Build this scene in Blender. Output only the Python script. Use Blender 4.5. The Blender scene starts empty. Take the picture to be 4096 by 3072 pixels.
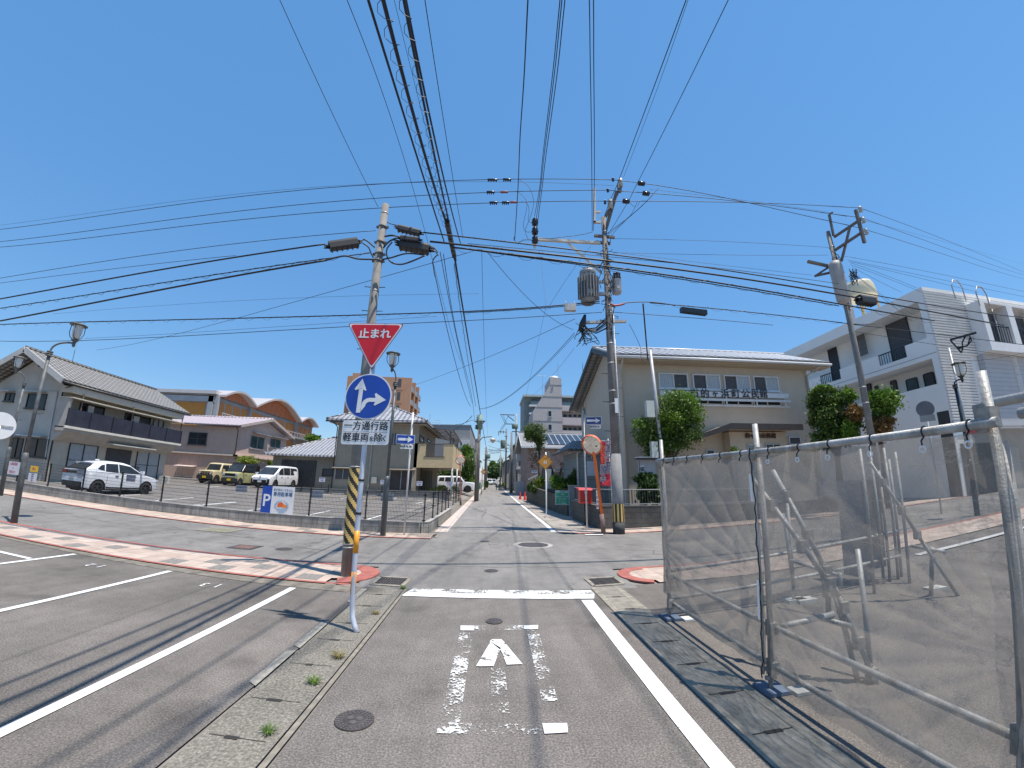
import bpy,bmesh,math,random
from mathutils import Matrix,Vector
random.seed(7)
R=math.radians
SC=bpy.context.scene
COL=SC.collection
F,K2,K3=1500.84,-.1909,.00756
PITCH,ROLL,YAW,H=.242436,.014762,R(-3.0669),1.8
cam=bpy.data.cameras.new('camera');co=bpy.data.objects.new('camera',cam);COL.objects.link(co);SC.camera=co
cam.type='PANO';cam.sensor_width=36;cam.sensor_fit='HORIZONTAL';cam.clip_end=4000;cam.clip_start=.05
cc=cam if hasattr(cam,'panorama_type')else cam.cycles
cc.panorama_type='FISHEYE_LENS_POLYNOMIAL';cc.fisheye_fov=math.pi
_s=4096/36/F
cc.fisheye_polynomial_k0=0;cc.fisheye_polynomial_k1=-_s;cc.fisheye_polynomial_k2=-K2*_s*_s
cc.fisheye_polynomial_k3=-K3*_s**3;cc.fisheye_polynomial_k4=0
_Ry=Matrix(((math.cos(ROLL),0,-math.sin(ROLL)),(0,1,0),(math.sin(ROLL),0,math.cos(ROLL))))
_c,_n=math.cos(YAW),math.sin(YAW)
_M3=Matrix(((_c,-_n,0),(_n,_c,0),(0,0,1)))@Matrix.Rotation(PITCH,3,'X')@_Ry
_M=(_M3@Matrix(((1,0,0),(0,0,-1),(0,1,0)))).to_4x4();_M.translation=(0,0,H)
co.matrix_world=_M
SUNV=Vector((.285,-.15,1)).normalized()
EL=math.asin(SUNV.z)
world=bpy.data.worlds.new('World');SC.world=world;world.use_nodes=True
wt=world.node_tree;sky=wt.nodes.new('ShaderNodeTexSky');sky.sky_type='NISHITA';sky.sun_disc=False
sky.sun_elevation=EL;sky.sun_rotation=math.atan2(SUNV.x,SUNV.y);sky.altitude=0
sky.air_density=1.3;sky.dust_density=0.0;sky.ozone_density=4.0
hs=wt.nodes.new('ShaderNodeHueSaturation');hs.inputs['Saturation'].default_value=1.12;hs.inputs['Value'].default_value=1.0
gm=wt.nodes.new('ShaderNodeGamma');gm.inputs[1].default_value=1.0
wmx=wt.nodes.new('ShaderNodeMix');wmx.data_type='RGBA';wmx.inputs[0].default_value=.5;wmx.inputs[7].default_value=(.82,2.6,5.6,1)
wt.links.new(sky.outputs[0],hs.inputs['Color']);wt.links.new(hs.outputs[0],wmx.inputs[6]);wt.links.new(wmx.outputs[2],wt.nodes['Background'].inputs[0]);wt.nodes['Background'].inputs[1].default_value=.12
sun=bpy.data.lights.new('sun','SUN');sun.energy=5.0;sun.angle=R(.53);sun.color=(1,.93,.83)
so=bpy.data.objects.new('sun',sun);COL.objects.link(so);so.rotation_euler=SUNV.to_track_quat('Z','Y').to_euler()
SC.view_settings.view_transform='Standard';SC.view_settings.look='None';SC.view_settings.gamma=1
SC.view_settings.exposure=0.34
SC.cycles.max_bounces=8;SC.cycles.transparent_max_bounces=24
def ray(px,py):
 x=px-2048;y=1536-py;r=math.hypot(x,y);q=r/F;th=q+K2*q*q+K3*q**3
 s=math.sin(th)/r if r>0 else 1/F
 return _M3@Vector((x*s,math.cos(th),y*s))
def sm(t):t=max(0,min(1,t));return t*t*(3-2*t)
def gz(x,y):
 if x<-2.6 and y>14.2:return .05+.013*max(0,-x-4)+.022*max(0,min(y,34)-14.5)*sm((-x-2.6)/1.5)
 return .013*max(0,-x-4)*sm((y-9)/5)+.03*min(30,max(0,x-5))*sm((y-4)/4)
def G(px,py):
 d=ray(px,py);z=0
 for _ in range(25):
  t=(H-z)/max(1e-4,-d.z);z=.5*z+.5*gz(d.x*t,d.y*t)
 return(d.x*t,d.y*t,z)
def PL(px,py,A,B):
 d=ray(px,py);u=Vector((B[0]-A[0],B[1]-A[1]));L=u.length;u=u/L;n=(-u.y,u.x)
 t=(A[0]*n[0]+A[1]*n[1])/(d.x*n[0]+d.y*n[1]);X,Y=d.x*t,d.y*t
 return((X-A[0])*u.x+(Y-A[1])*u.y,H+d.z*t,X,Y)
def AT(px,py,dist):
 d=ray(px,py);t=dist/math.hypot(d.x,d.y);return(d.x*t,d.y*t,H+d.z*t)
def AY(px,py,Y):d=ray(px,py);t=Y/d.y;return(d.x*t,Y,H+d.z*t)
def AX(px,py,X):d=ray(px,py);t=X/d.x;return(X,d.y*t,H+d.z*t)
MATS={}
def nt(name):
 m=bpy.data.materials.new(name);m.use_nodes=True;t=m.node_tree;b=t.nodes['Principled BSDF'];return m,t,b
def node(t,k,**kw):
 n=t.nodes.new(k)
 for a,v in kw.items():setattr(n,a,v)
 return n
def coords(t,uv=False,scale=1,rot=None):
 tc=node(t,'ShaderNodeTexCoord');mp=node(t,'ShaderNodeMapping')
 t.links.new(tc.outputs['UV' if uv else 'Object'],mp.inputs[0])
 s=scale if isinstance(scale,(tuple,list))else(scale,)*3
 mp.inputs['Scale'].default_value=s
 return mp.outputs[0]
def noise(t,vec,scale,detail=4,rough=.55):
 n=node(t,'ShaderNodeTexNoise');n.inputs['Scale'].default_value=scale;n.inputs['Detail'].default_value=detail
 n.inputs['Roughness'].default_value=rough;t.links.new(vec,n.inputs['Vector']);return n.outputs['Fac']
def ramp(t,fac,stops):
 r=node(t,'ShaderNodeValToRGB');e=r.color_ramp.elements
 while len(e)<len(stops):e.new(.5)
 for i,(p,c)in enumerate(stops):e[i].position=p;e[i].color=(c if hasattr(c,'__len__')else(c,c,c))[:3]+(1,)if hasattr(c,'__len__')else(c,c,c,1)
 t.links.new(fac,r.inputs[0]);return r.outputs[0]
def mixc(t,a,b,fac,mode='MIX'):
 m=node(t,'ShaderNodeMix',data_type='RGBA',blend_type=mode)
 for s,v in((0,fac),(6,a),(7,b)):
  if hasattr(v,'is_output')or isinstance(v,bpy.types.NodeSocket):t.links.new(v,m.inputs[s])
  else:m.inputs[s].default_value=v if s==0 else tuple(v)[:3]+(1,)
 return m.outputs[2]
def bump(t,b,h,strength=.3,dist=.01):
 n=node(t,'ShaderNodeBump');n.inputs['Strength'].default_value=strength;n.inputs['Distance'].default_value=dist
 t.links.new(h,n.inputs['Height']);t.links.new(n.outputs[0],b.inputs['Normal'])
def mat(name,c,rough=.7,var=.18,scale=3,metal=0,bmp=0,bscale=60,streak=0,dirt=None):
 if name in MATS:return MATS[name]
 m,t,b=nt(name);v=coords(t)
 f=noise(t,v,scale)
 lo=tuple(x*(1-var)for x in c);hi=tuple(min(1,x*(1+var))for x in c)
 col=ramp(t,f,[(.3,lo),(.7,hi)])
 if streak:
  v2=coords(t,scale=(7,7,.35));f2=noise(t,v2,1.2,5,.65)
  col=mixc(t,col,tuple(x*(1-streak)for x in(dirt or c)),ramp(t,f2,[(.5,0),(.72,1)]))
 t.links.new(col,b.inputs['Base Color']);b.inputs['Roughness'].default_value=rough;b.inputs['Metallic'].default_value=metal
 if bmp:bump(t,b,noise(t,v,bscale,3),bmp,.01)
 MATS[name]=m;return m
def asphalt(name,base,tint,coarse=90,patch=.25,crack=0):
 if name in MATS:return MATS[name]
 m,t,b=nt(name);v=coords(t)
 g1=noise(t,v,coarse,2,.7);vo=node(t,'ShaderNodeTexVoronoi');vo.inputs['Scale'].default_value=coarse*1.1;t.links.new(v,vo.inputs['Vector'])
 c1=ramp(t,g1,[(.3,base*.5),(.5,base),(.68,base*1.85)])
 c1=mixc(t,c1,ramp(t,vo.outputs['Distance'],[(0,base*1.9),(.35,base*.9),(.8,base*.5)]),.35)
 big=noise(t,v,.55,5,.6);c2=mixc(t,c1,ramp(t,big,[(.3,1-patch),(.7,1+patch)]),1,'MULTIPLY')
 big2=noise(t,v,3.3,4,.6);c2=mixc(t,c2,ramp(t,big2,[(.3,.88),(.7,1.1)]),1,'MULTIPLY')
 trk=noise(t,coords(t,scale=(1.7,.16,1)),1.0,4,.65);c2=mixc(t,c2,ramp(t,trk,[(.32,.84),(.5,1.0),(.7,1.12)]),1,'MULTIPLY')
 sp_=noise(t,v,1.15,2,.4);c2=mixc(t,c2,ramp(t,sp_,[(.27,.72),(.36,1.0)]),1,'MULTIPLY')
 c3=mixc(t,c2,tint,1,'MULTIPLY')
 if crack:
  nz=node(t,'ShaderNodeTexNoise');nz.inputs['Scale'].default_value=1.4;nz.inputs['Detail'].default_value=6;t.links.new(v,nz.inputs['Vector'])
  ad=node(t,'ShaderNodeMix',data_type='RGBA',blend_type='ADD');ad.inputs[0].default_value=.9
  t.links.new(v,ad.inputs[6]);t.links.new(nz.outputs['Color'],ad.inputs[7])
  vc=node(t,'ShaderNodeTexVoronoi',feature='DISTANCE_TO_EDGE');vc.inputs['Scale'].default_value=.42;t.links.new(ad.outputs[2],vc.inputs['Vector'])
  line=ramp(t,vc.outputs['Distance'],[(0,1),(.008,0)])
  msk=ramp(t,noise(t,v,.5,2),[(.5,0),(.58,crack)])
  c3=mixc(t,c3,(.03,.03,.03),mixc(t,line,msk,1,'MULTIPLY'))
 t.links.new(c3,b.inputs['Base Color']);b.inputs['Roughness'].default_value=.92;b.inputs['Specular IOR Level'].default_value=.25
 bump(t,b,g1,.5,.006);MATS[name]=m;return m
def paint(name,c,wear=.35,scale=28,big=2.2):
 if name in MATS:return MATS[name]
 m,t,b=nt(name);v=coords(t)
 f=noise(t,v,scale,6,.75);f2=noise(t,v,big,3,.5)
 mm=node(t,'ShaderNodeMath',operation='ADD');t.links.new(f,mm.inputs[0]);
 m2=node(t,'ShaderNodeMath',operation='MULTIPLY_ADD');t.links.new(f2,m2.inputs[0]);m2.inputs[1].default_value=.7;m2.inputs[2].default_value=-.35
 t.links.new(m2.outputs[0],mm.inputs[1])
 mask=ramp(t,mm.outputs[0],[(wear-.02,0),(wear+.02,1)])
 tr=node(t,'ShaderNodeBsdfTransparent');mx=node(t,'ShaderNodeMixShader')
 t.links.new(mask,mx.inputs[0]);t.links.new(tr.outputs[0],mx.inputs[1]);t.links.new(b.outputs[0],mx.inputs[2])
 t.links.new(mx.outputs[0],t.nodes['Material Output'].inputs[0])
 t.links.new(ramp(t,noise(t,v,9,4),[(.3,tuple(x*.82 for x in c)),(.7,c)]),b.inputs['Base Color']);b.inputs['Roughness'].default_value=.75
 MATS[name]=m;return m
def brick(name,c1,c2,mortar,w,h,ms=.012,var=.25,offset=.5,bmp=.4,stain=0):
 if name in MATS:return MATS[name]
 m,t,b=nt(name);v=coords(t,uv=True)
 br=node(t,'ShaderNodeTexBrick');br.offset=offset;t.links.new(v,br.inputs['Vector'])
 br.inputs['Scale'].default_value=1;br.inputs['Brick Width'].default_value=w;br.inputs['Row Height'].default_value=h
 br.inputs['Mortar Size'].default_value=ms;br.inputs['Color1'].default_value=c1+(1,);br.inputs['Color2'].default_value=c2+(1,);br.inputs['Mortar'].default_value=mortar+(1,)
 o=coords(t);f=noise(t,o,2.5,6,.65)
 col=mixc(t,br.outputs['Color'],ramp(t,f,[(.3,1-var),(.7,1+var)]),1,'MULTIPLY')
 if stain:
  f2=noise(t,coords(t,scale=(5,5,.6)),1.3,5,.7);col=mixc(t,col,(.05,.05,.045),ramp(t,f2,[(.48,0),(.75,stain)]))
 t.links.new(col,b.inputs['Base Color']);b.inputs['Roughness'].default_value=.88
 bump(t,b,br.outputs['Fac'],-bmp,.01);MATS[name]=m;return m
def tiles(name,c,gap_shade,pu=.27,pv=.24,glint=0,rough=.45):
 """roof tiles: courses up the slope, rolls along the eave (UV in metres)"""
 if name in MATS:return MATS[name]
 m,t,b=nt(name);v=coords(t,uv=True);sp=node(t,'ShaderNodeSeparateXYZ');t.links.new(v,sp.inputs[0])
 def fr(sock,p):
  a=node(t,'ShaderNodeMath',operation='DIVIDE');t.links.new(sock,a.inputs[0]);a.inputs[1].default_value=p
  f=node(t,'ShaderNodeMath',operation='FRACT');t.links.new(a.outputs[0],f.inputs[0]);return f.outputs[0]
 fu,fv=fr(sp.outputs[0],pu),fr(sp.outputs[1],pv)
 cu=ramp(t,fu,[(0,.0),(.2,.7),(.45,1),(.75,.6),(1,.0)]);cv=ramp(t,fv,[(0,.0),(.2,.2),(.3,1),(.9,.95),(1,.5)])  # ramps paint shading on roll sides and course laps, along with the dark joints
 k=mixc(t,cu,cv,1,'MULTIPLY');n1=noise(t,coords(t),5,3)
 cc_=mixc(t,gap_shade,c,k);cc_=mixc(t,cc_,ramp(t,n1,[(.3,.8),(.7,1.15)]),1,'MULTIPLY')
 t.links.new(cc_,b.inputs['Base Color']);b.inputs['Roughness'].default_value=rough
 hh=mixc(t,ramp(t,fu,[(0,0),(.5,1),(1,0)]),ramp(t,fv,[(0,.2),(.2,1),(1,.6)]),1,'MULTIPLY')
 bump(t,b,hh,1,.05);MATS[name]=m;return m
def glass(name='window_glass',c=(.02,.025,.03),rough=.06):
 if name in MATS:return MATS[name]
 m,t,b=nt(name);b.inputs['Roughness'].default_value=rough;b.inputs['Specular IOR Level'].default_value=.35
 v=coords(t);t.links.new(ramp(t,noise(t,v,1.3,3),[(.3,tuple(x*.7 for x in c)),(.7,tuple(x*1.6 for x in c))]),b.inputs['Base Color']);MATS[name]=m;return m
def leafmat(name,dark,light,scale=1.6):
 if name in MATS:return MATS[name]
 m,t,b=nt(name);v=coords(t);f=noise(t,v,scale,3,.6);f2=noise(t,v,23,2,.6)
 mm=node(t,'ShaderNodeMath',operation='MULTIPLY_ADD');t.links.new(f2,mm.inputs[0]);mm.inputs[1].default_value=.6;mm.inputs[2].default_value=-.3
 m3=node(t,'ShaderNodeMath',operation='ADD');t.links.new(f,m3.inputs[0]);t.links.new(mm.outputs[0],m3.inputs[1])
 t.links.new(ramp(t,m3.outputs[0],[(.25,dark),(.75,light)]),b.inputs['Base Color']);b.inputs['Roughness'].default_value=.5
 tl=node(t,'ShaderNodeBsdfTranslucent');t.links.new(ramp(t,m3.outputs[0],[(.25,dark),(.75,light)]),tl.inputs[0])
 mx=node(t,'ShaderNodeMixShader');mx.inputs[0].default_value=.3;t.links.new(b.outputs[0],mx.inputs[1]);t.links.new(tl.outputs[0],mx.inputs[2])
 t.links.new(mx.outputs[0],t.nodes['Material Output'].inputs[0]);MATS[name]=m;return m
WHITE=lambda:mat('white_paint',(.72,.72,.71),.45,.05)
BLACK=lambda:mat('black_metal',(.018,.018,.02),.45,.2)
CABLE=lambda:mat('cable_rubber',(.012,.013,.018),.5,.2)
CONC=lambda:mat('concrete_pole',(.205,.195,.18),.85,.2,4,bmp=.3,streak=.35)
DARKC=lambda:mat('dark_concrete',(.17,.155,.145),.85,.25,4,bmp=.3,streak=.3)
GALV=lambda:mat('galvanised_steel',(.42,.42,.41),.5,.25,9,metal=.35,streak=.25)
SPLIT=set('bracket crossarm upper_arm side_arm lightning_bracket balcony_post pillar column pergola_post cooling_fin bushing hanger roof_ladder_hoop string_course drainpipe downpipe stand door_line offset_arm bargeboard latch cable_boot balcony_slab balcony_edge fin_wall orange_panel gutter awning dark_dado slat_strip joint_line mast ring laundry looped_cable aerial rays orange_writing opening_frame meter'.split())
class MB:
 def __init__(s):s.g=[];s.v=[];s.f=[];s.mi=[];s.m=0;s.sm=[];s.smooth=False
 def add(s,vs,fs):
  o=len(s.v);s.g.append((o,len(s.f)));s.v+=[tuple(x)for x in vs]
  for f in fs:s.f.append([i+o for i in f]);s.mi.append(s.m);s.sm.append(s.smooth)
  return s
 def box(s,x0,y0,z0,x1,y1,z1):
  return s.add([(x0,y0,z0),(x1,y0,z0),(x1,y1,z0),(x0,y1,z0),(x0,y0,z1),(x1,y0,z1),(x1,y1,z1),(x0,y1,z1)],[(0,3,2,1),(4,5,6,7),(0,1,5,4),(1,2,6,5),(2,3,7,6),(3,0,4,7)])
 def obox(s,c,ax,ay,az,sx,sy,sz):
  c=Vector(c);ax=Vector(ax).normalized()*sx/2;ay=Vector(ay).normalized()*sy/2;az=Vector(az).normalized()*sz/2
  return s.add([c-ax-ay-az,c+ax-ay-az,c+ax+ay-az,c-ax+ay-az,c-ax-ay+az,c+ax-ay+az,c+ax+ay+az,c-ax+ay+az],[(0,3,2,1),(4,5,6,7),(0,1,5,4),(1,2,6,5),(2,3,7,6),(3,0,4,7)])
 def bar(s,a,b,w,h=None,up=(0,0,1)):
  a=Vector(a);b=Vector(b);d=b-a;up=Vector(up)
  if abs(d.normalized().dot(up))>.98:up=Vector((1,0,0))
  x=d.cross(up).normalized();z=x.cross(d).normalized()
  return s.obox((a+b)/2,d,x,z,d.length,w,h or w)
 def quad(s,*p):return s.add(p,[tuple(range(len(p)))])
 def tube(s,pts,r,n=6,caps=True,closed=False):
  pts=[Vector(p)for p in pts];N=len(pts);rs=r if hasattr(r,'__len__')else[r]*N
  old=s.smooth;s.smooth=n>5;vs=[];prev=None
  for i,p in enumerate(pts):
   d=(pts[min(i+1,N-1)]-pts[max(i-1,0)])
   if d.length<1e-9:d=Vector((0,0,1))
   d.normalize()
   if prev is None:
    a=Vector((0,0,1))if abs(d.z)<.9 else Vector((1,0,0));x=d.cross(a).normalized()
   else:
    x=prev-d*prev.dot(d);x=x.normalized()if x.length>1e-6 else d.orthogonal().normalized()
   prev=x;y=d.cross(x)
   vs+=[p+(x*math.cos(2*math.pi*k/n)+y*math.sin(2*math.pi*k/n))*rs[i]for k in range(n)]
  fs=[(i*n+k,i*n+(k+1)%n,(i+1)*n+(k+1)%n,(i+1)*n+k)for i in range(N-1)for k in range(n)]
  s.add(vs,fs)
  if caps:
   s.smooth=False;o=len(s.v)-len(vs);s.f+=[[o+k for k in range(n)][::-1],[o+(N-1)*n+k for k in range(n)]]
   s.mi+=[s.m]*2;s.sm+=[False]*2
  s.smooth=old;return s
 def cyl(s,a,b,r0,r1=None,n=12):return s.tube([a,b],[r0,r1 if r1 is not None else r0],n)
 def disc(s,c,nrm,r,th=.004,n=28):
  c=Vector(c);nrm=Vector(nrm).normalized();return s.tube([c-nrm*th/2,c+nrm*th/2],r,n)
 def prism(s,poly,off):
  """poly: 3D ngon, extruded by off"""
  off=Vector(off);n=len(poly);a=[Vector(p)for p in poly];b=[p+off for p in a]
  return s.add(a+b,[tuple(range(n))[::-1],tuple(range(n,2*n))]+[(i,(i+1)%n,n+(i+1)%n,n+i)for i in range(n)])
 def lathe(s,c,prof,n=16):
  c=Vector(c);old=s.smooth;s.smooth=True;vs=[]
  for r,z in prof:vs+=[c+Vector((r*math.cos(2*math.pi*k/n),r*math.sin(2*math.pi*k/n),z))for k in range(n)]
  s.add(vs,[(i*n+k,i*n+(k+1)%n,(i+1)*n+(k+1)%n,(i+1)*n+k)for i in range(len(prof)-1)for k in range(n)])
  s.smooth=old;return s
 def build(s,name,mats,parent=None,origin=None):
  if not isinstance(mats,(list,tuple)):mats=[mats]
  if name in SPLIT and len(s.g)>1:
   r=None;E_=s.g+[(len(s.v),len(s.f))]
   for k in range(len(s.g)):
    m=MB();(v0,f0),(v1,f1)=E_[k],E_[k+1];m.v=s.v[v0:v1];m.f=[[i-v0 for i in f]for f in s.f[f0:f1]];m.mi=s.mi[f0:f1];m.sm=s.sm[f0:f1];r=m.build(name,mats,parent,origin)
   return r
  o0=Vector(parent['_o'])if parent is not None else(Vector(origin)if origin is not None else None)
  if o0 is None:
   xs=[v[0]for v in s.v];ys=[v[1]for v in s.v];zs=[v[2]for v in s.v]
   o0=Vector(((min(xs)+max(xs))/2,(min(ys)+max(ys))/2,min(zs)))
  me=bpy.data.meshes.new(name);me.from_pydata([tuple(Vector(v)-o0)for v in s.v],[],s.f)
  for m in mats:me.materials.append(m)
  uv=me.uv_layers.new(name='UVMap')
  me.polygons.foreach_set('material_index',s.mi);me.polygons.foreach_set('use_smooth',s.sm)
  me.update();data=[0.0]*(2*len(me.loops));vv=me.vertices;lp=me.loops
  for p in me.polygons:
   n=p.normal;t=Vector((-n.y,n.x,0));t=t.normalized()if t.length>.05 else Vector((1,0,0));w=n.cross(t)
   for li in p.loop_indices:
    q=vv[lp[li].vertex_index].co+o0;data[2*li]=q.dot(t);data[2*li+1]=q.dot(w)
  uv.data.foreach_set('uv',data)
  o=bpy.data.objects.new(name,me);COL.objects.link(o)
  if parent is not None:o.parent=parent;o['_o']=list(o0)
  else:o.location=o0;o['_o']=list(o0)
  return o
def thing(name,loc,label,cat,group=None):
 o=bpy.data.objects.new(name,None);COL.objects.link(o);o.location=loc;o['_o']=list(loc);o.empty_display_size=.3
 o['label']=label;o['category']=cat
 if group:o['group']=group
 return o
def tag(o,label,cat,group=None):
 o['label']=label;o['category']=cat
 if group:o['group']=group
 return o
def struct(o):o['kind']='structure';return o
def copy_thing(src,loc,label,group=None,rz=0):
 def cp(o,par):
  c=o.copy();COL.objects.link(c)
  if par is not None:c.parent=par
  for ch in[x for x in bpy.data.objects if x.parent==o]:cp(ch,c)
  return c
 r=cp(src,None);r.location=loc;r['_o']=list(loc);r['label']=label;r.rotation_euler=(0,0,rz)
 if group:r['group']=group
 return r
def text(body,size,c,right,up,mb,off=.012,spacing=1.0,sx=1.0,bold=.0,align='CENTER',extrude=0):
 """lettering as flat outline faces added to mb; c = centre of the line"""
 cu=bpy.data.curves.new('t','FONT');cu.body=body;cu.size=size;cu.align_x=align;cu.align_y='CENTER'
 cu.space_character=spacing;cu.resolution_u=3
 ob=bpy.data.objects.new('t',cu);COL.objects.link(ob)
 dg=bpy.context.evaluated_depsgraph_get();dg.update();me=ob.evaluated_get(dg).to_mesh()
 right=Vector(right).normalized();up=Vector(up).normalized();nrm=right.cross(up);c=Vector(c)+nrm*off
 bb=bold*.8;fs=[tuple(p.vertices)for p in me.polygons];vs=[v.co.copy()for v in me.vertices]
 for k,(ox,oy)in enumerate(((0,0),)if not bold else((0,0),(bb,0),(-bb,0),(0,bb),(0,-bb),(bb*.7,bb*.7),(-bb*.7,-bb*.7),(bb*.7,-bb*.7),(-bb*.7,bb*.7))):
  mb.add([c+right*(v.x*sx+ox)+up*(v.y+oy)-nrm*k*.00015 for v in vs],fs)
 bpy.data.objects.remove(ob);bpy.data.curves.remove(cu)
class Fac:
 """a vertical facade from A to B (plan); outward normal on the right of A->B"""
 def __init__(s,A,B):s.A=A;s.B=B;s.u=Vector((B[0]-A[0],B[1]-A[1],0));s.L=s.u.length;s.u.normalize();s.n=Vector((s.u.y,-s.u.x,0));s.o=Vector((A[0],A[1],0))
 def p(s,u,z,d=0):return s.o+s.u*u+s.n*d+Vector((0,0,z))
 def px(s,x,y):r=PL(x,y,s.A,s.B);return r[0],r[1]
 def box(s,mb,u0,u1,z0,z1,d0,d1):
  a=s.p((u0+u1)/2,(z0+z1)/2,(d0+d1)/2);return mb.obox(a,s.u,s.n,(0,0,1),abs(u1-u0),abs(d1-d0),abs(z1-z0))
 def rect(s,a,b):
  u0,z1=s.px(*a);u1,z0=s.px(*b);return min(u0,u1),max(u0,u1),min(z0,z1),max(z0,z1)
def window(fac,r,parent,frame,gl,panes=2,sill=True,depth=.07,fw=.05,bars=0,name='window'):
 u0,u1,z0,z1=r;mb=MB()
 fac.box(mb,u0,u1,z1-fw,z1,0,depth);fac.box(mb,u0,u1,z0,z0+fw,0,depth)
 for k in range(panes+1):
  u=u0+(u1-u0-fw)*k/panes;fac.box(mb,u,u+fw,z0+fw,z1-fw,0,depth*.9)
 for k in range(bars):
  z=z0+(z1-z0)*(k+1)/(bars+1);fac.box(mb,u0+fw,u1-fw,z-.015,z+.015,0,depth*.7)
 o=mb.build(name,frame,parent)
 g=MB();fac.box(g,u0+.01,u1-.01,z0+.01,z1-.01,.004,.02);g.build('pane',gl,o)
 if sill:
  q=MB();fac.box(q,u0-.06,u1+.06,z0-.07,z0-.002,0,depth+.06);q.build('sill',frame,o)
 return o
def grid(fn,nx,ny):
 vs=[fn(i/nx,j/ny)for j in range(ny+1)for i in range(nx+1)]
 fs=[(j*(nx+1)+i,j*(nx+1)+i+1,(j+1)*(nx+1)+i+1,(j+1)*(nx+1)+i)for j in range(ny)for i in range(nx)]
 return vs,fs
def sheet(pts,lift,seg=1.0):
 """a strip given as left edge / right edge polylines, draped on the ground"""
 mb=MB();(L,Rr)=pts
 for i in range(len(L)-1):
  a,b,c,d=L[i],L[i+1],Rr[i+1],Rr[i]
  n=max(1,int(max(math.dist(a,b),math.dist(c,d))/seg));m=max(1,int(max(math.dist(a,d),math.dist(b,c))/seg))
  def fn(s,t):
   x=(a[0]*(1-s)+b[0]*s)*(1-t)+(d[0]*(1-s)+c[0]*s)*t;y=(a[1]*(1-s)+b[1]*s)*(1-t)+(d[1]*(1-s)+c[1]*s)*t
   return(x,y,gz(x,y)+lift)
  vs,fs=grid(fn,n,m)
  area=(b[0]-a[0])*(d[1]-a[1])-(b[1]-a[1])*(d[0]-a[0])
  if area<0:fs=[f[::-1]for f in fs]
  mb.add(vs,fs)
 return mb
def crown(name,blobs,m,parent,n=2500,leaf=.09,seed=1,inner=None):
 """foliage: many small leaf faces in clumps round each blob (x,y,z,rx,ry,rz)"""
 rnd=random.Random(seed);mb=MB();tot=sum((b[3]*b[4]*b[5])**.667 for b in blobs)
 for b in blobs:
  k=int(n*((b[3]*b[4]*b[5])**.667)/tot);ncl=max(6,k//22);cl=[]
  for _ in range(ncl):
   while True:
    v=Vector((rnd.gauss(0,1),rnd.gauss(0,1),rnd.gauss(0,1)))
    if v.length>.1:break
   v.normalize();v*=rnd.uniform(.55,1.03)if rnd.random()<.8 else rnd.uniform(.1,.6)
   cl.append(v)
  for i in range(k):
   c=cl[i%ncl];s=rnd.uniform(.08,.26)
   p=Vector((b[0]+(c.x+rnd.gauss(0,s))*b[3],b[1]+(c.y+rnd.gauss(0,s))*b[4],b[2]+(c.z+rnd.gauss(0,s))*b[5]))
   d=Vector((rnd.gauss(0,1),rnd.gauss(0,1),rnd.gauss(.3,.8))).normalized();e=d.orthogonal().normalized();e=Matrix.Rotation(rnd.uniform(0,6.28),3,d)@e
   g=d.cross(e);L=leaf*rnd.uniform(.6,1.3)
   mb.add([p-e*L,p+g*L*.45,p+e*L,p-g*L*.45],[(0,1,2,3)])
 return mb.build(name,m,parent)
def limbs(base,tips,r,m,parent,name='trunk',seed=1,split=None):
 rnd=random.Random(seed);mb=MB();b=Vector(base);s=Vector(split)if split else b+Vector((0,0,.4*(max(t[2]for t in tips)-b.z)))
 mb.tube([b,b.lerp(s,.5)+Vector((rnd.uniform(-1,1)*r*.5,rnd.uniform(-1,1)*r*.5,0)),s],[r*1.15,r,r*.8],9)
 for t in tips:
  t=Vector(t);q=s.lerp(t,.5)+Vector((rnd.uniform(-1,1),rnd.uniform(-1,1),0))*r*1.2
  mb.tube([s-Vector((0,0,r*.4)),q,t],[r*.6,r*.38,r*.14],7)
  for _ in range(2):
   w=q.lerp(t,rnd.uniform(.1,.6));mb.tube([w,w+Vector((rnd.uniform(-1,1),rnd.uniform(-1,1),rnd.uniform(.1,.8)))*(t-s).length*.3],[r*.22,r*.07],5)
 return mb.build(name,m,parent)
A_NEAR=asphalt('near_asphalt',.172,(1.0,.905,.83),62,.2)
A_LOT=asphalt('lot_asphalt',.158,(1.0,.895,.80),66,.22)
A_CROSS=asphalt('cross_asphalt',.2,(1.0,.945,.885),70,.16,crack=.6)
A_FAR=asphalt('far_asphalt',.235,(1.0,.95,.90),70,.1,crack=.3)
A_PARK=asphalt('park_asphalt',.19,(1.0,.925,.86),70,.12)
xs=[-400,-200,-100,-60,-45]+[x for x in range(-40,41,2)]+[50,70,110,200,400]
ys=[-60,-30,-12,-6]+[y for y in range(-4,41,2)]+[46,52,60,80,120,200,500,900]
mb=MB();o=0
mb.add([(x,y,gz(x,y)-.02)for y in ys for x in xs],[(j*len(xs)+i,j*len(xs)+i+1,(j+1)*len(xs)+i+1,(j+1)*len(xs)+i)for j in range(len(ys)-1)for i in range(len(xs)-1)])
struct(mb.build('ground',mat('bare_ground',(.22,.2,.18),.95,.25,1.2,bmp=.3)))
def yw(x):return 13.655-.0629*x
def yk(x):return yw(x)-1.15
def yo(x):return 8.47-.069*x
def yi(x):return 6.925-.09*x
def yl(x):return 6.42-.115*x
def yro(x):return 8.55+.11*(x-2.7)
def yri(x):return 7.25+.1*(x-2.7)
def yrf(x):return 14.0+.075*(x-2.6)
struct(sheet(([(-1.95,-8),(-1.95,7.0)],[(-40,-8),(-40,yl(-40))]),.0,2.5).build('near_parking_lot',A_LOT))
lane=struct(sheet(([(1.83,-8),(1.83,7.4)],[(-1.30,-8),(-1.30,7.4)]),.0,1).build('lane',A_NEAR))
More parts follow.
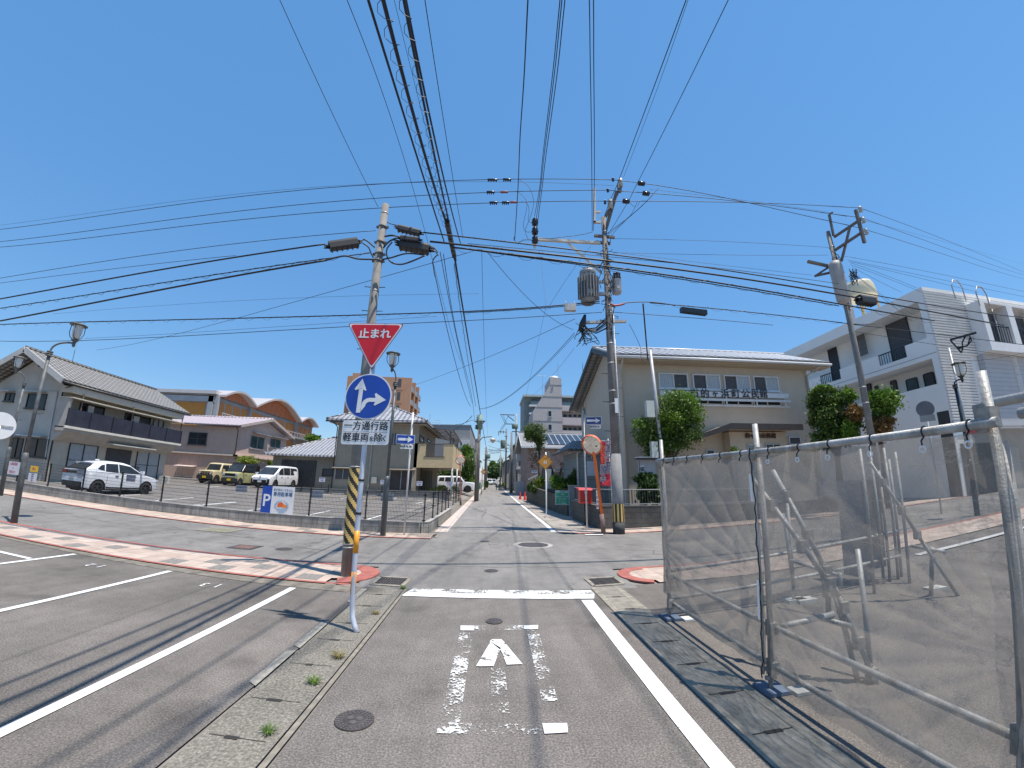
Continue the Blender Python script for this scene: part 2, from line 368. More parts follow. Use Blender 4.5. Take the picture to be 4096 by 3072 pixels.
struct(sheet(([(30,-8),(30,yri(30))],[(2.25,-8),(2.25,7.2)]),.0,2).build('work_yard',A_LOT))
mb=sheet(([(-45,yo(-45)),(-20,yo(-20)),(-2.2,8.62)],[(-45,yk(-45)),(-20,yk(-20)),(-2.2,yk(-2.2))]),.004,1.6)
m2=sheet(([(-2.2,7.0),(2.6,7.0)],[(-2.2,14.4),(2.6,14.4)]),.004,1.0)
m3=sheet(([(2.6,8.54),(20,yro(20)),(45,yro(45))],[(2.6,14.0),(20,yrf(20)),(45,yrf(45))]),.004,1.6)
for q in(m2,m3):mb.add(q.v,q.f)
cross=struct(mb.build('crossroad',A_CROSS))
street=struct(sheet(([(2.75,14.38),(2.9,40),(3.2,140)],[(-1.62,14.38),(-1.5,40),(-1.1,140)]),.002,2).build('street',A_FAR))
struct(sheet(([(-2.2,20.6),(-2.2,60)],[(-30,20.6),(-30,60)]),.0,2.2).build('car_park_surface_back',A_PARK))
struct(sheet(([(-2.2,yw(-2.2)+.1),(-2.2,20.6)],[(-30,yw(-30)+.1),(-30,20.6)]),.0,1.5).build('car_park_surface',A_PARK))
PAV=brick('pavement_tiles',(.43,.325,.265),(.47,.385,.32),(.29,.235,.195),.42,.42,.012,.22,0,.3)
DTILE=mat('dark_paving_tile',(.215,.195,.175),.85,.25,14)
RED=brick('red_kerb_brick',(.33,.085,.07),(.40,.12,.09),(.26,.15,.12),.21,.11,.008,.22,.5,.3)
KC=mat('worn_kerb_concrete',(.18,.16,.128),.92,.35,6,bmp=.5,bscale=50,streak=.0)
def strip(name,f0,f1,x0,x1,lift,m,parent=None,n=10,kind=True,th=0):
 X=[x0+(x1-x0)*i/n for i in range(n+1)]
 mb=sheet(([(x,f0(x))for x in X],[(x,f1(x))for x in X]),lift,.9)
 if parent is not None:return mb.build(name,m,parent)
 o=mb.build(name,m);return struct(o)
KH=.02
pav1=strip('pavement',lambda x:yo(x)-.13,yi,-30,-2.75,KH,PAV)
strip('kerb_brick',yo,lambda x:yo(x)-.13,-30,-2.75,KH+.004,RED,pav1)
strip('inner_brick_line',yi,lambda x:yi(x)-.09,-30,-2.3,KH+.002,RED,pav1)
strip('edge_concrete',lambda x:yi(x)-.09,yl,-30,-2.2,.006,KC,pav1)
pav2=strip('pavement_far',lambda x:yw(x)-.0,lambda x:yk(x)+.12,-30,-1.75,KH,PAV)
strip('kerb_brick',lambda x:yk(x)+.12,yk,-30,-1.75,KH+.004,RED,pav2)
pav3=strip('pavement_right',yri,lambda x:yro(x)-.13,3.1,40,KH,PAV)
strip('kerb_brick',lambda x:yro(x)-.13,yro,3.1,40,KH+.004,RED,pav3)
strip('white_edge_line',lambda x:yri(x)-.75,lambda x:yri(x)-.6,9,30,.008,paint('line_paint_right',(.6,.6,.58),.3),pav3)
pav4=strip('pavement_far_right',yrf,lambda x:yrf(x)+1.25,3.0,45,KH,PAV)
strip('kerb_brick',yrf,lambda x:yrf(x)+.12,3.0,45,KH+.004,RED,pav4)
def capring(name,c,r0,r1,a0,a1,parent,m,lift,sx=1):
 mb=MB();n=16
 for i in range(n):
  t0=R(a0+(a1-a0)*i/n);t1=R(a0+(a1-a0)*(i+1)/n)
  P=[(c[0]+sx*r*math.cos(t),c[1]+r*math.sin(t))for r,t in((r0,t0),(r1,t0),(r1,t1),(r0,t1))]
  mb.quad(*[(x,y,gz(x,y)+lift)for x,y in P])
  if r0>0:mb.quad(*[(c[0]+sx*r1*math.cos(t),c[1]+r1*math.sin(t),z)for t,z in((t0,0),(t1,0),(t1,lift),(t0,lift))])
 return mb.build(name,m,parent)
capring('corner_brick',(-2.78,7.88),.42,.76,-72,92,pav1,RED,KH+.006)
capring('corner_tiles',(-2.78,7.88),.0,.42,-90,92,pav1,PAV,KH+.001)
capring('corner_brick',(3.22,7.9),.45,.68,92,250,pav3,RED,KH+.006)
capring('corner_tiles',(3.22,7.9),.0,.45,85,270,pav3,PAV,KH+.001)
rnd=random.Random(3)
def tile(mb,x,f0,f1,lift=KH+.003,s=.40):
 q=[]
 for dx,dy in((0,0),(s,0),(s,1),(0,1)):
  xx=x+dx;y=f0(xx)+(f1(xx)-f0(xx))*dy;q.append((xx,y,gz(xx,y)+lift))
 mb.quad(*q)
mb=MB()
for px_,k in((330,2),(395,1),(455,0),(1040,2),(860,3),(1160,2),(1310,1),(1470,0),(1700,3),(1850,2),(340,0),(130,1),(30,1),(230,1)):
 gx,gy,_=G(px_*.6329,2000+.6329*{0:262,1:205,2:205,3:330}[k])
for x,k in((-8.9,0),(-8.2,1),(-7.5,2),(-6.25,0),(-5.55,1),(-4.9,2),(-5.15,0),(-4.5,1),(-3.9,2),(-3.35,0),(-2.95,1),(-10.4,0),(-9.8,1),(-11.9,1),(-11.3,2),(-13.1,0),(-14.3,1),(-15.3,2)):
 tile(mb,x,lambda t,k=k:yi(t)+.06+k*.42,lambda t,k=k:yi(t)+.46+k*.42)
mb.build('dark_tile',DTILE,pav1)
mb=MB()
for x,k in((-10.1,0),(-9.2,1),(-8.2,0),(-6.3,1),(-5.9,0),(-4.2,1),(-3.6,0),(-2.6,1),(-12.3,0),(-13.4,1),(-15.2,0),(-17,1)):
 tile(mb,x,lambda t,k=k:yk(t)+.16+k*.42,lambda t,k=k:yk(t)+.56+k*.42)
mb.build('dark_tile',DTILE,pav2)
def rib(name,L,Rr,m,lift=.006,parent=None,seg=.5):
 o=sheet((L,Rr),lift,seg).build(name,m,parent)
 return o if parent is not None else struct(o)
GUTM=asphalt('gutter_aggregate',.20,(1.0,.92,.78),42,.25)
gut=rib('gutter_cover',[(-1.42,-8),(-1.36,6.95)],[(-1.86,-8),(-1.93,7.05)],GUTM,.008)
mb=MB()
for k in range(26):
 y=6.6-k*.64;y+=.05*math.sin(k*2.3);mb.box(-1.86,y,.0085,-1.45,y+.008,.0105);mb.box(-1.72+.02*math.sin(k*5),y-.02,.0095,-1.62+.03*math.sin(k*3),y+.018,.0125)
mb.build('cover_joint',mat('joint_black',(.03,.028,.025),.9,.2),gut)
CHIP=mat('chippy_concrete',(.26,.235,.19),.95,.3,9,bmp=.6,bscale=40)
for ya,yb in((3.55,4.35),(4.42,5.25),(6.1,6.9)):rib('cover_lip',[(-1.93,ya),(-1.94,yb)],[(-2.02,ya+.06),(-2.03,yb)],mat('pale_lip',(.36,.325,.265),.95,.3,14,bmp=.6,bscale=40),.010,gut)
rib('cover_lip',[(-1.36,-8),(-1.30,7.0)],[(-1.405,-8),(-1.345,7.0)],mat('dull_lip',(.23,.205,.165),.95,.3,9,bmp=.6,bscale=40),.010,gut)
gut2=rib('gutter_cover_right',[(2.2,-8),(2.2,7.1)],[(1.87,-8),(1.87,7.1)],mat('gutter_concrete',(.235,.215,.18),.92,.3,5,bmp=.4),.008)
for a,b in(((2.3,-8),(2.2,-8)),((1.87,-8),(1.78,-8))):
 rib('cover_lip',[(a[0],-8),(a[0],7.12)],[(b[0],-8),(b[0],7.12)],CHIP,.011,gut2)
mb=MB()
for k in range(24):
 y=6.5-k*.62;mb.box(1.87,y,.0085,2.2,y+.012,.0105);mb.box(1.97,y-.02,.0095,2.11,y+.02,.0125)
mb.build('cover_joint',MATS['joint_black'],gut2)
gt=rib('street_gutter',[(-1.40,14.3),(-1.2,60),(-.9,140)],[(-1.85,14.3),(-1.6,60),(-1.3,140)],brick('gutter_tiles',(.50,.42,.38),(.55,.47,.42),(.3,.26,.23),.5,.3,.012,.2,0),.010)
rib('verge_left',[(-1.85,14.3),(-1.6,60)],[(-2.3,14.3),(-2.6,60)],KC,.008)
rib('verge_right',[(4.6,14.6),(3.5,36),(3.4,90)],[(2.55,14.4),(2.55,36),(2.75,90)],mat('old_pavement',(.3,.27,.24),.93,.35,1.5,bmp=.5,bscale=18),.012,None,1)
PW=paint('road_paint',(.78,.78,.77),.27,26,1.5);PWORN=paint('worn_road_paint',(.72,.72,.70),.50,34,3.5);PVW=paint('very_worn_paint',(.70,.70,.68),.572,36,3)
def mark(L,Rr,m,parent,name='marking',lift=.009):return rib(name,L,Rr,m,lift,parent,.8)
def bar_(x0,y0,x1,y1,w,m,parent,lift=.009,name='marking'):
 d=Vector((x1-x0,y1-y0)).normalized();n=Vector((-d.y,d.x))*w/2
 return mark([(x0+n.x,y0+n.y),(x1+n.x,y1+n.y)],[(x0-n.x,y0-n.y),(x1-n.x,y1-n.y)],m,parent,name,lift)
mark([(-1.27,6.80),(1.74,6.70)],[(-1.31,6.58),(1.67,6.45)],PW,lane,'stop_line',.010)
mark([(-1.2,7.03),(1.74,6.93)],[(-1.27,6.80),(1.74,6.70)],paint('half_worn_paint',(.74,.74,.72),.47,30,4),lane,'stop_line',.0105)
mark([(1.45,6.38),(1.40,2.5),(1.33,-6)],[(1.63,6.38),(1.55,2.5),(1.5,-6)],PW,lane,'edge_line')
mark([(-.31,5.31),(.66,5.33)],[(-.30,5.15),(.64,5.19)],PWORN,lane,'road_letter')
mark([(-.31,5.31),(-.15,5.31)],[(-.30,5.15),(-.14,5.15)],PW,lane,'road_letter',.0105)
mark([(.48,5.32),(.66,5.33)],[(.47,5.19),(.64,5.19)],PW,lane,'road_letter',.0105)
mark([(-.30,5.14),(-.33,3.2)],[(-.15,5.14),(-.18,3.2)],PVW,lane,'road_letter')
mark([(.50,5.18),(.48,4.2),(.47,3.5)],[(.64,5.18),(.62,4.2),(.60,3.5)],PVW,lane,'road_letter')
mark([(-.34,3.2),(.45,3.17)],[(-.33,3.06),(.44,3.04)],PVW,lane,'road_letter')
mark([(.43,3.175),(.615,3.165)],[(.43,3.04),(.60,3.045)],PW,lane,'road_letter',.0105)
mark([(.06,4.15),(.05,3.33)],[(.19,4.15),(.20,3.33)],PVW,lane,'road_letter')
q=MB();z=.0112
q.quad((.06,4.80,z),(-.085,4.17,z),(.085,4.175,z),(.135,4.45,z),(.17,4.62,z));q.quad((.05,4.81,z),(.17,4.55,z),(.215,4.205,z),(.37,4.215,z),(.21,4.80,z),(.18,4.87,z),(.08,4.87,z))
q.build('road_letter',paint('letter_paint',(.78,.78,.76),.40,30,5),lane)
pl=bpy.data.objects['near_parking_lot']
bar_(-3.1,6.72,-3.1,-3,.11,PW,pl);bar_(-5.55,7.02,-5.62,-3,.10,PW,pl);bar_(-7.95,7.28,-8.05,-3,.10,PW,pl)
bar_(-8.06,6.45,-11.2,6.75,.10,PW,pl);bar_(-10.45,5.2,-10.5,-3,.1,PW,pl)
def digits(s,x,y,sz,par):
 m=MB();text(s,sz,(x,y,.0),(-1,-.08,0),(.08,-1,0),m,.0,1.9,.8,0);m.v=[(a,b,.012)for a,b,c in m.v];m.f=[f[::-1]for f in m.f]
 m.build('bay_number',PW,par)
digits('13',-4.33,6.44,.30,pl);digits('12',-6.82,6.7,.30,pl)
rl=mark([(2.28,14.7),(2.33,17),(2.35,33),(2.6,78),(2.75,120)],[(2.45,14.7),(2.48,17),(2.50,33),(2.75,78),(2.9,120)],PW,street,'edge_line')
mark([(3.25,13.62),(3.9,13.7)],[(3.3,13.8),(3.95,13.88)],PW,street,'edge_line',.03)
cp=bpy.data.objects['car_park_surface'];cb=bpy.data.objects['car_park_surface_back']
Z1=lambda x,y:(x*.4973,1200+.4973*y);ZD=lambda x,y:(750+.27125*x,1780+.27125*y);ZE=lambda x,y:(1300+.27125*x,1650+.27125*y)
for a,b in((Z1(970,1575),Z1(1240,1558)),(Z1(1250,1615),Z1(1555,1590)),(Z1(1590,1655),Z1(1895,1628)),(ZD(90,890),ZD(710,843)),(ZD(860,975),ZD(1090,940)),(ZD(1740,1045),ZD(2100,970)),(ZE(600,1585),ZE(845,1515)),(ZE(1350,1345),ZE(1550,1295)),(ZD(1590,690),ZD(1700,682)),(ZD(1990,735),ZD(2150,718)),(ZE(230,1275),ZE(340,1258)),(ZE(1000,1275),ZE(1060,1262)),(ZE(0,1210),ZE(130,1195)),(ZD(280,625),ZD(480,610))):
 A,B=G(*a),G(*b);bar_(A[0],A[1],B[0],B[1],.10,PW,cp,.008)
IRON=mat('cast_iron',(.085,.075,.07),.6,.3,20,metal=.4,bmp=.4,bscale=80)
def manhole(x,y,r,label,rim=None,style=0,sx=1):
 t=thing('manhole_cover',(x,y,gz(x,y)),label,'manhole cover','round iron covers in the roadway')
 z=gz(x,y)+.006
 if rim:MB().tube([(x,y,z-.003),(x,y,z+.003)],rim,32).build('concrete_collar',mat('collar_concrete',(.33,.31,.28),.9,.2),t)
 MB().tube([(x,y,z-.002),(x,y,z+.005)],r,36).build('lid',IRON,t)
 mb=MB()
 if style==1:
  for rr,n_,w in((.92,30,.05),(.78,24,.05),(.64,18,.05)):
   for k in range(n_):
    a=2*math.pi*k/n_;b=a+2*math.pi/n_*.62
    mb.quad(*[(x+q*r*math.cos(c),y+q*r*math.sin(c),z+.0075)for q,c in((rr-w,a),(rr+w,a),(rr+w,b),(rr-w,b))])
  for k in range(3):
   a=2*math.pi*k/3+.5;mb.tube([(x+r*.3*math.cos(a)*.9,y+r*.3*math.sin(a)*.9,z+.005),(x+r*.3*math.cos(a)*.9,y+r*.3*math.sin(a)*.9,z+.0085)],r*.17,14)
 elif style==2:
  for i in range(-7,8):
   w=math.sqrt(max(0,1-(i/8)**2))*r*.9;mb.box(x-w,y+i*r/8-.012*r/.3,z+.004,x+w,y+i*r/8+.012*r/.3,z+.009)
 else:
  for k in range(5):
   a=2*math.pi*k/5;mb.bar((x,y,z+.006),(x+r*.75*math.cos(a),y+r*.75*math.sin(a),z+.006),.02,.005)
  for rr in(.85,.6):
   for k in range(20):
    a=2*math.pi*k/20;mb.obox((x+rr*r*math.cos(a),y+rr*r*math.sin(a),z+.006),(math.cos(a),math.sin(a),0),(-math.sin(a),math.cos(a),0),(0,0,1),.02,r*.2,.005)
 mb.build('raised_pattern',mat('worn_iron',(.15,.13,.12),.5,.2,20,metal=.4),t)
SEAM=mat('tar_seam',(.045,.043,.04),.8,.2,12)
rnd=random.Random(8)
for pts_ in(((-1.1,8.9),(.2,8.75),(1.2,8.8),(2.1,8.7)),((-8.5,10.6),(-6.4,10.2),(-4.4,10.35),(-2.6,10.0)),((3.4,10.9),(4.6,10.6),(5.6,11.2),(8,11.3)),((4.4,10.7),(4.2,10.1),(4.9,9.6)),((-1.0,14.1),(.3,14.0),(1.6,14.1)),((-.3,20),(-.1,24),(-.4,29)),((-13,11.6),(-10,11.3),(-8.6,11.7),(-6.2,11.2)),((.9,14.3),(1.1,18),(.8,23))):
 P=[]
 for(xa,ya),(xb,yb)in zip(pts_,pts_[1:]):
  n=max(3,int(math.dist((xa,ya),(xb,yb))/.16))
  for k in range(n):t_=k/n;x=xa+(xb-xa)*t_+rnd.gauss(0,.03);y=ya+(yb-ya)*t_+rnd.gauss(0,.03);P.append((x,y,gz(x,y)+.0055))
 mb=MB();
 for a,b in zip(P,P[1:]):w=rnd.uniform(.006,.014);mb.bar(a,b,w,.002)
 mb.build('crack',SEAM,cross if pts_[0][1]<14.2 else street)
manhole(-.955,3.18,.145,'ornate round iron cover in the near lane, lower left',None,1)
manhole(.11,5.49,.11,'small round iron cover just above the worn road letters',None,0)
manhole(1.30,11.73,.43,'large round iron cover with a concrete collar in the middle of the junction',.56,2)
manhole(.087,8.43,.14,'small round iron cover in the road under the wire shadows beyond the stop line',None,0)
manhole(-.08,12.3,.14,'small pale round iron cover left of the large cover in the junction',None,0)
manhole(*G(1795*.6329,2000+312*.6329)[:2],.2,'round iron cover in the left cross street right of the square one',None,0)
manhole(-.85,25.2,.22,'round iron cover far along the left side of the street ahead',.3,0)
def grate(P,label,bars=10,along=0,m=None,frame=.05):
 cx=sum(p[0]for p in P)/4;cy=sum(p[1]for p in P)/4;t=thing('drain_grate',(cx,cy,gz(cx,cy)),label,'drain grate')
 A,B,C,D=[Vector((p[0],p[1],gz(*p)+.012))for p in P]
 mb=MB();
 for a,b in((A,B),(B,C),(C,D),(D,A)):mb.bar(a,b,.07,.02)
 mb.build('frame',CHIP,t);mb=MB();mb.quad(A-Vector((0,0,.008)),B-Vector((0,0,.008)),C-Vector((0,0,.008)),D-Vector((0,0,.008)))
 mb.build('pit',mat('pit_black',(.02,.02,.02),.9,.1),t);mb=MB()
 for k in range(1,bars):
  s=k/bars
  if along:mb.bar(A.lerp(D,s),B.lerp(C,s),.022,.016)
  else:mb.bar(A.lerp(B,s),D.lerp(C,s),.022,.016)
 for s in(.25,.5,.75):
  if along:mb.bar(A.lerp(B,s),D.lerp(C,s),.014,.014)
  else:mb.bar(A.lerp(D,s),B.lerp(C,s),.014,.014)
 mb.build('bars',IRON,t)
grate(((-1.95,7.74),(-1.38,7.69),(-1.42,7.12),(-1.95,7.18)),'iron drain grate beside the left red brick corner',12)
grate(((1.84,7.72),(2.42,7.8),(2.42,7.28),(1.86,7.18)),'iron drain grate beside the right red brick corner',12,1)
grate(((-2.24,13.6),(-1.6,13.65),(-1.63,12.97),(-2.2,12.95)),'iron drain grate at the far left corner of the junction below the fence',8)
P0=G(1550*.6329,2000+300*.6329)
t=thing('square_hatch',(P0[0],P0[1],P0[2]),'square rusty iron hatch in the left cross street','hatch')
mb=MB();mb.box(P0[0]-.32,P0[1]-.3,P0[2]+.004,P0[0]+.32,P0[1]+.3,P0[2]+.012);mb.build('lid',IRON,t)
mb=MB();mb.box(P0[0]-.22,P0[1]-.2,P0[2]+.0125,P0[0]+.22,P0[1]+.2,P0[2]+.016);mb.build('panel',mat('rusty_iron',(.16,.09,.07),.8,.3,20),t)
P0=G(*ZD(480,1255));t=thing('square_hatch',P0,'square concrete framed hatch at the far kerb of the left cross street','hatch')
MB().box(P0[0]-.5,P0[1]-.45,P0[2]+.004,P0[0]+.5,P0[1]+.45,P0[2]+.011).build('frame',CHIP,t)
MB().box(P0[0]-.38,P0[1]-.33,P0[2]+.0115,P0[0]+.38,P0[1]+.33,P0[2]+.015).build('lid',mat('moss_lid',(.2,.19,.13),.9,.2),t)
def weed(x,y,s,label,m,n=90,z=0):
 rnd=random.Random(int(x*100+y*10));mb=MB();z=gz(x,y)+.005
 for i in range(n):
  a=rnd.uniform(0,6.28);l=s*rnd.uniform(.4,1.15);r0=s*.45*rnd.random();b=Vector((x+r0*math.cos(a),y+r0*math.sin(a),z));d=Vector((math.cos(a),math.sin(a),0))
  w=Vector((-math.sin(a),math.cos(a),0))*s*.03;m_=b+d*l*.35+Vector((0,0,l*.55));e=b+d*l*.95+Vector((0,0,l*.6))
  mb.add([b-w,b+w,m_+w,m_-w,e],[(0,1,2,3),(3,2,4)])
 return tag(mb.build('weed_tuft',m),label,'weed','grass tufts in the gutter joints')
GR=leafmat('grass_green',(.05,.10,.015),(.22,.34,.06),12);GD=leafmat('grass_dry',(.18,.14,.05),(.42,.36,.14),12)
Z5=lambda x,y:(.6329*x,2000+.6329*y);Z6=lambda x,y:(1300+.6329*x,2022+.6329*y)
for p,s,l,m in((Z5(1695,1480),.07,'green tuft nearest the bottom of the left gutter',GR),(Z5(1985,1165),.085,'bright green tuft in the left gutter, middle of the three',GR),(Z5(2140,1000),.09,'dry yellowish tuft in the left gutter below the sign post',GD),(Z6(320,690),.07,'small dry tuft behind the foot of the stop sign post',GD),(Z6(495,528),.07,'green tuft at the left end of the stop line',GR),(Z6(285,160),.16,'green tuft at the foot of the block wall left of the dark lamp post',GR),(Z6(75,150),.13,'low green tuft at the foot of the block wall by the striped pole',GR)):
 g=G(*p);weed(g[0],g[1],s,l,m)
X3,Y3,Z3v=Vector((1,0,0)),Vector((0,1,0)),Vector((0,0,1))
REDS=mat('sign_red',(.62,.012,.02),.35,.06);BLUES=mat('sign_blue',(.01,.06,.36),.35,.08);SWH=mat('sign_white',(.74,.74,.74),.4,.04)
INK=mat('sign_ink',(.02,.02,.022),.5,.1);ORNG=mat('orange_paint',(.80,.16,.03),.45,.12,streak=.1);YEL=mat('yellow_paint',(.72,.42,.03),.5,.12)
PALEP=mat('pale_post',(.55,.58,.66),.4,.08,5,metal=.2,streak=.15)
def rounded(c,right,up,w,h,r,n=6):
 pts=[]
 for sx,sy,a0 in((1,1,0),(-1,1,90),(-1,-1,180),(1,-1,270)):
  for k in range(n+1):
   a=R(a0+90*k/n);pts.append(Vector(c)+right*(sx*(w/2-r)+r*math.cos(a))+up*(sy*(h/2-r)+r*math.sin(a)))
 return pts
def plate(mb,c,right,up,w,h,r,th=.004,off=0):
 n=right.cross(up);mb.prism([p+n*off for p in rounded(c,right,up,w,h,r)],n*th)
def arrow(mb,c,right,up,L,w,hw,hl,off):
 n=right.cross(up);c=Vector(c)+n*off
 P=[(-L/2,-w/2),(L/2-hl,-w/2),(L/2-hl-.02,-hw/2),(L/2,0),(L/2-hl-.02,hw/2),(L/2-hl,w/2),(-L/2,w/2)]
 mb.quad(*[c+right*a+up*b for a,b in P])
bx,by=-1.60,5.02
t=thing('sign_post',(-1.53,5.01,0),'pale post with red stop triangle, round blue arrow sign and white plate','road sign')
mb=MB();mb.m=0;base=Vector((-1.49,4.98,.0));top=Vector((-1.60,5.06,3.85))
pts=[base,Vector((-1.535,5.0,.07)),Vector((-1.575,5.03,.17)),Vector((-1.588,5.045,.30)),Vector((-1.59,5.05,.45))]
mb.tube(pts+[Vector((-1.592,5.055,z))for z in(1.2,2.2,3.82)],.031,14);mb.build('pole',PALEP,t)
for a,b in((.42,.68),(.90,1.16)):mb=MB();mb.tube([(-1.591,5.052,a),(-1.591,5.053,b)],.0325,14);mb.build('orange_band',mat('reflective_orange',(.85,.33,.02),.4,.08),t)
for z in(1.75,1.35,3.0,3.5,2.45):mb=MB();mb.tube([(-1.592,5.055,z),(-1.592,5.055,z+.03)],.036,12);mb.build('clamp',BLACK(),t)
rt=Vector((1,-.05,0)).normalized();upv=Z3v;nn=rt.cross(upv)
C0=Vector((-1.592,5.0,0))
tri=lambda k,cz,off:[C0+Vector((0,0,cz))+nn*off+rt*a*k+upv*b*k for a,b in((0,-.36),)]
def tripoly(s,cz,off,rr=.035):
 V=[Vector((-.375,.215)),Vector((0,-.425)),Vector((.375,.215))];cen=Vector((0,.0));out=[]
 V=[cen+(v-cen)*s for v in V]
 for i in range(3):
  p,c,q=V[i-1],V[i],V[(i+1)%3];d1=(p-c).normalized();d2=(q-c).normalized()
  for k in range(7):
   s_=k/6;a=c+d1*rr*1.6*(1-s_)**2+d2*rr*1.6*s_**2;out.append(C0+Vector((0,0,cz))+nn*off+rt*a.x+upv*a.y)
 return out
TZ=3.61
mb=MB();mb.prism(tripoly(1.0,TZ,0),nn*.004);pt=mb.build('stop_plate',SWH,t)
MB().prism(tripoly(1.035,TZ,-.003),nn*.003).build('rim',mat('maroon_rim',(.25,.02,.03),.5,.1),pt)
MB().prism(tripoly(.925,TZ,.004),nn*.003).build('red_field',REDS,pt)
mb=MB();text('止まれ',.148,C0+Vector((0,0,TZ+.062)),rt,upv,mb,.010,.96,1.0,.0055);mb.build('lettering',SWH,pt)
RZ=2.82;cr=C0+Vector((0,0,RZ))
mb=MB();mb.disc(cr,nn,.302,.005,48);pt=mb.build('round_plate',SWH,t)
MB().disc(cr+nn*.004,nn,.286,.004,48).build('blue_field',BLUES,pt)
mb=MB();o_=cr+nn*.009
mb.quad(*[o_+rt*a+upv*b for a,b in((-.135,-.215),(-.08,-.215),(-.072,.10),(-.127,.10))]);mb.quad(*[o_+rt*a+upv*b for a,b in((-.17,.08),(-.10,.105),(-.035,.07),(-.03,.085),(-.095,.235),(-.185,.095))])
a1=[(-.08,-.205)];
for k in range(9):
 s_=k/8;an=R(180-90*s_);a1.append((.02+.10*math.cos(an),-.11+.06*math.sin(an)))
outer=[(-.076,-.14)]+[(.04-.11*math.cos(R(90*k/8))-.005,-.12+.10*math.sin(R(90*k/8)))for k in range(9)]+[(.10,-.02)]
inner=[(.10,-.072)]+[(.04-.055*math.cos(R(90*(8-k)/8))-.01,-.13+.058*math.sin(R(90*(8-k)/8)))for k in range(9)]+[(-.076,-.2)]
mb.quad(*[o_+rt*a+upv*b for a,b in outer+inner]);mb.quad(*[o_+rt*a+upv*b for a,b in((.10,-.072),(.083,-.11),(.10,-.12),(.235,-.045),(.10,.045),(.085,.03),(.10,-.02))][::1])
mb.build('arrows',SWH,pt)
PZ=2.353;cp_=C0+Vector((.012,0,PZ))
mb=MB();plate(mb,cp_,rt,upv,.605,.305,.035);pt=mb.build('supplementary_plate',SWH,t)
mb=MB();text('一方通行路',.122,cp_+upv*.078,rt,upv,mb,.008,1.0,.93,.0022);text('軽車両',.118,cp_+upv*-.068-rt*.115,rt,upv,mb,.008,1.0,.95,.0022);text('を',.075,cp_+upv*-.083+rt*.088,rt,upv,mb,.008,1,1,.0015)
text('除',.118,cp_+upv*-.068+rt*.17,rt,upv,mb,.008,1,.95,.0022);text('く',.085,cp_+upv*-.08+rt*.25,rt,upv,mb,.008,1,1,.0015)
mb.quad(*[cp_+nn*.008+rt*a+upv*b for a,b in((-.28,.002),(.28,.002),(.28,.0055),(-.28,.0055))]);mb.build('lettering',INK,pt)
def pole(name,p,h,r0,r1,label,m=None,cat='utility pole',group=None,n=18,lean=(0,0)):
 t=thing(name,(p[0],p[1],p[2]if len(p)>2 else gz(p[0],p[1])),label,cat,group)
 b=Vector(t['_o']);mb=MB();mb.tube([b,b+Vector((lean[0]*.5,lean[1]*.5,h*.5)),b+Vector((lean[0],lean[1],h))],[r0,(r0+r1)/2,r1],n);mb.build('shaft',m or CONC(),t);return t
def stripe_band(t,c,z0,z1,r,tilt,n=36,parts=(YEL,),pitch=.28,name='hazard_band'):
 """yellow and black band; tilt >0 diagonal, 0 vertical"""
 mY=MB();rows=40
 mY.smooth=False
 for j in range(rows):
  for i in range(n):
   za,zb=z0+(z1-z0)*j/rows,z0+(z1-z0)*(j+1)/rows;a0,a1=2*math.pi*i/n,2*math.pi*(i+1)/n
   if tilt:ph=(za-a0*r*tilt)/pitch
   else:ph=i/(n/9.0)
   mY.m=0 if(ph%1)<.5 else 1
   mY.quad(*[(c[0]+r*math.cos(a),c[1]+r*math.sin(a),z)for a,z in((a0,za),(a1,za),(a1,zb),(a0,zb))])
 return mY.build(name,[mat('hazard_yellow',(.62,.42,.13),.6,.12,streak=.15),mat('hazard_black',(.02,.018,.016),.6,.2)],t)
pL=G(1387,2307);LX,LY=pL[0],pL[1]
t=pole('utility_pole',(LX,LY),7.85,.112,.078,'grey utility pole with diagonal black and yellow band, behind the stop sign');poleL=t
stripe_band(t,(LX,LY),.60,1.96,.1125,-1.25,72,pitch=.22)
mb=MB()
for z in(7.25,6.85,6.55,6.38):mb=MB();mb.tube([(LX,LY,z-.025),(LX,LY,z+.025)],.096,14);mb.box(LX-.135,LY-.025,z-.02,LX+.135,LY+.025,z+.02);mb.build('band_clamp',mat('clamp_dark',(.14,.13,.12),.7,.3,12,metal=.2),t)
for z in(5.75,5.2,4.35):
 for s in(-1,1):MB().cyl((LX+s*.08,LY,z),(LX+s*.22,LY-.02,z),.008,n=6).build('step_bolt',BLACK(),t)
for z in(.52,.58,1.98,5.65,7.6):mb=MB();mb.tube([(LX,LY,z),(LX,LY,z+.022)],.1155-.0042*z,18);mb.build('steel_strap',GALV(),t)
def closure(c,d,L,w,h,label,tiltz=0):
 """black cable splice closure hung under a cable"""
 d=Vector(d).normalized();c=Vector(c);t=thing('splice_closure',tuple(c),label,'cable closure','splice closures on the overhead cables')
 s=d.cross(Z3v).normalized();u=s.cross(d)
 P=lambda a,b:s*a+u*b
 prof=[(-w*.5,-h*.35),(-w*.35,-h*.5),(w*.35,-h*.5),(w*.5,-h*.35),(w*.5,h*.2),(w*.3,h*.5),(-w*.3,h*.5),(-w*.5,h*.2)]
 MB().prism([c-d*L/2+P(a,b)for a,b in prof],d*L).build('shell',mat('closure_black',(.03,.028,.028),.5,.2),t)
 mb=MB()
 for e in(-1,1):
  for q in(-.25,.25):mb.tube([c+d*e*L*.5+P(w*q,0),c+d*e*L*.68+P(w*q,0)],[w*.2,w*.07],8)
 mb.build('cable_boot',CABLE(),t);mb=MB()
 for k in range(6):q=c+d*L*(k/5-.5)*.9+P(0,-h*.52);mb.obox(q,d,s,u,.03,w*.8,.03)
 mb.build('latch',BLACK(),t)
